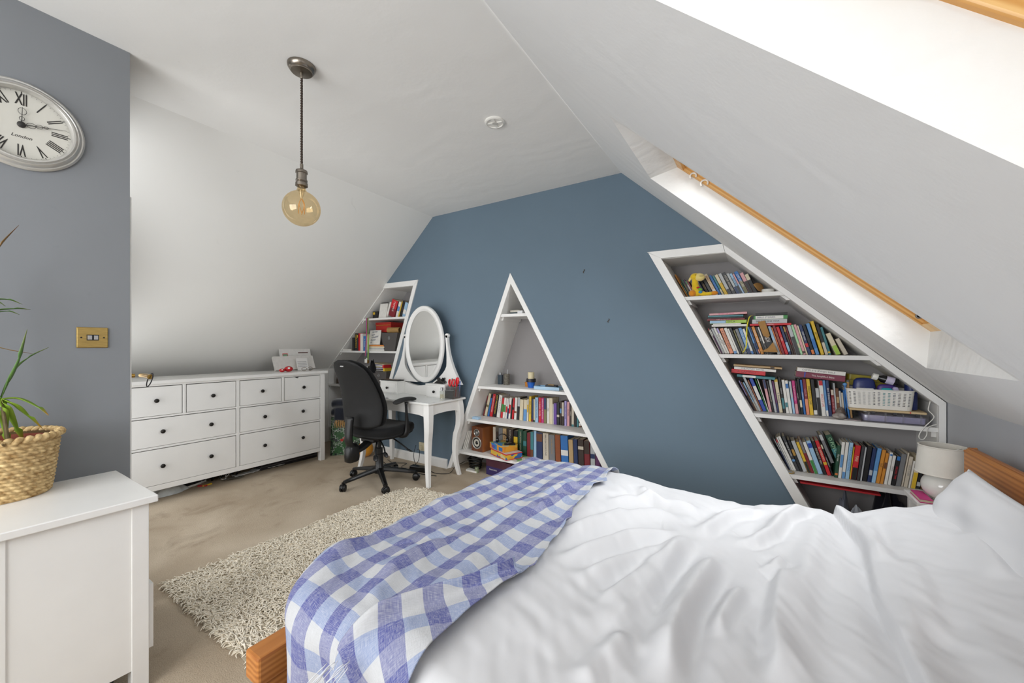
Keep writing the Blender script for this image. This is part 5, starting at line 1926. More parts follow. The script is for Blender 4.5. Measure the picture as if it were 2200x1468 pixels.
def lean_matrix(x, y, z, a, t):
    """stand a book of thickness t on the shelf with its low edge at x, leaning by a (top towards -x when positive)"""
    ca, sa = math.cos(a), math.sin(a)
    M = Matrix(((ca, 0, -sa, 0), (0, 1, 0, 0), (sa, 0, ca, 0), (0, 0, 0, 1)))
    p = Vector((x, y, z))
    if a < 0:
        p = p + Vector((0, 0, -sa * t))
    M.translation = p
    return M


def row(where, group, z, Y, ox, sc, books, ends, inner=None, depth=0.135):
    """books: (crop x of the spine's low corner, crop x of its other low corner, height m, lean deg, colour, band, title, title colour)"""
    n = len(books)
    minx = -9.0
    for i, bk in enumerate(books):
        c0, c1, h, a, col = bk[:5]
        band, title, tc = (list(bk[5:]) + [None] * 3)[:3]
        bp, bl = 0.72, 0.28
        if band and isinstance(band, tuple):
            band, bp, bl = band
        u0, u1 = ox + c0 / sc, ox + c1 / sc
        x0 = at_y(u0, 800, Y).x
        x1 = at_y(u1, 800, Y).x
        a_ = math.radians(a)
        w0 = x1 - x0
        if inner:
            x0 = max(x0, span(inner, z + 0.002)[0] + 0.005)
        x0 = max(x0, minx)
        x1 = max(x1, x0 + 0.55 * w0)
        t = max(0.004, (x1 - x0) * math.cos(a_) * 0.985)
        dd = min(depth + rnd.uniform(-0.012, 0.006), YW + DN - Y - 0.010)
        if inner:
            for _ in range(40):          # keep clear of the sloping side boards
                top = z + h * math.cos(a_) + abs(t * math.sin(a_)) + 0.002
                lo_, hi_ = span(inner, top)
                xr_ = x0 + t * math.cos(a_) - h * math.sin(a_)
                if xr_ > hi_ - 0.006 or x0 + t > span(inner, z + 0.002)[1] - 0.004:
                    h *= 0.96
                    x0 -= 0.001
                elif x0 - h * math.sin(a_) < lo_ + 0.002:
                    x0 += 0.003
                else:
                    break
        minx = x0 + t / math.cos(a_) + 0.0004
        if a_ < 0 and i + 1 < n:             # a book leaning on a more upright neighbour touches it with its top
            an = math.radians(books[i + 1][3])
            zt_ = h * math.cos(a_)
            minx = max(minx, x0 + t * math.cos(a_) - h * math.sin(a_) + zt_ * math.tan(an) + 0.003)
        M = lean_matrix(x0, Y + rnd.uniform(-0.004, 0.004), z + 0.0006, a_, t)
        size = ('slim ' if t < 0.013 else 'thick ' if t > 0.030 else '') + ('tall ' if h > 0.218 else 'short ' if h < 0.17 else '')
        k = i if i < (n + 1) // 2 else n - 1 - i
        end = ends[0] if i < (n + 1) // 2 else ends[1]
        bn = (' with %s band' % PAL[band][1]) if band else ''
        label = '%s%s book%s, %s from %s, %s' % (size, PAL[col][1], bn, ORD[k], end, where)
        for lb2 in ('%s book%s, %s from %s, %s' % (PAL[col][1], bn, ORD[k], end, where), '%s%s book, %s from %s, %s' % (size, PAL[col][1], ORD[k], end, where), '%s book, %s from %s, %s' % (PAL[col][1], ORD[k], end, where)):
            if len(label.split()) > 15:
                label = lb2
        book(M, t, dd, h, col, band, title, tc, label, group, bp, bl)


# ---- bookcase under the slope, top shelf
row('shelf with toy giraffe', 'books on the giraffe shelf', 1.523, 3.03, 1390, 5.242, [
    (376, 404, 0.205, 27, 'oc'), (406, 434, 0.135, 27, 'fg', None, 'LIGHT COMES', 'w'), (437, 490, 0.155, 26, 'fg', None, 'THE CROSS', 'go'), (492, 512, 0.160, 26, 'pl', None, 'STAND TALL', 'w'),
    (514, 540, 0.145, 26, 'w', ('g', 0.8, 0.2)), (543, 575, 0.145, 26, 'dr'), (600, 640, 0.150, 26, 'n', None, 'UPSIDE DOWN', 'w'), (645, 690, 0.155, 25, 'n', None, 'WALKING ON', 'w'), (694, 732, 0.155, 25, 'k', None, 'FAITH', 'go'),
    (736, 772, 0.160, 25, 'dg'), (778, 820, 0.180, 25, 'cr', ('w', 0.0, 0.35), 'WAKE UP CALL', 'o'), (826, 856, 0.170, 24.5, 'b'), (860, 886, 0.165, 24.5, 'te', ('cr', 0.0, 0.35)), (890, 930, 0.170, 24.5, 'y', ('cr', 0.62, 0.38)),
    (934, 975, 0.175, 24, 'lg', ('dg', 0.0, 0.32)), (979, 1024, 0.180, 24, 'dg', None, 'PETER WALKER', 'be'), (1028, 1058, 0.172, 24, 'lg', ('n', 0.0, 0.4)), (1062, 1092, 0.170, 24, 'lb', ('dg', 0.1, 0.35), 'JESUS FIRST', 'n'),
    (1095, 1116, 0.165, 24, 'pk', ('lb', 0.0, 0.55)), (1119, 1165, 0.180, 23.5, 'b', ('ol', 0.1, 0.5), 'LIVE NO LIES', 'w'), (1169, 1214, 0.165, 23, 'pk', ('k', 0.0, 0.62)), (1218, 1266, 0.160, 23, 'k', ('cr', 0.72, 0.28)),
], ('the blue wall end', 'the slope end'), RCI)

# ---- second shelf
row('shelf below the giraffe shelf', 'books on the shelf below the giraffe', 1.138, 2.99, 1480, 7.333, [
    (368, 400, 0.187, 24, 'w', ('r', 0.93, 0.07), 'REMEMBER ME', 'pl'), (404, 440, 0.180, 24, 'pl', ('w', 0.75, 0.25), None), (446, 515, 0.185, 23, 'lg'), (520, 588, 0.190, 22.5, 'w', None, 'WIN THE DAY', 'dg'), (592, 646, 0.185, 22, 'w', ('la', 0.80, 0.2), 'IIIIIIIIIIIIIIII', 'k'),
    (652, 712, 0.180, 20.5, 'sa', None, 'A SECOND SERVE', 'k'), (717, 768, 0.182, 20, 'w', ('sb', 0.0, 0.1)), (771, 800, 0.178, 20, 'w'), (803, 842, 0.182, 19.5, 'k'), (846, 872, 0.165, 19, 'ol'), (876, 926, 0.172, 18.5, 'gy'),
    (930, 986, 0.178, 18, 'sb', ('n', 0.0, 0.2), 'GOD, ACTION', 'w'), (990, 1030, 0.172, 18, 'w', ('b', 0.0, 0.12)), (1034, 1074, 0.190, 17.5, 'k'), (1078, 1108, 0.185, 17.5, 'sb', ('n', 0.0, 0.4)), (1111, 1134, 0.183, 17.5, 'n', ('sa', 0.03, 0.14)),
    (1138, 1190, 0.185, 17, 'oc', None, 'KNOW YOUR WHY', 'w'), (1195, 1232, 0.182, 17, 'k', None, 'WITH', 'w'), (1236, 1262, 0.182, 17, 'w', ('k', 0.0, 0.4)), (1268, 1385, 0.182, 17, 'db', ('k', 0.0, 0.45), 'NADI', 'w'),
    (1398, 1444, 0.185, 16.5, 'lb', ('lg', 0.0, 0.5)), (1447, 1468, 0.178, 16.5, 'o'), (1471, 1518, 0.190, 16, 'dr', None, 'CITY OF GODS', 'go'), (1523, 1573, 0.180, 16, 'r', None, 'RED', 'cr'), (1578, 1622, 0.185, 15.5, 'n', ('lb', 0.1, 0.32)), (1627, 1660, 0.180, 15.5, 'db', ('go', 0.82, 0.18)),
    (1662, 1690, 0.180, 15.5, 'dr', ('db', 0.0, 0.35)), (1695, 1756, 0.188, 15, 'lg', ('dg', 0.0, 0.6)), (1762, 1800, 0.190, 15, 'mi', ('cr', 0.22, 0.15)), (1805, 1850, 0.192, 15, 'pk', ('db', 0.04, 0.07)), (1854, 1878, 0.185, 15, 'cr'), (1884, 1936, 0.190, 15, 'n', ('r', 0.25, 0.12), 'ONE MAN', 'w'),
    (1941, 1994, 0.185, 15, 'k', ('o', 0.02, 0.14)), (2004, 2062, 0.196, 14.5, 'sb', ('b', 0.2, 0.3)), (2085, 2140, 0.210, 14.5, 'y', None, 'BEN HILL', 'k'), (2146, 2200, 0.190, 14, 'k', ('be', 0.0, 0.4)),
    (2208, 2254, 0.185, 14, 'te', ('y', 0.06, 0.06)),
], ('the blue wall end', 'the slope end'), RCI)
for (c0, c1, h, a, col, band, lb) in ((2318, 2410, 0.135, 21, 'cr', ('lm', 0.0, 0.42), 'cream and lime book leaning near the slope end, shelf below the giraffe shelf'),
                                      (2446, 2530, 0.102, 24, 'be', None, 'thick plain beige book leaning alone at the slope end, shelf below giraffe shelf')):
    x0, x1 = at_y(1480 + c0 / 7.333, 800, 2.99).x, at_y(1480 + c1 / 7.333, 800, 2.99).x
    t = (x1 - x0) * math.cos(math.radians(a)) * 0.9
    book(lean_matrix(x0, 2.985, 1.1386, math.radians(a), t), t, 0.13, h, col, band[0] if band else None, None, None, lb, 'books on the shelf below the giraffe', band[1] if band else 0.7, band[2] if band else 0.3)

# ---- third shelf
row('shelf with white plastic basket', 'books on the basket shelf', 0.772, 2.985, 1550, 7.586, [
    (408, 446, 0.208, 25, 'la', ('k', 0.0, 0.5)), (450, 488, 0.200, 24.5, 'br'), (492, 544, 0.195, 24, 'lb', ('be', 0.0, 0.3), 'BEAUTIFUL WORLD', 'n'), (550, 630, 0.230, 22.5, 'lg', None, 'LOOKING FOR GOD', 'n'), (636, 676, 0.210, 21.5, 'rb2'),
    (681, 744, 0.220, 20.5, 'rb', ('w', 0.34, 0.42)), (747, 760, 0.215, 18, 'g'), (764, 778, 0.215, 16.5, 'w'), (781, 826, 0.205, 10.5, 'pk', ('n', 0.72, 0.28)), (830, 862, 0.200, 9.5, 'k', None, 'ETERNAL IN HIS FUTURE', 'cr'),
    (867, 908, 0.206, 9, 'lg'), (912, 942, 0.200, 8.5, 'pl', ('n', 0.0, 0.3)), (946, 1004, 0.210, 8, 'cr', ('y', 0.92, 0.08), 'T. Forward', 'n'), (1010, 1052, 0.222, 7.5, 'k', ('te', 0.12, 0.3), 'SLEEPER', 'lg'), (1058, 1106, 0.208, 7, 'w', ('te', 0.18, 0.14)), (1110, 1160, 0.205, 7, 'w', ('b', 0.76, 0.14)),
    (1168, 1206, 0.200, 6.5, 'lb', ('lg', 0.5, 0.5)), (1212, 1264, 0.205, 6, 'mg', ('pk', 0.0, 0.3), 'The Right Letters of Praise', 'w'), (1268, 1294, 0.205, 6, 'k', None, 'CULTIVATE', 'w'), (1298, 1338, 0.218, 6, 'k', ('cr', 0.2, 0.2), None), (1343, 1381, 0.212, 5.5, 'b', None, 'STRENGTH', 'w'),
    (1386, 1442, 0.217, 5.5, 'dr', ('sa', 0.0, 0.44), 'CALLED', 'pk'), (1447, 1506, 0.218, 5.5, 'y', None, 'DREAM YOU CAN', 'k'), (1511, 1572, 0.217, 5, 'k', ('w', 0.02, 0.12)), (1578, 1636, 0.165, 5, 'lg', ('k', 0.0, 0.66)), (1642, 1708, 0.212, 5, 'w', ('r', 0.86, 0.14), 'SINGLE LIFE', 'r'),
    (1712, 1754, 0.214, 5, 'sb', ('w', 0.0, 0.16)), (1759, 1812, 0.215, 5, 'n', None, 'BEST THINGS FIRST', 'w'), (1817, 1866, 0.160, 4, 'dr', ('be', 0.8, 0.2), 'LORD OF MY LIFE', 'pk'), (1870, 1894, 0.200, 4, 'lg'), (1898, 1944, 0.170, 4, 'br', ('tn', 0.5, 0.2)), (1948, 1980, 0.155, 4, 'lg'), (1984, 2018, 0.145, 4, 'be'), (2022, 2046, 0.160, 4, 'b'),
], ('the blue wall end', 'the basket'), RCI)

# ---- fourth shelf
row('shelf behind bedside lamp', 'books on the shelf behind the lamp', 0.424, 2.965, 1610, 8.635, [
    (560, 598, 0.200, 24, 'n', ('lg', 0.6, 0.4)), (604, 652, 0.195, 23, 'lg', ('r', 0.90, 0.1), 'Aborda', 'n'), (657, 712, 0.210, 22.5, 'w'), (717, 814, 0.215, 22, 'w'), (820, 936, 0.215, 20.5, 'dg', ('sb', 0.27, 0.06), 'Brenda & Frenka', 'w'), (941, 998, 0.195, 19.5, 'k', ('go', 0.5, 0.2)),
    (1004, 1084, 0.190, 19, 'lg'), (1089, 1146, 0.185, 18.5, 'y', ('k', 0.0, 0.36)), (1151, 1208, 0.200, 18.5, 'dr', ('gy', 0.6, 0.4)), (1213, 1280, 0.190, 18, 'w', ('g', 0.0, 0.42)), (1285, 1374, 0.200, 17.5, 'lb', ('rb', 0.78, 0.14)), (1379, 1448, 0.200, 17, 'k', None, 'FISHERS OF MEN', 'be'),
    (1453, 1528, 0.207, 17, 'r', ('y', 0.30, 0.08), 'EL HERBANO', 'cr'), (1533, 1572, 0.185, 17, 'k', ('cr', 0.86, 0.14), 'CHRIST FOLLOW', 'w'),
], ('the blue wall end', 'the middle gap'), RCI)
row('shelf behind bedside lamp', 'books on the shelf behind the lamp', 0.424, 2.945, 1790, 5.366, [
    (12, 50, 0.190, -5, 'fg', ('o', 0.08, 0.06), 'Guy Law', 'w'), (56, 92, 0.212, -5, 'w', ('sb', 0.3, 0.35)), (97, 134, 0.212, -5.5, 'w', ('sb', 0.0, 0.18)), (139, 184, 0.212, -5.5, 'lb', None, 'PORTUGUESE READING', 'b'), (188, 200, 0.190, -5.5, 'y'), (205, 268, 0.200, -6, 'r', ('k', 0.0, 0.36), 'FIRE', 'cr'),
    (273, 304, 0.200, -6.5, 'dg'), (307, 330, 0.195, -6.5, 'lg'), (335, 390, 0.205, -7, 'k'), (395, 436, 0.195, -7.5, 'n', ('lg', 0.2, 0.15), None), (440, 486, 0.198, -8, 'sb', ('lb', 0.0, 0.35)), (491, 534, 0.192, -8.5, 'oc', None, 'LUZ', 'db'), (538, 576, 0.175, -8.5, 'oc', ('br', 0.5, 0.2)), (580, 622, 0.182, -8, 'w', ('b', 0.90, 0.05)),
    (627, 666, 0.165, -8, 'w', None, 'MARK', 'gy'), (671, 716, 0.165, -8, 'k', ('b', 0.86, 0.14), 'KILLING TIME', 'r'), (721, 782, 0.180, -8, 'gy'), (787, 806, 0.190, -8, 'be'), (811, 858, 0.170, -8, 'be', None, 'DEUS CARE', 'gy'), (862, 884, 0.150, -8, 'w'), (889, 946, 0.175, -8, 'cr', ('y', 0.0, 0.5)), (951, 1002, 0.150, -8, 'k', ('lg', 0.1, 0.15)), (1007, 1062, 0.150, -8, 'br'),
], ('the green propped book', 'the lamp'), RCI)

# ---- triangle, middle shelf
row('shelf under the blue flowerpot', 'paperbacks in the triangular bookcase', 0.506, 3.075, 1020, 8.8, [
    (84, 110, 0.205, -16, 'dr', ('k', 0.3, 0.4)), (116, 196, 0.225, -14.5, 'cr', ('ol', 0.4, 0.1)), (204, 264, 0.222, -13, 'b', ('k', 0.82, 0.18), 'LUCKIEST', 'te'), (270, 330, 0.222, -11.5, 'r', None, 'JALLON WITH JONES!', 'w'), (336, 398, 0.222, -10.5, 'k', None, 'ANT MIDDLETON', 'y'), (404, 468, 0.215, -9, 'w', None, 'OUT OF A FOREST', 'gy'),
    (474, 518, 0.190, -7, 'r', ('g', 0.30, 0.4)), (522, 564, 0.195, -6.5, 'w', ('g', 0.3, 0.35)), (570, 600, 0.190, -6, 'w', ('r', 0.3, 0.3)), (604, 624, 0.195, -6, 'n', ('w', 0.5, 0.5)), (628, 664, 0.200, -5.5, 'w', ('r', 0.25, 0.42)), (668, 690, 0.185, -5, 'k'), (694, 724, 0.195, -5, 'r', ('k', 0.45, 0.12)),
    (742, 784, 0.205, -4, 'w', ('rb2', 0.30, 0.08)), (789, 836, 0.208, -3.5, 'k', ('lg', 0.6, 0.4)), (842, 906, 0.192, -3, 'cr'), (912, 980, 0.192, -2, 'cr', ('sb', 0.0, 0.55)), (985, 1010, 0.200, -1.5, 'w', ('y', 0.4, 0.35)), (1015, 1060, 0.225, -1, 'y', None, 'SMALL HOURS', 'br'), (1064, 1096, 0.205, -1, 'n', ('dr', 0.0, 0.12)),
    (1101, 1134, 0.205, 0, 'cr', ('fg', 0.0, 0.08)), (1144, 1198, 0.222, 0, 'lb', None, 'SONGS IN THE HOUSE', 'n'), (1203, 1246, 0.222, 0, 'r', None, '31 DAYS  STATE', 'w'), (1254, 1300, 0.222, 0, 'mg', None, 'THROUGH THE KEYHOLE', 'w'), (1305, 1354, 0.222, 0, 'ol', ('n', 0.55, 0.45)), (1360, 1404, 0.222, 0, 'w', None, '1421', 'dg'),
    (1409, 1470, 0.225, 0, 'cr'), (1476, 1490, 0.175, 0, 'w'), (1495, 1548, 0.185, 0, 'pu'), (1554, 1604, 0.195, 0, 'k', ('be', 0.35, 0.1)), (1609, 1640, 0.205, 0, 'db', ('sb', 0.5, 0.2)), (1645, 1686, 0.198, 0, 'db', ('be', 0.4, 0.6)),
    (1694, 1734, 0.212, 0, 'la', None, 'THE WAY HOME', 'dg'), (1740, 1786, 0.205, 0, 'pk', None, 'SISTERS', 'br'), (1791, 1826, 0.195, 0, 'db', None, 'DAISY', 'be'), (1831, 1876, 0.185, 0, 'be', ('te', 0.0, 0.1)), (1881, 1926, 0.170, 0, 'k'), (1931, 1962, 0.140, 0, 'te'), (1966, 2000, 0.120, 0, 'br', ('w', 0.1, 0.2)),
], ('the desk side', 'the bed side'), TRII)

# ---- triangle, lower shelf
row('shelf with the wooden loudspeaker', 'large books on the loudspeaker shelf', 0.190, 3.06, 980, 6.667, [
    (528, 566, 0.225, 0, 'be'), (570, 602, 0.180, 0, 'db'), (606, 664, 0.225, 0, 'gy'), (669, 722, 0.225, 0, 'tn', None, 'MORTON', 'br'), (728, 814, 0.225, 0, 'db', None, 'ROMAN BATHS', 'be'), (820, 878, 0.215, 0, 'k', ('y', 0.4, 0.35)), (883, 952, 0.235, 0, 'fg', None, 'EVERLASTING LEADER', 'cr'), (957, 1006, 0.225, 0, 'fg', ('te', 0.4, 0.2)), (1012, 1060, 0.215, 0, 'dr'),
    (1064, 1104, 0.228, 0, 'te', ('br', 0.0, 0.3)), (1108, 1146, 0.240, 0, 'lb'), (1152, 1238, 0.232, 0.5, 'n', ('br', 0.65, 0.3), None), (1246, 1328, 0.232, 1, 'be', None, 'BIBLE BACKGROUND', 'dg'), (1336, 1420, 0.225, 1.5, 'gy', None, 'New Bible Dictionary', 'go'), (1426, 1500, 0.232, 2, 'rb2'), (1508, 1612, 0.232, 2.5, 'b', ('w', 0.27, 0.2)),
    (1620, 1684, 0.205, 2.5, 'tn'), (1690, 1748, 0.215, 2.5, 'n'), (1755, 1836, 0.220, 2, 'db', ('be', 0.62, 0.12)), (1842, 1920, 0.215, 2, 'dr', ('db', 0.5, 0.5)), (1926, 1990, 0.190, 1, 'lg', ('n', 0.4, 0.2)), (1996, 2060, 0.160, 1, 'pl'),
], ('the loudspeaker', 'the bed side'), TRII)


def flat_stack(Y, items, group):
    """horizontal books, lowest first: (u0, u1, z of underside, thickness, tilt deg, colour, band, title, title colour, label)"""
    for (u0, u1, z, t, tilt, col, band, title, tc, label) in items:
        x0, x1 = at_y(u0, 800, Y).x, at_y(u1, 800, Y).x
        L = x1 - x0
        a = math.radians(tilt)
        ca, sa = math.cos(a), math.sin(a)
        # local x (thickness) -> up, local z (height) -> towards -x, local y -> into the shelf
        M = Matrix(((-sa, 0, -ca, 0), (0, 1, 0, 0), (ca, 0, -sa, 0), (0, 0, 0, 1)))
        M.translation = Vector((x1, Y, z + sa * L if sa > 0 else z))
        if sa < 0:
            M.translation = Vector((x1, Y, z))
        b = book(M, t, 0.13, L, col, band[0] if band else None, title, tc, label, group, band[1] if band else 0.7, band[2] if band else 0.3)


def vz(u, v, Y):
    return at_y(u, v, Y).z


YS = 2.975
# lying on the books of the second shelf
zt2 = 1.3215
flat_stack(YS, [
    (1529, 1606, zt2, 0.014, 0, 'w', ('o', 0.0, 0.0001), None, None, 'white book at the bottom of the lying stack with the pink book on top'),
    (1532, 1592, zt2 + 0.0145, 0.007, 0, 'w', None, None, None, 'slim white booklet second from bottom in the stack under the pink book'),
    (1525, 1604, zt2 + 0.022, 0.020, 0, 'lm', ('lb', 0.55, 0.45), 'JOSHUA', 'k', 'lime and pale blue book lying in the stack under the pink book'),
    (1519, 1600, zt2 + 0.0425, 0.012, 0, 'dr', None, 'KEEP GOING WITH', 'pk', 'dark red book lying in the stack under the pink book'),
    (1521, 1597, zt2 + 0.055, 0.010, 0, 'k', None, None, None, 'black book lying in the stack under the pink book'),
    (1521, 1597, zt2 + 0.0655, 0.011, 0, 'te', None, None, None, 'teal book lying second from top in the stack with pink book'),
    (1524, 1605, zt2 + 0.077, 0.014, 1.0, 'pk', None, 'SECRETS OF LOVE', 'mg', 'pink book lying on top of a stack below the giraffe shelf'),
], 'books lying below the giraffe shelf')
flat_stack(YS, [
    (1611, 1700, zt2 + 0.001, 0.013, 0, 'r', None, 'THE TRAFFIC', 'w', 'red book lying at the bottom of the stack with the green book'),
    (1616, 1691, zt2 + 0.0145, 0.027, 0, 'lg', None, 'BIBLE IN ONE YEAR', 'dg', 'thick pale grey book lying between the red and the green book'),
    (1619, 1692, zt2 + 0.042, 0.022, 0, 'g', ('w', 0.12, 0.82), 'BIBLE STORIES', 'n', 'green book with white title panel lying below the giraffe shelf'),
    (1623, 1692, zt2 + 0.0645, 0.016, 0, 'k', None, None, None, 'black book lying on the green book below the giraffe shelf'),
], 'books lying below the giraffe shelf')
# lying on the third shelf's books
zt3 = 0.975
flat_stack(2.95, [
    (1583, 1665, zt3 + 0.004, 0.016, -3.5, 'te', ('w', 0.5, 0.35), 'My Story', 'w', 'teal book lying lowest under the red book above the basket shelf'),
    (1571, 1644, zt3 + 0.0285, 0.026, -4.0, 'r', None, 'A CAMINO', 'dr', 'thick red book lying above the books on the basket shelf'),
    (1577, 1667, zt3 + 0.052, 0.017, -3.5, 'w', None, 'THE POWER  NOTES', 'gy', 'white book lying between the red and the tan book'),
    (1576, 1680, zt3 + 0.072, 0.012, -3.0, 'tn', ('db', 0.15, 0.08), None, None, 'tan book with black cover lying on top of the white book'),
], 'books lying on the basket shelf')
flat_stack(2.94, [
    (1709, 1815, 0.985, 0.033, -5.5, 'wi', ('rb', 0.80, 0.025), 'The Amplified Bible', 'w', 'thick wine red book lettered in white lying flat beside the basket'),
    (1712, 1816, 1.019, 0.023, -5.5, 'w', None, 'COMPLETE JEWISH BIBLE', 'gy', 'white book lying on the thick wine red book beside the basket'),
], 'books lying on the basket shelf')

# ---- corner bookcase, upper two shelves
row('top shelf of corner bookcase', 'books in the corner bookcase', 1.497, 2.945, 700, 6.99, [
    (905, 925, 0.185, -21, 'w'), (940, 1036, 0.190, -21, 'dr', ('r', 0.5, 0.5), 'TEMPLE', 'w'), (1042, 1078, 0.175, -20, 'w', ('sb', 0.4, 0.3)), (1082, 1094, 0.180, -20, 'y'), (1098, 1138, 0.180, -20, 'k', ('db', 0.4, 0.2)), (1142, 1186, 0.160, -19, 'lb', ('w', 0.2, 0.3)),
], ('the calendar', 'the mirror side'), LCI)
row('grey bin shelf, corner bookcase', 'books in the corner bookcase', 1.129, 2.90, 700, 6.99, [
    (382, 414, 0.155, 0, 'k'), (418, 460, 0.205, 0, 'k', None, 'CERAMICS', 'y'), (463, 484, 0.205, 0, 'k', ('y', 0.75, 0.15)), (487, 514, 0.205, 0, 'r'), (520, 556, 0.200, 0, 'w'), (562, 598, 0.170, 0, 'b', None, 'in France', 'w'), (602, 622, 0.180, 0, 'cr'),
], ('the slope side', 'the lanyards'), LCI)
flat_stack(2.89, [(736, 754, 1.1295, 0.018, 0, 'w', None, None, None, 'white book lying flat at the slope side of the corner bookcase')], 'books in the corner bookcase')
# ================================================================== the other things on the shelves
zR1, zR2, zR3, zR4 = 1.5236, 1.1386, 0.7726, 0.4246
# toy giraffe sitting on the edge of the top shelf
M_gy = cloth('yellow_plush', '#e0bc2a', 0.3, 0.95, 200, 0.4)
M_gl = cloth('pale_yellow_plush', '#e2cf86', 0.3, 0.95, 200, 0.4)
M_go = cloth('orange_plush', '#d88a26', 0.3, 0.95, 200, 0.4)
M_gr = cloth('green_felt', '#6aa83a', 0.2)
M_bl = cloth('blue_felt', '#3d84a8', 0.2)
M_rd = cloth('red_felt', '#b8302c', 0.2)
gp = at_y(1497, 633, 2.925)
gf = thing('toy_giraffe', 'yellow plush toy giraffe sitting in front of books on the top shelf', 'soft toy', (gp.x, 2.925, zR1 + 0.004))


def blob(name, c, rx, ry, rz, m, parent, rot=None, n=18):
    M = Matrix.Translation(Vector(c)) @ (rot.to_4x4() if rot else Matrix.Identity(4)) @ Matrix.Diagonal((rx, ry, rz, 1))
    prof = [(math.sin(math.pi * i / n), -math.cos(math.pi * i / n)) for i in range(n + 1)]
    prof[0] = (0, -1); prof[-1] = (0, 1)
    return MB().lathe(prof, 24, M).build(name, m, parent, smooth='all')


def rotm(ax, deg):
    return Matrix.Rotation(math.radians(deg), 3, ax)


blob('body', (0.0, 0, 0.030), 0.034, 0.030, 0.032, M_gy, gf)
blob('leg', (-0.024, -0.020, 0.022), 0.024, 0.024, 0.023, M_go, gf)
blob('leg', (-0.020, 0.018, 0.026), 0.024, 0.022, 0.026, M_go, gf)
lg = MB().tube(smooth_path([(0.02, -0.012, 0.020), (0.055, -0.016, 0.013), (0.095, -0.018, 0.014)], 5), [0.016] * 5 + [0.012] * 6, 12).build('foreleg', M_gy, gf, smooth='all')
blob('hoof', (0.108, -0.018, 0.015), 0.022, 0.015, 0.014, M_go, lg)
MB().tube(smooth_path([(-0.004, 0, 0.050), (-0.010, -0.002, 0.085), (-0.012, -0.004, 0.118)], 6), [0.024] * 4 + [0.021] * 5 + [0.019] * 4, 16).build('neck', M_gy, gf, smooth='all')
blob('head', (-0.010, -0.006, 0.136), 0.030, 0.026, 0.024, M_gy, gf)
mz = blob('muzzle', (0.018, -0.008, 0.130), 0.034, 0.028, 0.027, M_gl, gf, rotm('Y', 10))
MB().tube(smooth_path([(0.020, -0.037, 0.133), (0.034, -0.034, 0.132), (0.046, -0.026, 0.134)], 5), 0.0010, 5).build('smile', M_ink, mz, smooth='all')
blob('ear', (-0.040, -0.010, 0.122), 0.008, 0.006, 0.019, M_gl, gf, rotm('Y', 25))
blob('eye', (-0.004, -0.030, 0.143), 0.0028, 0.002, 0.0028, M_ink, gf)
blob('patch', (0.024, -0.026, 0.045), 0.014, 0.004, 0.008, M_gr, gf, rotm('Y', 20))
blob('patch', (0.026, -0.030, 0.026), 0.012, 0.004, 0.010, M_bl, gf)
blob('patch', (0.010, -0.022, 0.058), 0.010, 0.006, 0.006, M_rd, gf)
# roll of tape, brown wrapper by the slope
tp = at_y(1659, 624, 3.0)
tr_ = thing('tape_roll', 'white roll of tape at the slope end of the giraffe shelf', 'tape roll', (at_y(1650, 624, 2.93).x, 2.93, zR1 + 0.001))
MB().lathe([(0.020, 0), (0.034, 0), (0.034, 0.022), (0.020, 0.022), (0.020, 0)], 32, cap=False).build('tape', mat('white_tape', '#d9d7d0', 0.4), tr_, smooth=True)
MB().lathe([(0.0185, 0), (0.020, 0), (0.020, 0.022), (0.0185, 0.022), (0.0185, 0)], 28, cap=False).build('core', mat('cardboard', '#a5824f', 0.9, 0, 0.1, 60), tr_, smooth=True)
M_kraft = mat('brown_kraft_paper', '#a67c45', 0.75, 0, 0.1, 20, 0.2, 60)
br_ = MB()
rows = []
for i in range(9):
    t = i / 8
    rows.append([Vector((0.05 * (u - 0.5) + 0.03 * t, 0.06 * u, 0.002 + 0.055 * (1 - t) ** 1.5 + 0.012 * math.sin(3 * u + 2 * t))) for u in np.linspace(0, 1, 7)])
br_.grid(rows)
o = br_.build('paper_wrapper', M_kraft, None, smooth='all', loc=(at_y(1630, 624, 3.0).x - 0.005, 2.965, zR1 + 0.009))
md = o.modifiers.new('thickness', 'SOLIDIFY'); md.thickness = 0.001
tag(o, 'crumpled brown paper wrapper beside the white tape roll', 'wrapper')

# yellow ribbon marker hanging from the grey book
rp = [at_y(u, v, 2.955) for u, v in ((1617, 678), (1610, 682), (1605, 702), (1604, 725), (1603, 745), (1597, 757))]
rows = []
for i, p in enumerate(smooth_path(rp, 5)):
    rows.append([p + Vector((-0.0035, 0.001 * math.sin(i), 0)), p + Vector((0.0035, -0.001 * math.sin(i * 0.8), 0.001))])
o = MB().grid(rows).build('ribbon_marker', cloth('yellow_ribbon', '#e2d53a', 0.1, 0.5), None, smooth='all')
md = o.modifiers.new('thickness', 'SOLIDIFY'); md.thickness = 0.0006
tag(o, 'yellow ribbon hanging in front of books below the giraffe shelf', 'ribbon')
# brown paper bag leaning over the books
pts = [(1628, 692), (1643, 689), (1654, 721), (1650, 726), (1640, 722)]
o = MB().prism([(at_y(u, v, 2.968).x, at_y(u, v, 2.968).z) for u, v in pts], 2.962, 2.968).build('paper_bag', M_kraft, None)
tag(o, 'ragged brown paper flap hanging over the books below the giraffe shelf', 'paper')
pts = [(1634, 756), (1650, 748), (1661, 735), (1664, 742), (1671, 757)]
o = MB().prism([(at_y(u, v, 2.955).x, max(zR2 + 0.0006, at_y(u, v, 2.955).z)) for u, v in pts], 2.945, 2.955).build('envelope', M_kraft, None)
tag(o, 'folded brown envelope standing before the books below the giraffe shelf', 'envelope')

# ---- basket shelf: clear storage tray, folders, white perforated basket and its contents
def pb(u, v, Y=2.90):
    return at_y(u, v, Y)


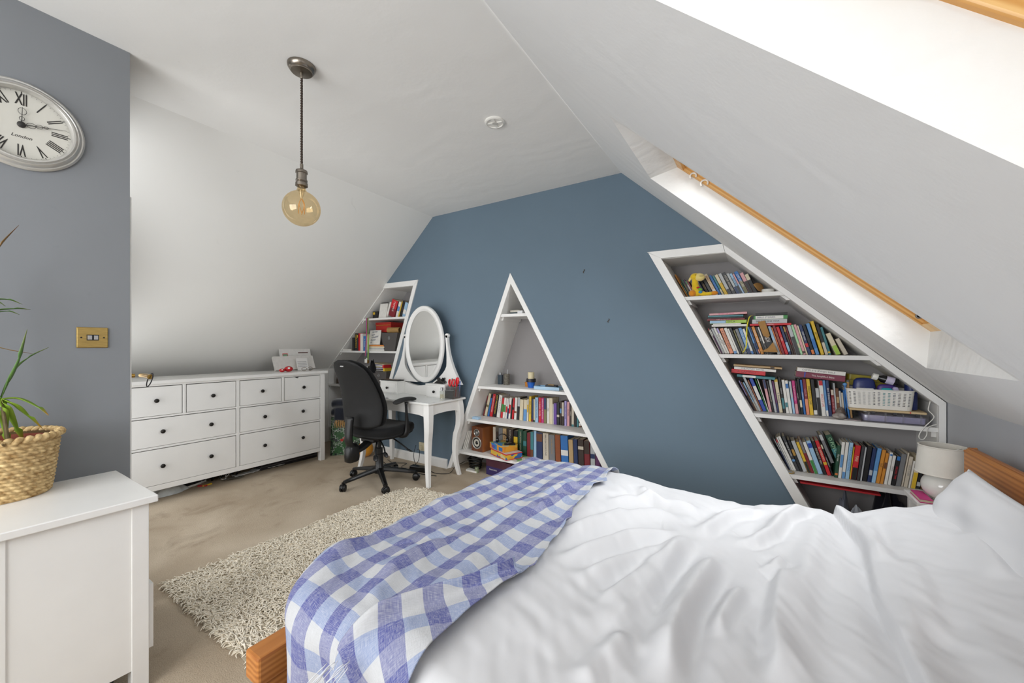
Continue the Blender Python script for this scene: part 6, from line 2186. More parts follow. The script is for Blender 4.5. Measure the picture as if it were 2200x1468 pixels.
xa, xb = pb(1850, 900, 2.905).x, pb(2012, 920, 2.905).x
ty = thing('storage_box', 'flat clear plastic storage box of lilac paper under the white basket', 'storage box', ((xa + xb) / 2 - 0.012, 3.0, zR3 + 0.001))
wB = xb - xa - 0.03
M_clr = clear('frosted_plastic', (0.93, 0.93, 0.95, 1), 0.35, 0.25)
MB().prism(rounded(wB, 0.21, 0.02), 0, 0.003, 'Z').build('tray_floor', M_clr, ty)
mb = MB()
P0 = [Vector((x, y, 0)) for x, y in rounded(wB, 0.21, 0.02)]
mb.grid([[p + Vector((0, 0, 0.003)) for p in P0], [p * 1.01 + Vector((0, 0, 0.052)) for p in P0]], True)
o = mb.build('tray_side', M_clr, ty, smooth=True)
md = o.modifiers.new('thickness', 'SOLIDIFY'); md.thickness = 0.0018
MB().prism(rounded(wB * 1.01, 0.215, 0.02), 0.052, 0.058, 'Z').build('lid', M_clr, ty, bevel=0.001)
MB().prism(rounded(wB - 0.02, 0.18, 0.01), 0.004, 0.036, 'Z').build('lilac_paper', mat('lilac_paper', '#b9b4d6', 0.7, 0, 0.06, 10), ty)
for k in (-0.5, -0.18, 0.15, 0.47):
    MB().box(k * wB * 0.8 - 0.004, k * wB * 0.8 + 0.004, -0.110, -0.105, 0.006, 0.054).build('rib', M_clr, ty)
for k in (-0.33, 0.0, 0.33):
    MB().box(k * wB - 0.008, k * wB + 0.008, -0.112, -0.107, 0.048, 0.060).build('clip', mat('dark_clip', '#3a3a3e', 0.5), ty)
xk0, xk1 = pb(1828, 890, 2.905).x, pb(1995, 890, 2.905).x
fd = thing('folder', 'beige card folder lying between the white basket and clear box', 'folder', ((xk0 + xk1) / 2 - 0.008, 3.0, zR3 + 0.0605))
MB().prism(rounded(xk1 - xk0, 0.22, 0.006), 0, 0.010, 'Z').build('cover', mat('beige_card', '#cdb58c', 0.8), fd)
MB().box(0.09, 0.094, -0.1106, -0.1095, 0.001, 0.009).build('red_mark', M_redp, fd)
bk0, bk1 = pb(1819, 850, 2.90).x, pb(1991, 860, 2.90).x
zb0 = zR3 + 0.0715
bsk = thing('plastic_basket', 'white perforated plastic basket full of oddments on the bookcase shelf', 'basket', ((bk0 + bk1) / 2 - 0.018, 2.995, zb0))
wK = bk1 - bk0 - 0.040
def basket_mat():
    """white plastic wall cut by rows of slots"""
    m, nt, N, L, P = nodes_of('perforated_white_plastic')
    P.inputs['Base Color'].default_value = lin('#e6e4de')
    P.inputs['Roughness'].default_value = 0.4
    return m
M_bk = basket_mat()
HB = 0.106
P0 = [Vector((x, y, 0)) for x, y in rounded(wK, 0.185, 0.03, 8)]
# wall as strips between the slot rows: bands, and bridges between the slots
ring_len = len(P0)
def at_ring(s):
    """point on the basket's rounded outline, s in metres from the start"""
    n = ring_len
    d = [(P0[(i + 1) % n] - P0[i]).length for i in range(n)]
    tot = sum(d); s = s % tot
    for i in range(n):
        if s <= d[i]:
            return P0[i].lerp(P0[(i + 1) % n], s / max(d[i], 1e-9))
        s -= d[i]
    return P0[0]
tot = sum((P0[(i + 1) % ring_len] - P0[i]).length for i in range(ring_len))
def taper(p, z):
    return Vector((p.x * (0.93 + 0.07 * z / HB), p.y * (0.93 + 0.07 * z / HB), z))
NSEG = 84
rows_z = [0.0, 0.018] + [0.018 + 0.0082 * (k + 1) for k in range(9)] + [0.0955, HB]
mb = MB()
for i in range(len(rows_z) - 1):
    z0, z1 = rows_z[i], rows_z[i + 1]
    for k in range(NSEG):
        a, b = at_ring(tot * k / NSEG), at_ring(tot * (k + 1) / NSEG)
        if 1 <= i <= 9 and k % 2 == 0:
            # a slot: only the lower two thirds of the cell is wall
            zc = z0 + (z1 - z0) * 0.62
            mb.add([taper(a, z0), taper(b, z0), taper(b, zc), taper(a, zc)], [(0, 1, 2, 3)])
        else:
            mb.add([taper(a, z0), taper(b, z0), taper(b, z1), taper(a, z1)], [(0, 1, 2, 3)])
me = bpy.data.meshes.new('basket_wall'); me.from_pydata([tuple(p) for p in mb.v], [], mb.f); me.update()
bm = bmesh.new(); bm.from_mesh(me); bmesh.ops.remove_doubles(bm, verts=bm.verts, dist=0.0002); bm.to_mesh(me); bm.free()
o = link('basket_wall', me, M_bk, bsk)
md = o.modifiers.new('thickness', 'SOLIDIFY'); md.thickness = 0.0022; md.offset = -1
MB().prism([(p.x * 0.93, p.y * 0.93) for p in P0], 0, 0.003, 'Z').build('basket_floor', M_bk, bsk)
MB().tube([taper(p, HB) for p in P0], 0.0032, 6, True).build('rim', M_bk, bsk, smooth='all')
MB().box(-wK * 0.47 - 0.004, -wK * 0.47 + 0.006, -0.062, -0.050, 0.083, 0.098).build('brown_label', mat('brown_sticker', '#4a2c22', 0.5), bsk)


def inb(u, v, Y=2.97):
    return at_y(u, v, Y)


# contents: yellow box behind, navy case, bottle, jar lid, purple tube, torch, white box
p = inb(1812, 812, 3.10)
yx0, yx1 = inb(1815, 800, 3.08).x, inb(1905, 800, 3.08).x
yb_ = thing('tin_case', 'mustard yellow case lying behind the white basket', 'case', ((yx0 + yx1) / 2, 3.115, 0.0), (0, 0.10, 0))
yb_.location.z = 0.955
M_mus = mat('mustard_plastic', '#a8992a', 0.4)
MB().prism(rounded(yx1 - yx0, 0.115, 0.02), 0.0, 0.062, 'Z').build('body', M_mus, yb_, bevel=0.008, seg=3)
MB().prism(rounded(yx1 - yx0 + 0.003, 0.118, 0.02), 0.030, 0.033, 'Z').build('seam', mat('dark_mustard', '#6e6520', 0.5), yb_)
# tall things stand on the basket floor and stick out of it
def standing(name, label, cat, u, v_top, Y, w, d, m, top='round', cap=None, rot=0.0):
    q = inb(u, v_top, Y)
    t = thing(name, label, cat, (q.x, Y, zb0 + 0.0035), (0, rot, 0))
    h_ = q.z - zb0 - 0.0035
    if top == 'round':
        MB().loft([superring(w * k, d * k, z, 24, 3.0) for z, k in ((0, 0.85), (0.006, 1), (h_ * 0.72, 1), (h_ * 0.9, 0.92), (h_ * 0.98, 0.7), (h_, 0.35))]).build('body', m, t, smooth='all')
    elif top == 'box':
        MB().box(-w / 2, w / 2, -d / 2, d / 2, 0, h_).build('body', m, t, bevel=0.002)
    elif top == 'tube':
        MB().lathe([(0, 0), (w / 2, 0), (w / 2, h_ - 0.004), (w / 2 - 0.004, h_), (0, h_)], 24).build('body', m, t, smooth=True)
    return t, h_


t, h_ = standing('glasses_case', 'navy blue hard case standing in the white basket', 'case', 1856, 812, 2.965, 0.098, 0.05, mat('navy_plastic', '#232f66', 0.35))
MB().loft([superring(0.1 * k, 0.052 * k, z, 24, 3.0) for z, k in ((h_ * 0.60, 1.0), (h_ * 0.625, 1.0))]).build('seam', mat('dark_navy', '#151c40', 0.4), t, smooth='all')
t, h_ = standing('blister_box', 'small white printed box just above the rim of the basket', 'box', 1858, 834, 2.925, 0.072, 0.018, mat('white_carton', '#e4e4e4', 0.6), 'box')
MB().box(-0.030, 0.004, -0.0095, -0.0088, h_ - 0.012, h_ - 0.006).build('print', M_ink, t)
t, h_ = standing('torch', 'turquoise torch lying at the rim of the white basket', 'torch', 1905, 834, 2.925, 0.056, 0.022, mat('turquoise_plastic', '#2aa6ae', 0.35))
t, h_ = standing('medicine_tube', 'purple tube in the white basket beside the navy case', 'tube', 1905, 826, 2.975, 0.085, 0.03, mat('purple_plastic', '#4f3a86', 0.4))
t, h_ = standing('glue_stick', 'white and purple glue stick in the white basket', 'glue stick', 1924, 832, 2.955, 0.030, 0.02, mat('lilac_label', '#bcb3d6', 0.4))
t, h_ = standing('jar_lid', 'round navy jar standing at the slope end of the basket', 'jar', 1957, 818, 2.975, 0.052, 0.052, mat('navy_plastic', '#232f66', 0.35), 'tube')
MB().lathe([(0.016, h_), (0.024, h_), (0.026, h_ + 0.004), (0.018, h_ + 0.005), (0.016, h_)], 28, cap=False).build('rim', mat('blue_plastic', '#33488e', 0.3), t, smooth=True)
MB().lathe([(0, h_), (0.016, h_), (0.016, h_ + 0.001), (0, h_ + 0.001)], 24).build('lid', mat('grey_lid', '#6f7684', 0.4), t)
# black medicine bottle leaning on its side above
q0, q1 = inb(1874, 808, 2.955), inb(1927, 822, 2.955)
bd = (q1 - q0).normalized(); bl_ = (q1 - q0).length
mb_ = thing('medicine_bottle', 'black bottle with white cap lying across the white basket', 'bottle', q0)
Mz = bd.to_track_quat('Z', 'Y').to_matrix().to_4x4()
MB().lathe([(0, 0), (0.017, 0), (0.018, 0.003), (0.018, 0.022), (0.016, 0.024), (0, 0.024)], 24, Mz).build('cap', M_wp, mb_, smooth=True)
MB().lathe([(0.011, 0.024), (0.012, 0.030), (0.021, 0.042), (0.021, bl_), (0.018, bl_ + 0.004), (0, bl_ + 0.004)], 24, Mz).build('glass', M_blk, mb_, smooth=True)
MB().lathe([(0.0214, 0.058), (0.0214, bl_ - 0.014)], 24, Mz, cap=False).build('paper_label', mat('pale_lilac_print', '#c9c2d8', 0.6, 0, 0.08, 60), mb_, smooth=True)
# pens and rod at the near end of the basket
t = thing('marker', 'blue ballpoint beside the basket with a round blue end', 'pen', (inb(1818, 830, 2.94).x - 0.004, 2.955, zR3 + 0.001))
MB().tube([(0.020, 0, 0.003), (0.0, 0, 0.19)], 0.005, 10).build('barrel', pm('b'), t, smooth=True)
blob('end_ball', (0, 0, 0.197), 0.010, 0.010, 0.010, pm('sb'), t)
t = thing('wooden_rod', 'pale wooden rod standing beside the basket', 'rod', (inb(1822, 830, 2.94).x, 2.975, zR3 + 0.001))
MB().tube([(0.02, 0, 0.003), (0.003, 0, 0.21)], 0.006, 10).build('stick', mat('pale_wood', '#c79c66', 0.6), t, smooth=True)
blob('end_cap', (0.003, 0, 0.215), 0.008, 0.008, 0.008, mat('grey_plastic', '#777777', 0.5), t)
# crystal stone
def rock(name, label, loc, rx, ry, rz, m, seed):
    rr = random.Random(seed)
    bm = bmesh.new()
    bmesh.ops.create_icosphere(bm, subdivisions=3, radius=1)
    dirs = [Vector((rr.uniform(-1, 1), rr.uniform(-1, 1), rr.uniform(-1, 1))).normalized() for _ in range(9)]
    for v in bm.verts:
        k = 1.0
        for d in dirs:
            c = v.co.normalized().dot(d)
            if c > 0.75:
                k = min(k, 0.84 / max(c, 0.84) * 0.95)
        k *= 1 + 0.05 * math.sin(v.co.x * 6 + seed) * math.cos(v.co.y * 7)
        v.co = Vector((v.co.x * k * rx, v.co.y * k * ry, max(-0.85, v.co.z * k) * rz))
    me = bpy.data.meshes.new(name); bm.to_mesh(me); bm.free()
    o = link(name, me, m, None)
    o.location = loc
    return tag(o, label, 'stone')


M_rock = mat('grey_mineral', '#9c948e', 0.45, 0, 0.35, 45, 0.4, 60)
q = at_y(1803, 894, 2.91)
rock('mineral_stone', 'pale grey mineral stone lying in front of books beside the basket', (q.x, 2.915, zR3 + 0.018), 0.036, 0.03, 0.020, M_rock, 3)
rock('mineral_stone', 'smaller brown-grey stone behind the pale stone beside the basket', (q.x + 0.012, 2.958, zR3 + 0.030), 0.024, 0.014, 0.034, mat('brown_mineral', '#6a5c52', 0.5, 0, 0.3, 40, 0.4, 60), 8)
# leaflet
o = MB().prism([(0, 0), (0.07, -0.02), (0.09, 0.05), (0.02, 0.07)], 0, 0.002, 'Z').build('leaflet', mat('printed_leaflet', '#b9aeb0', 0.4, 0, 0.35, 30), None, loc=(at_y(1828, 900, 2.9).x - 0.03, 2.90, zR3 + 0.0012))
tag(o, 'thin printed leaflet lying in front of the clear storage box', 'leaflet')
# white charging cable hanging at the end
cp_ = [(2000, 862), (1996, 880), (2003, 888), (2008, 895), (2004, 902), (1990, 915), (1978, 930), (1976, 940), (1984, 944), (1992, 935), (1994, 920), (2006, 915), (2014, 912)]
pts = [at_y(u, v, 2.872 if 4 <= i <= 11 else 2.885) for i, (u, v) in enumerate(cp_)]
pts = [Vector((p.x - 0.006, 2.858 if 4 <= i <= 10 else 2.872, p.z)) for i, p in enumerate(pts)]
o = MB().tube(smooth_path(pts, 6), 0.0022, 8).build('white_cable', M_wp, None, smooth='all')
tag(o, 'loose white cable hanging over the shelf end above the bedside lamp', 'cable')

# ---- shelf behind the lamp: small dish, green leaning book, pink notebook
dsh = thing('jar_lid', 'small round tin lid at the blue wall end of shelf behind lamp', 'lid', (at_y(1694, 1019, 2.90).x, 2.905, zR4 + 0.001))
MB().lathe([(0, 0), (0.030, 0), (0.032, 0.004), (0.030, 0.007), (0.026, 0.006), (0, 0.005)], 28).build('disc', mat('brassy_tin', '#b59c6a', 0.4, 0.6), dsh, smooth=True)
MB().lathe([(0, 0.0052), (0.021, 0.0058), (0, 0.0066)], 24).build('picture', mat('grey_print', '#8d9499', 0.4, 0, 0.4, 60), dsh)
Mx = lean_matrix(at_y(1795, 980, 2.95).x, 2.95, zR4 + 0.115, math.radians(21), 0.022)
Mg = Matrix.Translation((at_y(1786, 1010, 2.96).x, 2.965, 0.0))
book(lean_matrix(at_y(1799, 992, 2.97).x, 2.972, 0.505, math.radians(20), 0.030), 0.030, 0.14, 0.165, 'fg', 'te', 'O POVO', 'mi', 'dark green book propped steeply over the gap on the shelf behind lamp', 'books on the shelf behind the lamp', 0.0, 0.5)
book(lean_matrix(at_y(1791, 992, 2.97).x - 0.012, 2.972, 0.498, math.radians(20), 0.016), 0.016, 0.14, 0.170, 'gy', 'lg', None, None, 'slim grey book propped beside the dark green one over the gap', 'books on the shelf behind the lamp', 0.8, 0.2)
nb_ = thing('notebook', 'magenta notebook on the bedside table before the lamp', 'notebook', (0.595, 2.432, 0.521), (0, 0, 0.0))
MB().box(-0.022, 0.020, -0.066, 0.066, 0.0, 0.003).build('back_cover', pm('mg'), nb_)
MB().box(-0.021, 0.019, -0.064, 0.064, 0.003, 0.013).build('pages', M_pages, nb_)
MB().box(-0.022, 0.020, -0.066, 0.066, 0.013, 0.016).build('front_cover', pm('mg'), nb_, bevel=0.0008)
# below: red folder under the lowest shelf, dark clothes behind the bed
fx0, fx1 = at_y(1706, 1046, 2.885).x + 0.03, at_y(1892, 1078, 2.885).x
xr_ = span(RCI, 0.375)
rf_ = thing('red_folder', 'thin red folder wedged under the lowest shelf behind the bed', 'folder', (0, 0, 0))
MB().prism([(fx0, 0.386), (fx0, 0.377), (fx1, 0.373), (fx1, 0.382)], 2.885, 3.10).build('cover', mat('red_folder_card', '#b5262e', 0.5), rf_, bevel=0.001)
cl_ = Vector((0.30, 3.02, 0.0))
M_drk = cloth('dark_navy_clothes', '#191a22', 0.4)
def heap(name, label, cat, cen, rx, ry, h_, m, seed, n=40):
    rows = []
    for i in range(n // 2 + 1):
        r = i / (n // 2)
        row_ = []
        for k in range(n):
            a = 2 * math.pi * k / n
            w = 1 + 0.12 * math.sin(3 * a + seed) + 0.07 * math.sin(5 * a + seed * 2)
            x, y = rx * r * w * math.cos(a), ry * r * w * math.sin(a)
            z = h_ * max(0, (1 - r ** 2.6)) * (1 + 0.14 * math.sin(9 * x / rx + seed) * math.cos(7 * y / ry + seed) + 0.10 * math.sin(4 * a + 6 * r))
            row_.append(Vector((cen[0] + x, cen[1] + y, cen[2] + z + 0.002)))
        rows.append(row_)
    o = MB().grid(rows, True).build(name, m, None, smooth='all')
    return tag(o, label, cat)


heap('clothes_heap', 'dark clothes heaped in the bottom of the bookcase behind the bed', 'clothes', (0.60, 3.03, 0), 0.11, 0.13, 0.33, M_drk, 2)
heap('blue_grey_shirt', 'blue-grey shirt bundled in the bottom of the bookcase at its sloping side board', 'shirt', (0.405, 2.98, 0), 0.045, 0.08, 0.30, cloth('blue_grey_cotton', '#6f7480', 0.5), 7, 30)
heap('grey_jumper', 'grey crumpled jumper on the floor between bed and bookcase', 'jumper', (0.40, 2.64, 0), 0.14, 0.13, 0.315, cloth('grey_knit', '#8d9096', 0.6, 0.95, 120), 4)

# ================================================================== triangle: small things
z1_, z2_, z3_, z4_ = 1.4686, 0.8206, 0.5066, 0.1906
sp_ = thing('pencil_case', 'small white and grey case on the topmost triangular shelf', 'case', (at_y(1110, 668, 3.0).x, 2.99, z1_))
MB().prism(rounded(0.105, 0.06, 0.015), 0, 0.022, 'Z').build('lower_half', mat('dark_teal_plastic', '#3c4c50', 0.5), sp_, bevel=0.004)
MB().prism(rounded(0.105, 0.06, 0.015), 0.0225, 0.040, 'Z').build('upper_half', mat('bone_plastic', '#cfcabd', 0.5), sp_, bevel=0.006, seg=3)
sp2 = thing('soap_box', 'white box beside the case on the topmost triangular shelf', 'box', (at_y(1119, 668, 2.93).x, 2.93, z1_))
MB().box(-0.026, 0.026, -0.018, 0.018, 0, 0.030).build('carton', mat('white_carton', '#e4e4e4', 0.6), sp2, bevel=0.004)
fk = thing('scent_flask', 'dark slate bottle beside silver cup on the flowerpot shelf', 'bottle', (at_y(1075, 815, 3.12).x, 3.12, z2_))
MB().prism(rounded(0.048, 0.03, 0.008), 0, 0.090, 'Z').build('glass', mat('slate_glass', '#3d4a54', 0.2), fk, bevel=0.004)
MB().lathe([(0, 0.09), (0.011, 0.09), (0.011, 0.112), (0, 0.112)], 16).build('cap', M_steel, fk, smooth=True)
cu_ = thing('silver_cup', 'patterned silver cup with a straw-like spoon on the flowerpot shelf', 'cup', (at_y(1088, 815, 3.10).x, 3.105, z2_))
MB().lathe([(0, 0), (0.027, 0), (0.029, 0.003), (0.030, 0.098), (0.032, 0.102), (0.029, 0.102), (0.028, 0.006), (0, 0.005)], 24).build('cup', mat('hammered_silver', '#8c877d', 0.35, 0.8, 0.4, 90, 0.5, 140), cu_, smooth=True)
MB().tube([(0.0, 0, 0.02), (0.012, 0, 0.145)], 0.0025, 8).build('spoon', M_steel, cu_, smooth=True)
fp = thing('flowerpot', 'blue and black painted flowerpot on the triangular shelf', 'flowerpot', (at_y(1141, 825, 3.02).x, 3.02, z2_))
MB().lathe([(0, 0), (0.027, 0), (0.036, 0.052), (0, 0.052)], 28).build('body', mat('blue_glaze', '#1f5cb4', 0.35, 0, 0.15, 30), fp, smooth=True)
MB().lathe([(0.030, 0.050), (0.043, 0.050), (0.043, 0.080), (0.038, 0.080), (0.037, 0.055)], 28, cap=False).build('rim', mat('black_glaze', '#1e1c22', 0.35, 0, 0.1, 30), fp, smooth=True)
MB().lathe([(0, 0.052), (0.037, 0.060), (0, 0.062)], 24).build('soil', mat('dark_sand', '#4a4038', 0.9), fp)
cd_ = thing('pillar_candle', 'cream pillar candle standing in the blue flowerpot', 'candle', (at_y(1141, 825, 3.02).x, 3.02, z2_ + 0.063))
MB().lathe([(0, 0), (0.029, 0), (0.029, 0.070), (0.026, 0.073), (0, 0.070)], 28).build('wax', mat('cream_wax', '#d8cba6', 0.5), cd_, smooth=True)
MB().tube([(0, 0, 0.070), (0.001, 0, 0.078)], 0.001, 6).build('wick', M_ink, cd_)
og = thing('tealight_holder', 'orange tealight holder half hidden behind the blue flowerpot', 'tealight holder', (at_y(1133, 822, 3.09).x, 3.09, z2_))
MB().lathe([(0, 0), (0.020, 0), (0.024, 0.04), (0.022, 0.04), (0.018, 0.004), (0, 0.004)], 20).build('cup', mat('orange_glass', '#c9812f', 0.3), og, smooth=True)
tx0, tx1 = at_y(1147, 835, 2.93).x, at_y(1201, 838, 2.93).x
tyy = thing('trinket_tray', 'pale blue dotted tray of trinkets on the flowerpot shelf', 'tray', ((tx0 + tx1) / 2, 2.985, z2_))
def dotted():
    m, nt, N, L, P = nodes_of('blue_white_dots')
    tc = N.new('ShaderNodeTexCoord')
    vo = N.new('ShaderNodeTexVoronoi'); vo.inputs['Scale'].default_value = 110; vo.inputs['Randomness'].default_value = 0.1
    L.new(tc.outputs['Object'], vo.inputs['Vector'])
    r = N.new('ShaderNodeValToRGB'); r.color_ramp.interpolation = 'CONSTANT'
    e = r.color_ramp.elements
    e[0].position = 0; e[0].color = lin('#dfe8ef')
    e[1].position = 0.28; e[1].color = lin('#8fb4d0')
    L.new(vo.outputs['Distance'], r.inputs[0]); L.new(r.outputs[0], P.inputs['Base Color'])
    return m
M_dot = dotted()
wT = tx1 - tx0
MB().box(-wT / 2, wT / 2, -0.055, 0.055, 0, 0.003).build('tray_base', M_dot, tyy)
for a, b, c, d_ in ((-wT / 2, wT / 2, -0.055, -0.051), (-wT / 2, wT / 2, 0.051, 0.055), (-wT / 2, -wT / 2 + 0.004, -0.051, 0.051), (wT / 2 - 0.004, wT / 2, -0.051, 0.051)):
    MB().box(a, b, c, d_, 0.003, 0.026).build('tray_side', M_dot, tyy)
wl = thing('wallet', 'dark wallet lying in the pale blue dotted tray', 'wallet', ((tx0 + tx1) / 2 + 0.02, 2.99, z2_ + 0.0065), (0, 0.05, 0.3))
MB().prism(rounded(0.10, 0.075, 0.008), 0.004, 0.030, 'Z').build('leather', mat('black_leather', '#1c1b1d', 0.5, 0, 0.1, 60, 0.3, 120), wl, bevel=0.004)
MB().box(-0.03, 0.02, -0.02, 0.02, 0.030, 0.034).build('yellow_card', pm('go'), wl)
lb_ = thing('card_box', 'small pale blue box at the desk end of the paperback shelf', 'box', (at_y(1023, 897, 2.90).x, 2.905, z3_))
MB().box(-0.036, 0.036, -0.022, 0.022, 0, 0.022).build('carton', mat('pale_blue_card', '#a5c4de', 0.6), lb_, bevel=0.002)
# loudspeaker
M_spk = wood('cherry_veneer', '#55301c', '#7c4526', 'Z', 5, 0.4)
M_spk2 = wood('cherry_side_veneer', '#7a4320', '#9c5c2e', 'Z', 5, 0.4)
sx0, sx1 = at_y(1005, 970, 2.955).x, at_y(1033, 970, 2.955).x
ls = thing('loudspeaker', 'cherry wood loudspeaker on the lowest triangular shelf', 'loudspeaker', (sx0 + 0.124, 3.045, z4_), (0, 0, -0.08))
MB().box(-0.068, 0.072, -0.095, 0.105, 0, 0.230).build('cabinet', M_spk2, ls, bevel=0.003)
MB().box(-0.066, 0.070, -0.099, -0.0955, 0.002, 0.228).build('baffle', M_spk, ls, bevel=0.002)
M_silv = mat('silver_trim', '#b6b4ae', 0.3, 0.6)
M_cone = mat('pale_cone', '#c2bdb0', 0.6)
for zc, r in ((0.082, 0.058), (0.178, 0.034)):
    Md = Matrix.Translation((0, -0.099, zc)) @ Matrix.Rotation(math.pi / 2, 4, 'X')
    dr_ = MB().lathe([(r * 0.80, 0.0), (r, 0.0), (r, 0.004), (r * 0.92, 0.006), (r * 0.80, 0.003)], 36, Md, cap=False).build('driver_ring', M_silv, ls, smooth=True)
    MB().lathe([(r * 0.80, 0.002), (r * 0.70, 0.0045), (r * 0.60, 0.002)], 36, Md, cap=False).build('surround', M_blk, dr_, smooth=True)
    MB().lathe([(r * 0.60, 0.0025), (r * 0.28, 0.001)], 36, Md, cap=False).build('cone', M_cone if r > 0.05 else M_steel, dr_, smooth=True)
    MB().lathe([(r * 0.30, 0.001), (r * 0.2, 0.006), (0, 0.008)], 24, Md, cap=False).build('dust_cap', M_blk if r > 0.05 else M_silv, dr_, smooth=True)
# white boards leaning in the corner behind the speaker
for k in range(3):
    o = MB().prism([(0, 0), (0.006, 0), (0.070, 0.185), (0.064, 0.185)], 0, 0.20).build('card_sheet', mat('white_card', '#dedcd6', 0.7), None, loc=(-2.434 + 0.012 * k, 2.93 + 0.012 * k, z4_))
    tag(o, ('white card sheet leaning outermost at the corner beside the loudspeaker', 'white card sheet leaning in the middle beside the loudspeaker', 'white card sheet leaning next to the loudspeaker cabinet')[k], 'card', 'card sheets beside the loudspeaker')
# toy boxes
def printed(name, cols, scale):
    if name in _mats:
        return _mats[name]
    m, nt, N, L, P = nodes_of(name)
    tc = N.new('ShaderNodeTexCoord')
    vo = N.new('ShaderNodeTexVoronoi'); vo.inputs['Scale'].default_value = scale
    L.new(tc.outputs['Object'], vo.inputs['Vector'])
    sp = N.new('ShaderNodeSeparateColor'); L.new(vo.outputs['Color'], sp.inputs[0])
    r = N.new('ShaderNodeValToRGB'); r.color_ramp.interpolation = 'CONSTANT'
    e = r.color_ramp.elements
    e[0].position = 0; e[0].color = lin(cols[0])
    e[1].position = 1 / len(cols); e[1].color = lin(cols[1])
    for i, c in enumerate(cols[2:]):
        x = e.new((i + 2) / len(cols)); x.color = lin(c)
    L.new(sp.outputs[0], r.inputs[0]); L.new(r.outputs[0], P.inputs['Base Color'])
    P.inputs['Roughness'].default_value = 0.35
    _mats[name] = m
    return m


q = at_y(1087, 985, 2.93)
b1 = thing('game_box', 'red-edged board game box lying before the books beside the loudspeaker', 'game box', (q.x - 0.02, 2.965, z4_ + 0.0045), (0, 0, -0.42))
MB().box(-0.13, 0.13, -0.085, 0.085, 0, 0.046).build('lower_box', printed('game_print_red', ['#d8b238', '#d89a2e', '#2f62a8', '#cfc6a0', '#d8b238'], 26), b1, bevel=0.001)
MB().box(-0.133, 0.133, -0.088, 0.088, 0.044, 0.052).build('lid_edge', pm('r'), b1, bevel=0.001)
MB().box(-0.133, 0.133, -0.088, 0.088, -0.0005, 0.004).build('bottom_edge', pm('r'), b1)
MB().box(-0.128, 0.128, -0.083, 0.083, 0.052, 0.0535).build('lid_print', mat('pale_lid_print', '#c9c3c6', 0.4, 0, 0.2, 20), b1)
b2 = thing('game_box', 'orange and blue game box on top of the red-edged one', 'game box', (q.x - 0.045, 2.972, z4_ + 0.0590), (0, 0, -0.36))
MB().box(-0.125, 0.10, -0.075, 0.075, 0, 0.050).build('lower_box', printed('game_print_orange', ['#dd9a2c', '#dd9a2c', '#2f7fc0', '#e0b23a', '#d98a2a'], 20), b2, bevel=0.001)
MB().box(-0.126, 0.101, -0.076, 0.076, 0.050, 0.052).build('lid_print', printed('game_print_top', ['#dd9a2c', '#8fae5a', '#2f7fc0', '#cfc7a2'], 24), b2)
blob('printed_figure', (-0.07, -0.0752, 0.022), 0.026, 0.0012, 0.014, pm('pu'), b2)
MB().box(0.02, 0.075, -0.0765, -0.0755, 0.004, 0.036).build('printed_panel', pm('b'), b2)
hp = thing('headphones', 'black headphones resting on the orange game box', 'headphones', (q.x - 0.075, 2.985, z4_ + 0.1125), (0, 0, 0.5))
pts = [(0.052 * math.cos(t), 0.0, 0.022 + 0.055 * math.sin(t)) for t in np.linspace(-0.1, math.pi + 0.1, 16)]
MB().tube(pts, 0.005, 8).build('headband', M_blk, hp, smooth='all')
for s in (-1, 1):
    MB().lathe([(0, -0.012), (0.020, -0.012), (0.023, -0.004), (0.023, 0.006), (0.016, 0.012), (0, 0.012)], 20, Matrix.Translation((s * 0.046, 0, 0.0235)) @ MY).build('ear_cup', M_blk, hp, smooth=True)
rm = thing('remote_control', 'small black remote on the orange game box', 'remote', (q.x + 0.025, 2.955, z4_ + 0.1115), (0, 0, 0.7))
MB().prism(rounded(0.10, 0.036, 0.010), 0, 0.016, 'Z').build('body', M_blk, rm, bevel=0.004)
MB().box(-0.03, -0.01, -0.008, 0.008, 0.016, 0.0175).build('button_pad', mat('grey_plastic', '#777777', 0.5), rm)
pbk = thing('picture_book', 'flat green picture book lying under the game boxes', 'book', (q.x + 0.055, 2.975, z4_), (0, 0, -0.30))
MB().box(-0.13, 0.12, -0.085, 0.10, 0, 0.004).build('cover', printed('picture_book_print', ['#6f9a4c', '#8fb36a', '#dcdcd4', '#4e7a3c', '#c9c7c0'], 14), pbk)
# bottom of the triangle: boxed set, black gear
pbx = thing('boxed_set', 'purple boxed set under the lowest triangular shelf', 'box', (at_y(1078, 1005, 2.98).x, 3.01, 0.001), (0, 0, -0.12))
MB().box(-0.135, 0.16, -0.09, 0.09, 0.0, 0.080).build('box', mat('purple_box_card', '#33285e', 0.4), pbx, bevel=0.001)
MB().box(-0.136, 0.161, -0.091, 0.091, 0.080, 0.145).build('upper_sleeve', mat('wine_box_card', '#4c2534', 0.45), pbx, bevel=0.001)
MB().box(-0.10, 0.02, -0.0912, -0.0902, 0.035, 0.045).build('white_print', mat('white_carton', '#e4e4e4', 0.6), pbx) if False else None
text('printed_name', "Adam's Ark", 0.020, frame((-0.05, -0.0906, 0.055), (1, 0, 0), (0, 0, 1)), pm('w'), pbx, 0.0002)
text('printed_name', '100 000', 0.022, frame((0.085, -0.0906, 0.040), (1, 0, 0), (0, 0, 1)), pm('w'), pbx, 0.0002)
gr_ = thing('cable_reel', 'tangled black cable on the floor under the loudspeaker shelf', 'cable', (at_y(1015, 985, 3.0).x + 0.02, 3.02, 0.0))
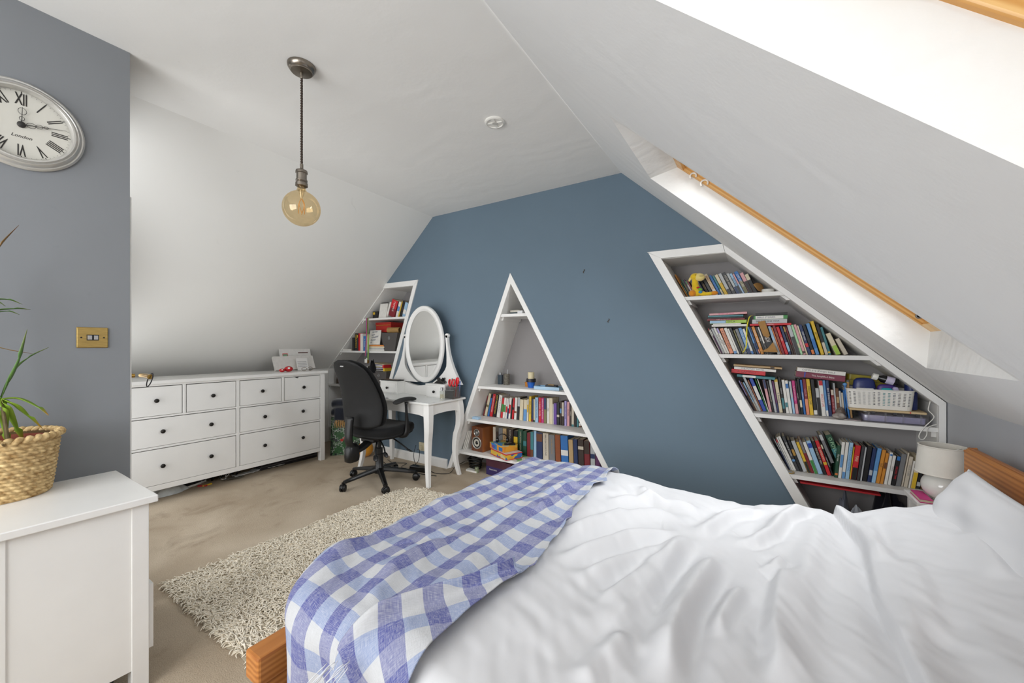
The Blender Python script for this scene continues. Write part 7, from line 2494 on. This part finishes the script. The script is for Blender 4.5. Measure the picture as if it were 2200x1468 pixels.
for k in range(5):
    r = 0.050 + 0.008 * k
    pts = [(r * math.cos(t) + 0.01 * math.sin(3 * t + k), 0.8 * r * math.sin(t), 0.008 + 0.022 * k + 0.006 * math.sin(2 * t + k)) for t in np.linspace(0, 2 * math.pi, 25)[:-1]]
    MB().tube(pts, 0.0065, 6, True).build('coil', M_blk, gr_, smooth='all')
MB().box(-0.03, 0.03, -0.02, 0.02, 0.11, 0.14).build('adaptor', M_blk, gr_, bevel=0.004)
gb = thing('glass_jar', 'small glass jar beside the purple boxed set', 'jar', (at_y(1023, 1001, 2.93).x + 0.012, 2.925, 0.001))
MB().lathe([(0, 0), (0.020, 0), (0.020, 0.045), (0.017, 0.050), (0, 0.05)], 20).build('glass', mat('greenish_glass', '#7d8468', 0.15, 0, 0.3, 40), gb, smooth=True)
wh = thing('white_hub', 'flat white router lying on the carpet under the loudspeaker shelf', 'router', (at_y(1014, 1006, 2.92).x, 2.93, 0.0))
MB().prism(rounded(0.13, 0.055, 0.01), 0.001, 0.016, 'Z').build('case', M_wp, wh, bevel=0.003)

# ================================================================== corner bookcase: small things
c1_, c2_, c3_ = 1.4976, 1.1296, 0.7166
bb = thing('black_box', 'small black box with a yellow label on the corner bookcase', 'box', (at_y(807, 680, 2.93).x, 2.965, c1_))
MB().box(-0.046, 0.046, -0.04, 0.045, 0, 0.082).build('carton', mat('black_card', '#1d1c1e', 0.6), bb, bevel=0.002)
MB().box(-0.036, -0.004, -0.0412, -0.0402, 0.046, 0.072).build('yellow_label', pm('y'), bb)
dc = thing('desk_calendar', 'white desk calendar with a spiral top on the corner bookcase', 'calendar', (at_y(824, 680, 2.94).x, 2.96, c1_))
MB().prism([(-0.04, 0), (0.04, 0), (0.012, 0.165), (-0.012, 0.165)], -0.062, 0.062, 'X').build('stand', mat('white_card', '#dedcd6', 0.7), dc)
for k in range(9):
    x = -0.052 + 0.013 * k
    MB().tube([(x, 0.012 * math.cos(t), 0.168 + 0.012 * math.sin(t)) for t in np.linspace(0, 2 * math.pi, 9)[:-1]], 0.0012, 5, True).build('spiral_loop', M_ink, dc)
# lanyards hanging from the top shelf's edge
for i, (dx, cc, nm) in enumerate(((0.0, '#7fb83a', 'lime green'), (-0.018, '#3d6f8c', 'blue'), (-0.008, '#b04a78', 'pink and white'))):
    x = at_y(790, 700, 2.86).x + dx
    zb1 = (1.03, 1.05, 1.07)[i]
    pts = [Vector((x, 2.885 + 0.012 * i, 1.5005 + 0.0018 * i)), Vector((x, 2.869, 1.5010 + 0.0018 * i)), Vector((x - 0.002, 2.862 - 0.003 * i, 1.488)), Vector((x + 0.004, 2.858 - 0.004 * i, 1.36)), Vector((x + 0.012 - 0.01 * i, 2.858 - 0.004 * i, 1.20)), Vector((x + 0.006 - 0.014 * i, 2.858 - 0.004 * i, zb1))]
    rows = [[p + Vector((-0.008, 0, 0)), p + Vector((0.008, 0, 0))] for p in smooth_path(pts, 5)]
    t = thing('lanyard', nm + ' medal ribbon hanging from the top shelf of the corner bookcase', 'lanyard', (0, 0, 0), (0, 0, 0))
    o = MB().grid(rows).build('ribbon', cloth('ribbon_' + nm.replace(' ', '_'), cc, 0.15, 0.7), t, smooth='all')
    md = o.modifiers.new('thickness', 'SOLIDIFY'); md.thickness = 0.0008
    e = pts[-1]
    if i == 0:
        MB().lathe([(0, 0), (0.022, 0), (0.022, 0.003), (0, 0.003)], 24, Matrix.Translation(e + Vector((0, 0.0, -0.02))) @ Matrix.Rotation(math.pi / 2, 4, 'X')).build('medal', mat('bronze_medal', '#a07a3c', 0.35, 0.9), t, smooth=True)
    elif i == 1:
        MB().box(e.x - 0.020, e.x + 0.022, e.y - 0.001, e.y + 0.002, e.z - 0.055, e.z + 0.002).build('badge', mat('white_card', '#dedcd6', 0.7), t, bevel=0.001)
    else:
        MB().lathe([(0, 0), (0.018, 0), (0.018, 0.003), (0, 0.003)], 24, Matrix.Translation(e + Vector((0, 0.0, -0.016))) @ Matrix.Rotation(math.pi / 2, 4, 'X')).build('medal', mat('silver_medal', '#a9a9a5', 0.3, 0.9), t, smooth=True)
# handwritten card, papers, grey bin, red shoebox, cardboard tube
x0, x1 = at_y(791.5, 740, 2.92).x, at_y(815, 740, 2.92).x
hw = thing('handwritten_card', 'white handwritten card standing behind the ribbons', 'card', ((x0 + x1) / 2, 2.925, c2_ + 0.072), (-0.12, 0, 0))
MB().box(-(x1 - x0) / 2, (x1 - x0) / 2, 0, 0.003, 0, 0.165).build('card', mat('white_card', '#dedcd6', 0.7), hw)
for k, s in enumerate(('Germany', 'warm', '+ thoughtful', 'Florence', 'W')):
    text('handwriting', s, 0.030, frame((-0.055 - 0.005 * k, -0.0006, 0.142 - 0.031 * k), (1, 0, 0.12), (-0.12, 0, 1)), pm('n'), hw, 0.0002, 'LEFT', 0.4, 0.8)
x0, x1 = at_y(793, 750, 2.90).x, at_y(826, 750, 2.90).x
for k in range(4):
    o = MB().box(-(x1 - x0) / 2 + 0.006 * k, (x1 - x0) / 2 - 0.008 * (k % 2), -0.065, 0.085, 0, 0.0165).build('magazine', mat(('magazine_white', 'magazine_grey', 'magazine_cream', 'magazine_orange')[k], ('#dcdad4', '#b9b9b8', '#d8cfb8', '#d68a48')[k], 0.5, 0, 0.06, 60), None, loc=((x0 + x1) / 2, 2.96, c2_ + 0.0006 + 0.0172 * k))
    tag(o, ('white magazine at the bottom of the pile under the handwritten card', 'grey magazine second from bottom under the handwritten card', 'cream magazine third from bottom under the handwritten card', 'orange magazine topmost in the pile under the handwritten card')[k], 'magazine', 'magazines under the handwritten card')
M_felt = cloth('charcoal_felt', '#55514f', 0.5, 0.95, 200)
def bin_(name, label, cx_, y, z, wt, wb, d, h, ring_dx=0.0):
    t = thing(name, label, 'storage bin', (cx_, y, z))
    for (a, b, y0, y1) in ((-1, 1, -d / 2, -d / 2 + 0.004), (-1, 1, d / 2 - 0.004, d / 2)):
        MB().prism([(a * wb / 2, 0), (b * wb / 2, 0), (b * wt / 2, h), (a * wt / 2, h)], y0, y1).build('panel', M_felt, t)
    for s in (-1, 1):
        MB().prism([(s * wb / 2, 0), (s * (wb / 2 - 0.004), 0), (s * (wt / 2 - 0.004), h), (s * wt / 2, h)], -d / 2 + 0.004, d / 2 - 0.004).build('panel', M_felt, t)
    MB().box(-wb / 2 + 0.004, wb / 2 - 0.004, -d / 2 + 0.004, d / 2 - 0.004, 0, 0.004).build('base', M_felt, t)
    MB().tube([(ring_dx + 0.011 * math.cos(t_), -d / 2 - 0.002, h * 0.72 + 0.017 * math.sin(t_)) for t_ in np.linspace(0, 2 * math.pi, 17)[:-1]], 0.0028, 6, True).build('ring_pull', M_steel, t, smooth='all')
    return t


bx_a, bx_b = at_y(818, 718, 2.90).x, at_y(856, 718, 2.90).x
bin_('felt_bin', 'charcoal felt bin with a ring pull beside the handwritten card', (bx_a + bx_b) / 2 - 0.005, 2.985, c2_ + 0.0008, bx_b - bx_a - 0.02, (bx_b - bx_a) * 0.62, 0.17, 0.20)
# papers and tube in the bin
t = thing('cardboard_tube', 'short cardboard tube lying on the charcoal felt bin', 'tube', (at_y(846, 706, 2.95).x, 2.955, c2_ + 0.232), (0, 0, 0.25))
Mt = Matrix.Rotation(math.pi / 2, 4, 'Y')
MB().lathe([(0.028, -0.075), (0.031, -0.075), (0.031, 0.075), (0.028, 0.075), (0.028, -0.075)], 28, Mt, cap=False).build('tube', mat('cardboard', '#a5824f', 0.9, 0, 0.1, 60), t, smooth=True)
MB().lathe([(0, -0.076), (0.030, -0.076), (0.030, -0.072), (0, -0.072)], 28, Mt).build('end_cap', M_wp, t, smooth=True)
o = MB().box(-0.06, 0.055, -0.06, 0.05, 0, 0.055).build('paper_bundle', mat('mixed_paper', '#c9c2b2', 0.8, 0, 0.2, 40), None, loc=((bx_a + bx_b) / 2 - 0.005, 2.99, c2_ + 0.145))
tag(o, 'bundle of papers filling the charcoal felt bin under the tube', 'papers')
rx0, rx1 = at_y(804, 700, 3.0).x, at_y(836, 700, 3.0).x
rb_ = thing('shoebox', 'red gift box with a gold line on the corner bookcase', 'box', ((rx0 + rx1) / 2 + 0.03, 3.10, c2_ + 0.216))
M_rbx = mat('red_card', '#b3281f', 0.5)
wx = rx1 - rx0
MB().box(-wx / 2, wx / 2, -0.10, 0.10, 0, 0.075).build('box', M_rbx, rb_, bevel=0.002)
MB().box(-wx / 2 - 0.003, wx / 2 + 0.003, -0.103, 0.103, 0.075, 0.112).build('lid', M_rbx, rb_, bevel=0.002)
MB().box(-wx / 2 + 0.01, wx / 2 - 0.004, -0.1045, -0.1025, 0.076, 0.081).build('gold_line', mat('gold_foil', '#d0a848', 0.3, 0.7), rb_)
o = MB().prism([(-0.10, 0), (0.16, 0), (0.16, 0.214), (-0.10, 0.214)], 0, 0.02).build('box_file', mat('grey_box_file', '#8f8d8a', 0.8, 0, 0.1, 20), None, loc=((rx0 + rx1) / 2 + 0.01, 3.15, c2_ + 0.0008))
tag(o, 'grey box file standing at the back under the red gift box', 'box file')
# lower shelf: second bin with papers, white roll, black cloth
bin_('felt_bin', 'charcoal felt bin behind the office chair back', at_y(812, 800, 2.95).x, 3.04, c3_ + 0.0008, 0.30, 0.27, 0.19, 0.185, 0.02)
bcx = at_y(812, 800, 2.95).x
for k in range(6):
    rr = random.Random(40 + k)
    w = 0.26 - 0.01 * k
    o = MB().prism([(-w / 2, 0.001 * k), (w / 2, 0.010 * math.sin(k)), (w / 2, 0.010 * math.sin(k) + 0.007), (-w / 2, 0.001 * k + 0.007)], -0.085, 0.08).build('paper_sheaf', mat(('paper_white', 'paper_lilac', 'paper_cream')[k % 3], ('#dddbd5', '#b9b6cf', '#d3c6a4')[k % 3], 0.8), None,
                                                                                             loc=(bcx + rr.uniform(-0.008, 0.008), 3.04, c3_ + 0.190 + 0.0145 * k), rot=(0, 0, rr.uniform(-0.06, 0.06)))
    tag(o, ('white sheaf lowest of the papers on the bin behind the chair', 'lilac sheaf second from bottom on the bin behind the chair', 'cream sheaf third from bottom on the bin behind the chair', 'white sheaf fourth from bottom on the bin behind the chair', 'lilac sheaf second from top on the bin behind the chair', 'cream sheaf on top of the papers on the bin behind the chair')[k], 'papers', 'papers on the bin behind the chair')
for k, c in enumerate(('r', 'y')):
    o = MB().box(-0.012, 0.012, -0.05, 0.05, 0, 0.035).build('card_packet', pm(c), None, loc=(bcx + 0.152, 2.99, c3_ + 0.192 + 0.036 * (1 - k)) if False else (bcx + 0.165, 2.96 + 0.01 * k, c3_ + 0.001 + (0.235 if k == 0 else 0.199)))
    o.location.z = c3_ + 0.187 + (0.0355 if k == 0 else 0.0)
    o.location.x = bcx + 0.138
    tag(o, ('small red packet wedged by the papers beside the mirror stand', 'small yellow packet under the red one beside the mirror stand')[k], 'packet')
t = thing('paper_roll', 'white paper roll jutting out behind the top of the office chair', 'paper roll', (at_y(778, 788, 2.9).x, 2.93, c3_ + 0.15), (0, 0, 0))
Mr = Matrix.Rotation(math.radians(62), 4, 'Y')
MB().lathe([(0.030, -0.13), (0.033, -0.13), (0.042, 0.13), (0.039, 0.13), (0.030, -0.13)], 28, Mr, cap=False).build('roll', mat('white_card', '#dedcd6', 0.7), t, smooth=True)
heap('black_cloth', 'black velvet cloth bundled beside the papers behind the chair', 'cloth', (at_y(795, 790, 2.93).x + 0.03, 2.945, c3_ + 0.16), 0.05, 0.04, 0.13, cloth('black_velvet', '#121114', 0.3), 6, 28)
bf = MB().prism([(0, 0), (0.012, 0), (0.045, 0.22), (0.033, 0.22)], 0, 0.2).build('board', mat('dark_brown_board', '#4a3a2e', 0.7, 0, 0.2, 30), None, loc=(at_y(716, 820, 2.95).x + 0.09, 2.93, c3_ + 0.0008))
tag(bf, 'dark board leaning on the lower corner shelf behind the chair', 'board')

# ================================================================== on and under the long chest
zc_ = 0.9304
q0, q1 = at_x(604, 790, -4.15), at_x(673, 788, -4.10)
for k, (u0, u1, vt, x, lean, c, lb) in enumerate(((606, 673, 748, -4.20, 0.30, '#dddbd7', 'large white envelope with stamps propped highest on the long chest'),
                                                  (593, 678, 768, -4.13, 0.42, '#d6d3ce', 'white card box lying before the large envelope on the long chest'),
                                                  (640, 664, 770, -4.08, 0.32, '#e0dedb', 'small printed letter standing in front on the long chest'))):
    a, b = at_x(u0, 785, x), at_x(u1, 785, x)
    ht_ = at_x((u0 + u1) / 2, vt, x).z - zc_
    t = thing('envelope' if k != 1 else 'card_carton', lb, 'letter' if k != 1 else 'carton', (x, (a.y + b.y) / 2, zc_ + 0.001 + (0.03 if k == 1 else 0.003) * math.sin(lean)), (0, -lean, 0))
    w = b.y - a.y
    thk = 0.003 if k != 1 else 0.03
    MB().box(-thk, 0, -w / 2, w / 2, 0, ht_ / math.cos(lean)).build('paper', mat('paper_%d' % k, c, 0.75), t, bevel=0.0008)
    if k == 0:
        MB().box(0, 0.0006, -w / 2 + 0.03, -w / 2 + 0.085, ht_ * 0.52, ht_ * 0.78).build('red_stamp_frame', pm('r'), t)
        MB().box(0.0006, 0.001, -w / 2 + 0.034, -w / 2 + 0.081, ht_ * 0.55, ht_ * 0.75).build('stamp', mat('green_stamp', '#7fa58a', 0.6), t)
        MB().box(0, 0.0006, 0.03, w / 2 - 0.03, ht_ * 0.78, ht_ * 0.83).build('dark_print', mat('brown_print', '#5a3c36', 0.6), t)
        MB().box(0, 0.0006, -0.02, w / 2 - 0.05, ht_ * 0.55, ht_ * 0.57).build('print_line', mat('grey_print_line', '#8a8a8e', 0.6), t)
        MB().box(0, 0.0006, -0.02, 0.012, ht_ * 0.30, ht_ * 0.46).build('yellow_patch', pm('y'), t)
    elif k == 2:
        for j in range(4):
            MB().box(0, 0.0006, -w / 2 + 0.01, w / 2 - 0.012, ht_ * (0.3 + 0.14 * j), ht_ * (0.33 + 0.14 * j)).build('print_line', mat('grey_print_line', '#8a8a8e', 0.6), t)
for k, (u, v, r, lb) in enumerate(((620, 786, 0.034, 'larger red patterned bauble on the long chest'), (606, 788, 0.022, 'smaller red bauble on the long chest'))):
    p = at_x(u, v, -3.985 + 0.01 * k)
    t = thing('bauble', lb, 'bauble', (p.x, p.y, zc_ + r * 0.82))
    blob('ball', (0, 0, 0), r * 1.15, r * 1.15, r * 0.8, mat('red_bauble', '#c01f25', 0.25, 0, 0.2, 12), t)
    blob('white_patch', (r * 0.75, -r * 0.3, r * 0.22), r * 0.38, r * 0.4, r * 0.34, M_wp, t)
gl = thing('spectacles', 'folded spectacles lying at the doorway-far end of the long chest', 'spectacles', (-3.96, at_x(660, 789, -3.96).y, zc_ + 0.001))
for s in (-1, 1):
    MB().tube([(0.0, s * 0.032 + 0.026 * math.cos(t), 0.020 + 0.018 * math.sin(t)) for t in np.linspace(0, 2 * math.pi, 17)[:-1]], 0.002, 6, True).build('lens_rim', mat('bronze_frame', '#6a5a44', 0.35, 0.7), gl, smooth='all')
MB().tube([(-0.004, -0.055, 0.022), (-0.012, 0.05, 0.004)], 0.0015, 6).build('temple', mat('bronze_frame', '#6a5a44', 0.35, 0.7), gl)
bd_ = MB().tube([(0.030 * math.cos(t) * 0.9, 0.022 * math.sin(t) * 0.4, 0.030 * math.sin(t)) for t in np.linspace(0, 2 * math.pi, 25)[:-1]], 0.0022, 6, True).build('hair_band', mat('black_elastic', '#1b1a20', 0.8), None, smooth='all', loc=(XG - 0.012, YG + 0.070, 1.0375))
tag(bd_, 'black hair band hung over the brass door handle', 'hair band')

# clutter under the long chest
def under(u, v):
    return at_z(u, v, 0.004)


p = under(365, 1060)
heap('carrier_bag', 'crumpled clear carrier bag under the near end of the long chest', 'plastic bag', (p.x - 0.02, p.y, 0.0), 0.075, 0.12, 0.065, mat('crumpled_polythene', '#c5c9c8', 0.25, 0, 0.2, 14, 0.8, 40), 9, 44)
p = under(415, 1043)
t = thing('slipper', 'black slipper with a white edge lying under the long chest', 'slipper', (p.x - 0.02, p.y, 0.001), (0, 0, 1.95))
MB().loft([[Vector((q.x, q.y, z)) for q in superring(0.23 * k, 0.085 * k, 0, 26, 2.4)] for z, k in ((0, 0.96), (0.003, 1.0), (0.014, 1.0), (0.016, 0.97))]).build('sole', M_wp, t, smooth='all')
MB().loft([[Vector((q.x + 0.02 * z / 0.05, q.y, z)) for q in superring(0.21 * k, 0.078 * k, 0, 26, 2.4, 0.0)] for z, k in ((0.016, 1.0), (0.035, 0.95), (0.055, 0.75), (0.062, 0.4))]).build('upper', cloth('black_felt', '#17171a', 0.4), t, smooth='all')
pts0 = [under(u, v) for u, v in ((432, 1046), (440, 1050), (452, 1044), (448, 1036))]
for k, (c, nm, du) in enumerate((('#b3222a', 'red', 0), ('#d8b02a', 'yellow', 10))):
    p = under(436 + du, 1045 - du * 0.2)
    t = thing('clothes_peg', nm + ' plastic peg on the carpet beside the slipper', 'peg', (p.x - 0.01, p.y, 0.001), (0, 0, 0.7 + k))
    for s in (-1, 1):
        MB().box(-0.035, 0.035, s * 0.005 - 0.004, s * 0.005 + 0.004, 0, 0.010).build('jaw', mat('peg_' + nm, c, 0.4), t, bevel=0.002)
cb = thing('cable_bundle', 'tangle of black and white cables under the middle of the long chest', 'cables', (0, 0, 0))
r9 = random.Random(9)
for k in range(9):
    u0 = 440 + 8 * k
    pts = []
    for i in range(7):
        u = u0 + r9.uniform(-18, 22); v = 1040 - (u - 440) * 0.30 + r9.uniform(-12, 4)
        q = under(u, v)
        pts.append(Vector((min(q.x, XD + 0.03), q.y, 0.008 + r9.uniform(0, 0.05))))
    MB().tube(smooth_path(pts, 6), 0.0038, 6).build('cable', M_blk if k % 3 else M_wp, cb, smooth='all')
for k, (u, v, c, lb) in enumerate(((500, 1028, '#6f6a5e', 'scrunched dark magazine at the end of the cables under the chest'), (520, 1020, '#d4d3d0', 'white leaflet under the long chest nearest the cables'), (545, 1012, '#cfd2d4', 'white letter with grey logo under the middle drawers'),
                                   (563, 1006, '#bfc3c6', 'pale grey leaflet under the long chest past the letter'), (588, 1002, '#d2d0cb', 'folded paper under the chest before the black case'))):
    p = under(u, v)
    rr = random.Random(60 + k)
    n = 6
    rows = [[Vector((0.10 * (i / n - 0.5), 0.15 * (j / n - 0.5), 0.002 + 0.006 * math.sin(2 * i + k) * math.cos(1.5 * j) + 0.006 + 0.010 * (i / n) ** 2)) for j in range(n + 1)] for i in range(n + 1)]
    o = MB().grid(rows).build('leaflet', mat('leaflet_%d' % k, c, 0.7, 0, 0.12, 25), None, smooth='all', loc=(p.x + 0.015, p.y, 0.0), rot=(0, 0, rr.uniform(-0.6, 0.6)))
    md = o.modifiers.new('thickness', 'SOLIDIFY'); md.thickness = 0.0012
    tag(o, lb, 'leaflet')
p = under(635, 996)
t = thing('black_case', 'long black flat case under the far drawers of the chest', 'case', (p.x - 0.13, p.y, 0.001))
MB().box(-0.10, 0.08, -0.30, 0.26, 0, 0.060).build('case', mat('black_card', '#1d1c1e', 0.6), t, bevel=0.006)
MB().box(-0.101, 0.081, -0.301, 0.261, 0.028, 0.031).build('seam', mat('grey_plastic', '#777777', 0.5), t)

# ================================================================== between chest and dressing table: gift bag, blanket, orange ball
def holly():
    m, nt, N, L, P = nodes_of('holly_print')
    tc = N.new('ShaderNodeTexCoord')
    def vor(scale, feat='F1'):
        v = N.new('ShaderNodeTexVoronoi'); v.inputs['Scale'].default_value = scale; v.feature = feat
        L.new(tc.outputs['Object'], v.inputs['Vector']); return v
    nz = N.new('ShaderNodeTexNoise'); nz.inputs['Scale'].default_value = 13; nz.inputs['Detail'].default_value = 4; nz.inputs['Distortion'].default_value = 2.0
    L.new(tc.outputs['Object'], nz.inputs['Vector'])
    r = N.new('ShaderNodeValToRGB'); r.color_ramp.interpolation = 'CONSTANT'
    e = r.color_ramp.elements
    e[0].position = 0; e[0].color = lin('#14181a')
    e[1].position = 0.44; e[1].color = lin('#24402c')
    for ps, c in ((0.50, '#3f6a3c'), (0.56, '#c4ccc2'), (0.585, '#2b4a30'), (0.66, '#14181a')):
        x = e.new(ps); x.color = lin(c)
    L.new(nz.outputs['Fac'], r.inputs[0])
    v = vor(9.0)
    r2 = N.new('ShaderNodeValToRGB'); r2.color_ramp.interpolation = 'CONSTANT'
    e = r2.color_ramp.elements
    e[0].position = 0; e[0].color = (1, 1, 1, 1)
    e[1].position = 0.17; e[1].color = (0, 0, 0, 1)
    L.new(v.outputs['Distance'], r2.inputs[0])
    mx = N.new('ShaderNodeMix'); mx.data_type = 'RGBA'; mx.inputs['B'].default_value = lin('#b02a24')
    L.new(r2.outputs[0], mx.inputs['Factor']); L.new(r.outputs[0], mx.inputs['A'])
    L.new(mx.outputs['Result'], P.inputs['Base Color'])
    P.inputs['Roughness'].default_value = 0.3
    return m


gb_ = thing('gift_bag', 'holly-printed gift bag on the carpet beside the long chest', 'gift bag', (-3.845, 2.665, 0.001), (0, 0, 0.72))
hw_, hd_, hh_ = 0.165, 0.055, 0.42
MB().loft([[Vector((sx * hw_, sy * hd_ * (1 - 0.55 * t), hh_ * t)) for sx, sy in ((-1, -1), (1, -1), (1, 1), (-1, 1))] for t in (0, 0.5, 1)], cap=True).build('bag', holly(), gb_, bevel=0.002)
def holly_leaf(cx_, cz_, ln_, ang, m, y, grow=0.0):
    pts = []
    n_ = 5
    for s in (1, -1):
        rng = range(n_ * 2 + 1) if s == 1 else range(n_ * 2 - 1, 0, -1)
        for i in rng:
            t = i / (n_ * 2)
            w = ln_ * 0.30 * math.sin(math.pi * (0.06 + 0.9 * t)) * (1.25 if i % 2 else 0.62) + grow
            if i in (0, n_ * 2):
                w = 0.0
            u_, v_ = ln_ * (t - 0.5) * (1 + grow * 6), s * w
            pts.append((cx_ + u_ * math.cos(ang) - v_ * math.sin(ang), cz_ + u_ * math.sin(ang) + v_ * math.cos(ang)))
    return MB().prism(pts, y, y + 0.0005).build('printed_leaf', m, gb_)


M_hl, M_hw = mat('holly_green_print', '#2f5a34', 0.35, 0, 0.25, 40), mat('frost_white_print', '#c9d0c8', 0.4, 0, 0.1, 40)
for k, (cx_, cz_, ln_, an) in enumerate(((-0.07, 0.07, 0.17, 0.7), (0.06, 0.06, 0.16, 2.3), (-0.06, 0.21, 0.16, -0.5), (0.08, 0.19, 0.15, 0.5), (-0.01, 0.13, 0.15, 1.6), (0.02, 0.30, 0.15, 2.6), (-0.10, 0.32, 0.13, 0.9))):
    yy_ = -hd_ * (1 - 0.55 * cz_ / hh_) - 0.0035 - 0.0014 * k
    holly_leaf(cx_, cz_, ln_, an, M_hw, yy_ + 0.0006, 0.006)
    holly_leaf(cx_, cz_, ln_, an, M_hl, yy_)
for cx_, cz_ in ((-0.045, 0.165), (-0.015, 0.185), (0.000, 0.155)):
    yy_ = -hd_ * (1 - 0.55 * cz_ / hh_) - 0.016
    MB().prism([(cx_ + 0.016 * math.cos(t), cz_ + 0.016 * math.sin(t)) for t in np.linspace(0, 2 * math.pi, 17)[:-1]], yy_, yy_ + 0.001).build('printed_berry', mat('berry_red_print', '#b02a24', 0.3), gb_)
M_navyb = cloth('navy_wool', '#1b1e29', 0.6, 0.95, 120, 0.5, 0.2)
bl = thing('wool_blanket', 'folded navy wool blanket with tan fringe on top of the gift bag', 'blanket', (-3.855, 2.672, 0.423), (0, 0, 0.72))
for k, (z, th_, w) in enumerate(((0.012, 0.085, 0.30), (0.100, 0.090, 0.29))):
    ring_ = []
    rings = []
    for i in range(15):
        t = i / 14
        x = -w / 2 + w * t
        wob = 0.006 * math.sin(9 * t + k)
        rings.append([Vector((x, 0.085 * math.cos(a) * (1 + 0.05 * math.sin(3 * t + k)), z + th_ / 2 + wob * 0.5 + th_ / 2 * math.copysign(abs(math.sin(a)) ** 0.8, math.sin(a)) - 0.012 * (2 * t - 1) ** 2)) for a in np.linspace(0, 2 * math.pi, 25)[:-1]])
    MB().loft(rings).build('fold', M_navyb, bl, smooth='all')
rows = []
for i in range(10):
    t = i / 9
    rows.append([Vector((x, -0.088 - 0.012 * math.sin(math.pi * t * 0.8), 0.09 - 0.125 * t + 0.004 * math.sin(x * 60))) for x in np.linspace(-0.11, 0.14, 14)])
o = MB().grid(rows).build('hanging_end', M_navyb, bl, smooth='all')
md = o.modifiers.new('thickness', 'SOLIDIFY'); md.thickness = 0.006
mb = MB()
for k in range(34):
    x = -0.105 + 0.24 * k / 33
    z0 = -0.035
    pts = [Vector((x + r9.uniform(-.003, .003), -0.093, z0 + 0.006))]
    for i in range(4):
        pts.append(pts[-1] + Vector((r9.uniform(-.006, .006), r9.uniform(-0.006, 0.002), -0.022)))
    mb.tube(pts, [0.0036, 0.0038, 0.0036, 0.0032, 0.0018], 5)
o = mb.build('fringe', cloth('tan_wool', '#b08a58', 0.3), bl, smooth='all'); o['kind'] = 'stuff'
MB().box(-0.15, 0.15, -0.08, 0.08, 0.0, 0.011).build('lining_edge', cloth('grey_check_wool', '#8b8782', 0.4), bl)
ob = thing('orange_ball', 'orange soft ball with a white label on the carpet beside the gift bag', 'ball', (-3.585, 2.700, 0.0855))
blob('ball', (0, 0, 0), 0.078, 0.078, 0.085, cloth('orange_felt', '#d8942c', 0.4), ob)
MB().box(-0.016, 0.016, -0.001, 0.001, -0.022, 0.014, Matrix.Translation((-0.045, -0.085, -0.045)) @ Matrix.Rotation(0.5, 4, 'Y')).build('label', mat('white_card', '#dedcd6', 0.7), ob)

# cables on the carpet under the dressing table, black adaptor
for k, (pts, lb) in enumerate((([(-2.93, 2.80, 0.19), (-2.90, 2.74, 0.10), (-2.80, 2.70, 0.008), (-2.70, 2.72, 0.006), (-2.55, 2.69, 0.006), (-2.45, 2.76, 0.006), (-2.50, 2.90, 0.02), (-2.45, 2.98, 0.06)], 'thin black cable running from the wall socket to the triangular bookcase'),
                               ([(-3.28, 2.74, 0.006), (-3.15, 2.70, 0.005), (-3.02, 2.76, 0.005), (-2.98, 2.66, 0.005), (-2.86, 2.62, 0.005), (-2.80, 2.70, 0.07), (-2.84, 2.76, 0.16), (-2.91, 2.80, 0.15)], 'looped black cable hanging from the wall socket behind the office chair'),
                               ([(-3.25, 2.66, 0.006), (-3.05, 2.60, 0.005), (-2.90, 2.64, 0.005), (-2.70, 2.60, 0.005), (-2.50, 2.64, 0.005)], 'black cable lying flat on the carpet under the dressing table'))):
    o = MB().tube(smooth_path(pts, 7), 0.003, 6).build('black_cable', M_blk, None, smooth='all')
    tag(o, lb, 'cable')
t = thing('power_adaptor', 'black power adaptor on the carpet behind the chair base', 'adaptor', (-2.74, 2.66, 0.001), (0, 0, 0.2))
MB().box(-0.09, 0.09, -0.03, 0.03, 0, 0.05).build('case', M_blk, t, bevel=0.005)
MB().tube([(0.09, 0, 0.02), (0.13, 0.01, 0.008)], 0.004, 6).build('strain_relief', M_blk, t)

# lettering becomes plain meshes
bpy.context.view_layer.update()
dg_ = bpy.context.evaluated_depsgraph_get()
for o in _letters:
    me = bpy.data.meshes.new_from_object(o.evaluated_get(dg_))
    n_ = bpy.data.objects.new('lettering', me)
    COL.objects.link(n_)
    n_.parent = o.parent
    n_.matrix_local = o.matrix_local.copy()
    nm_ = o.name.split('.')[0]
    bpy.data.objects.remove(o)
    n_.name = nm_
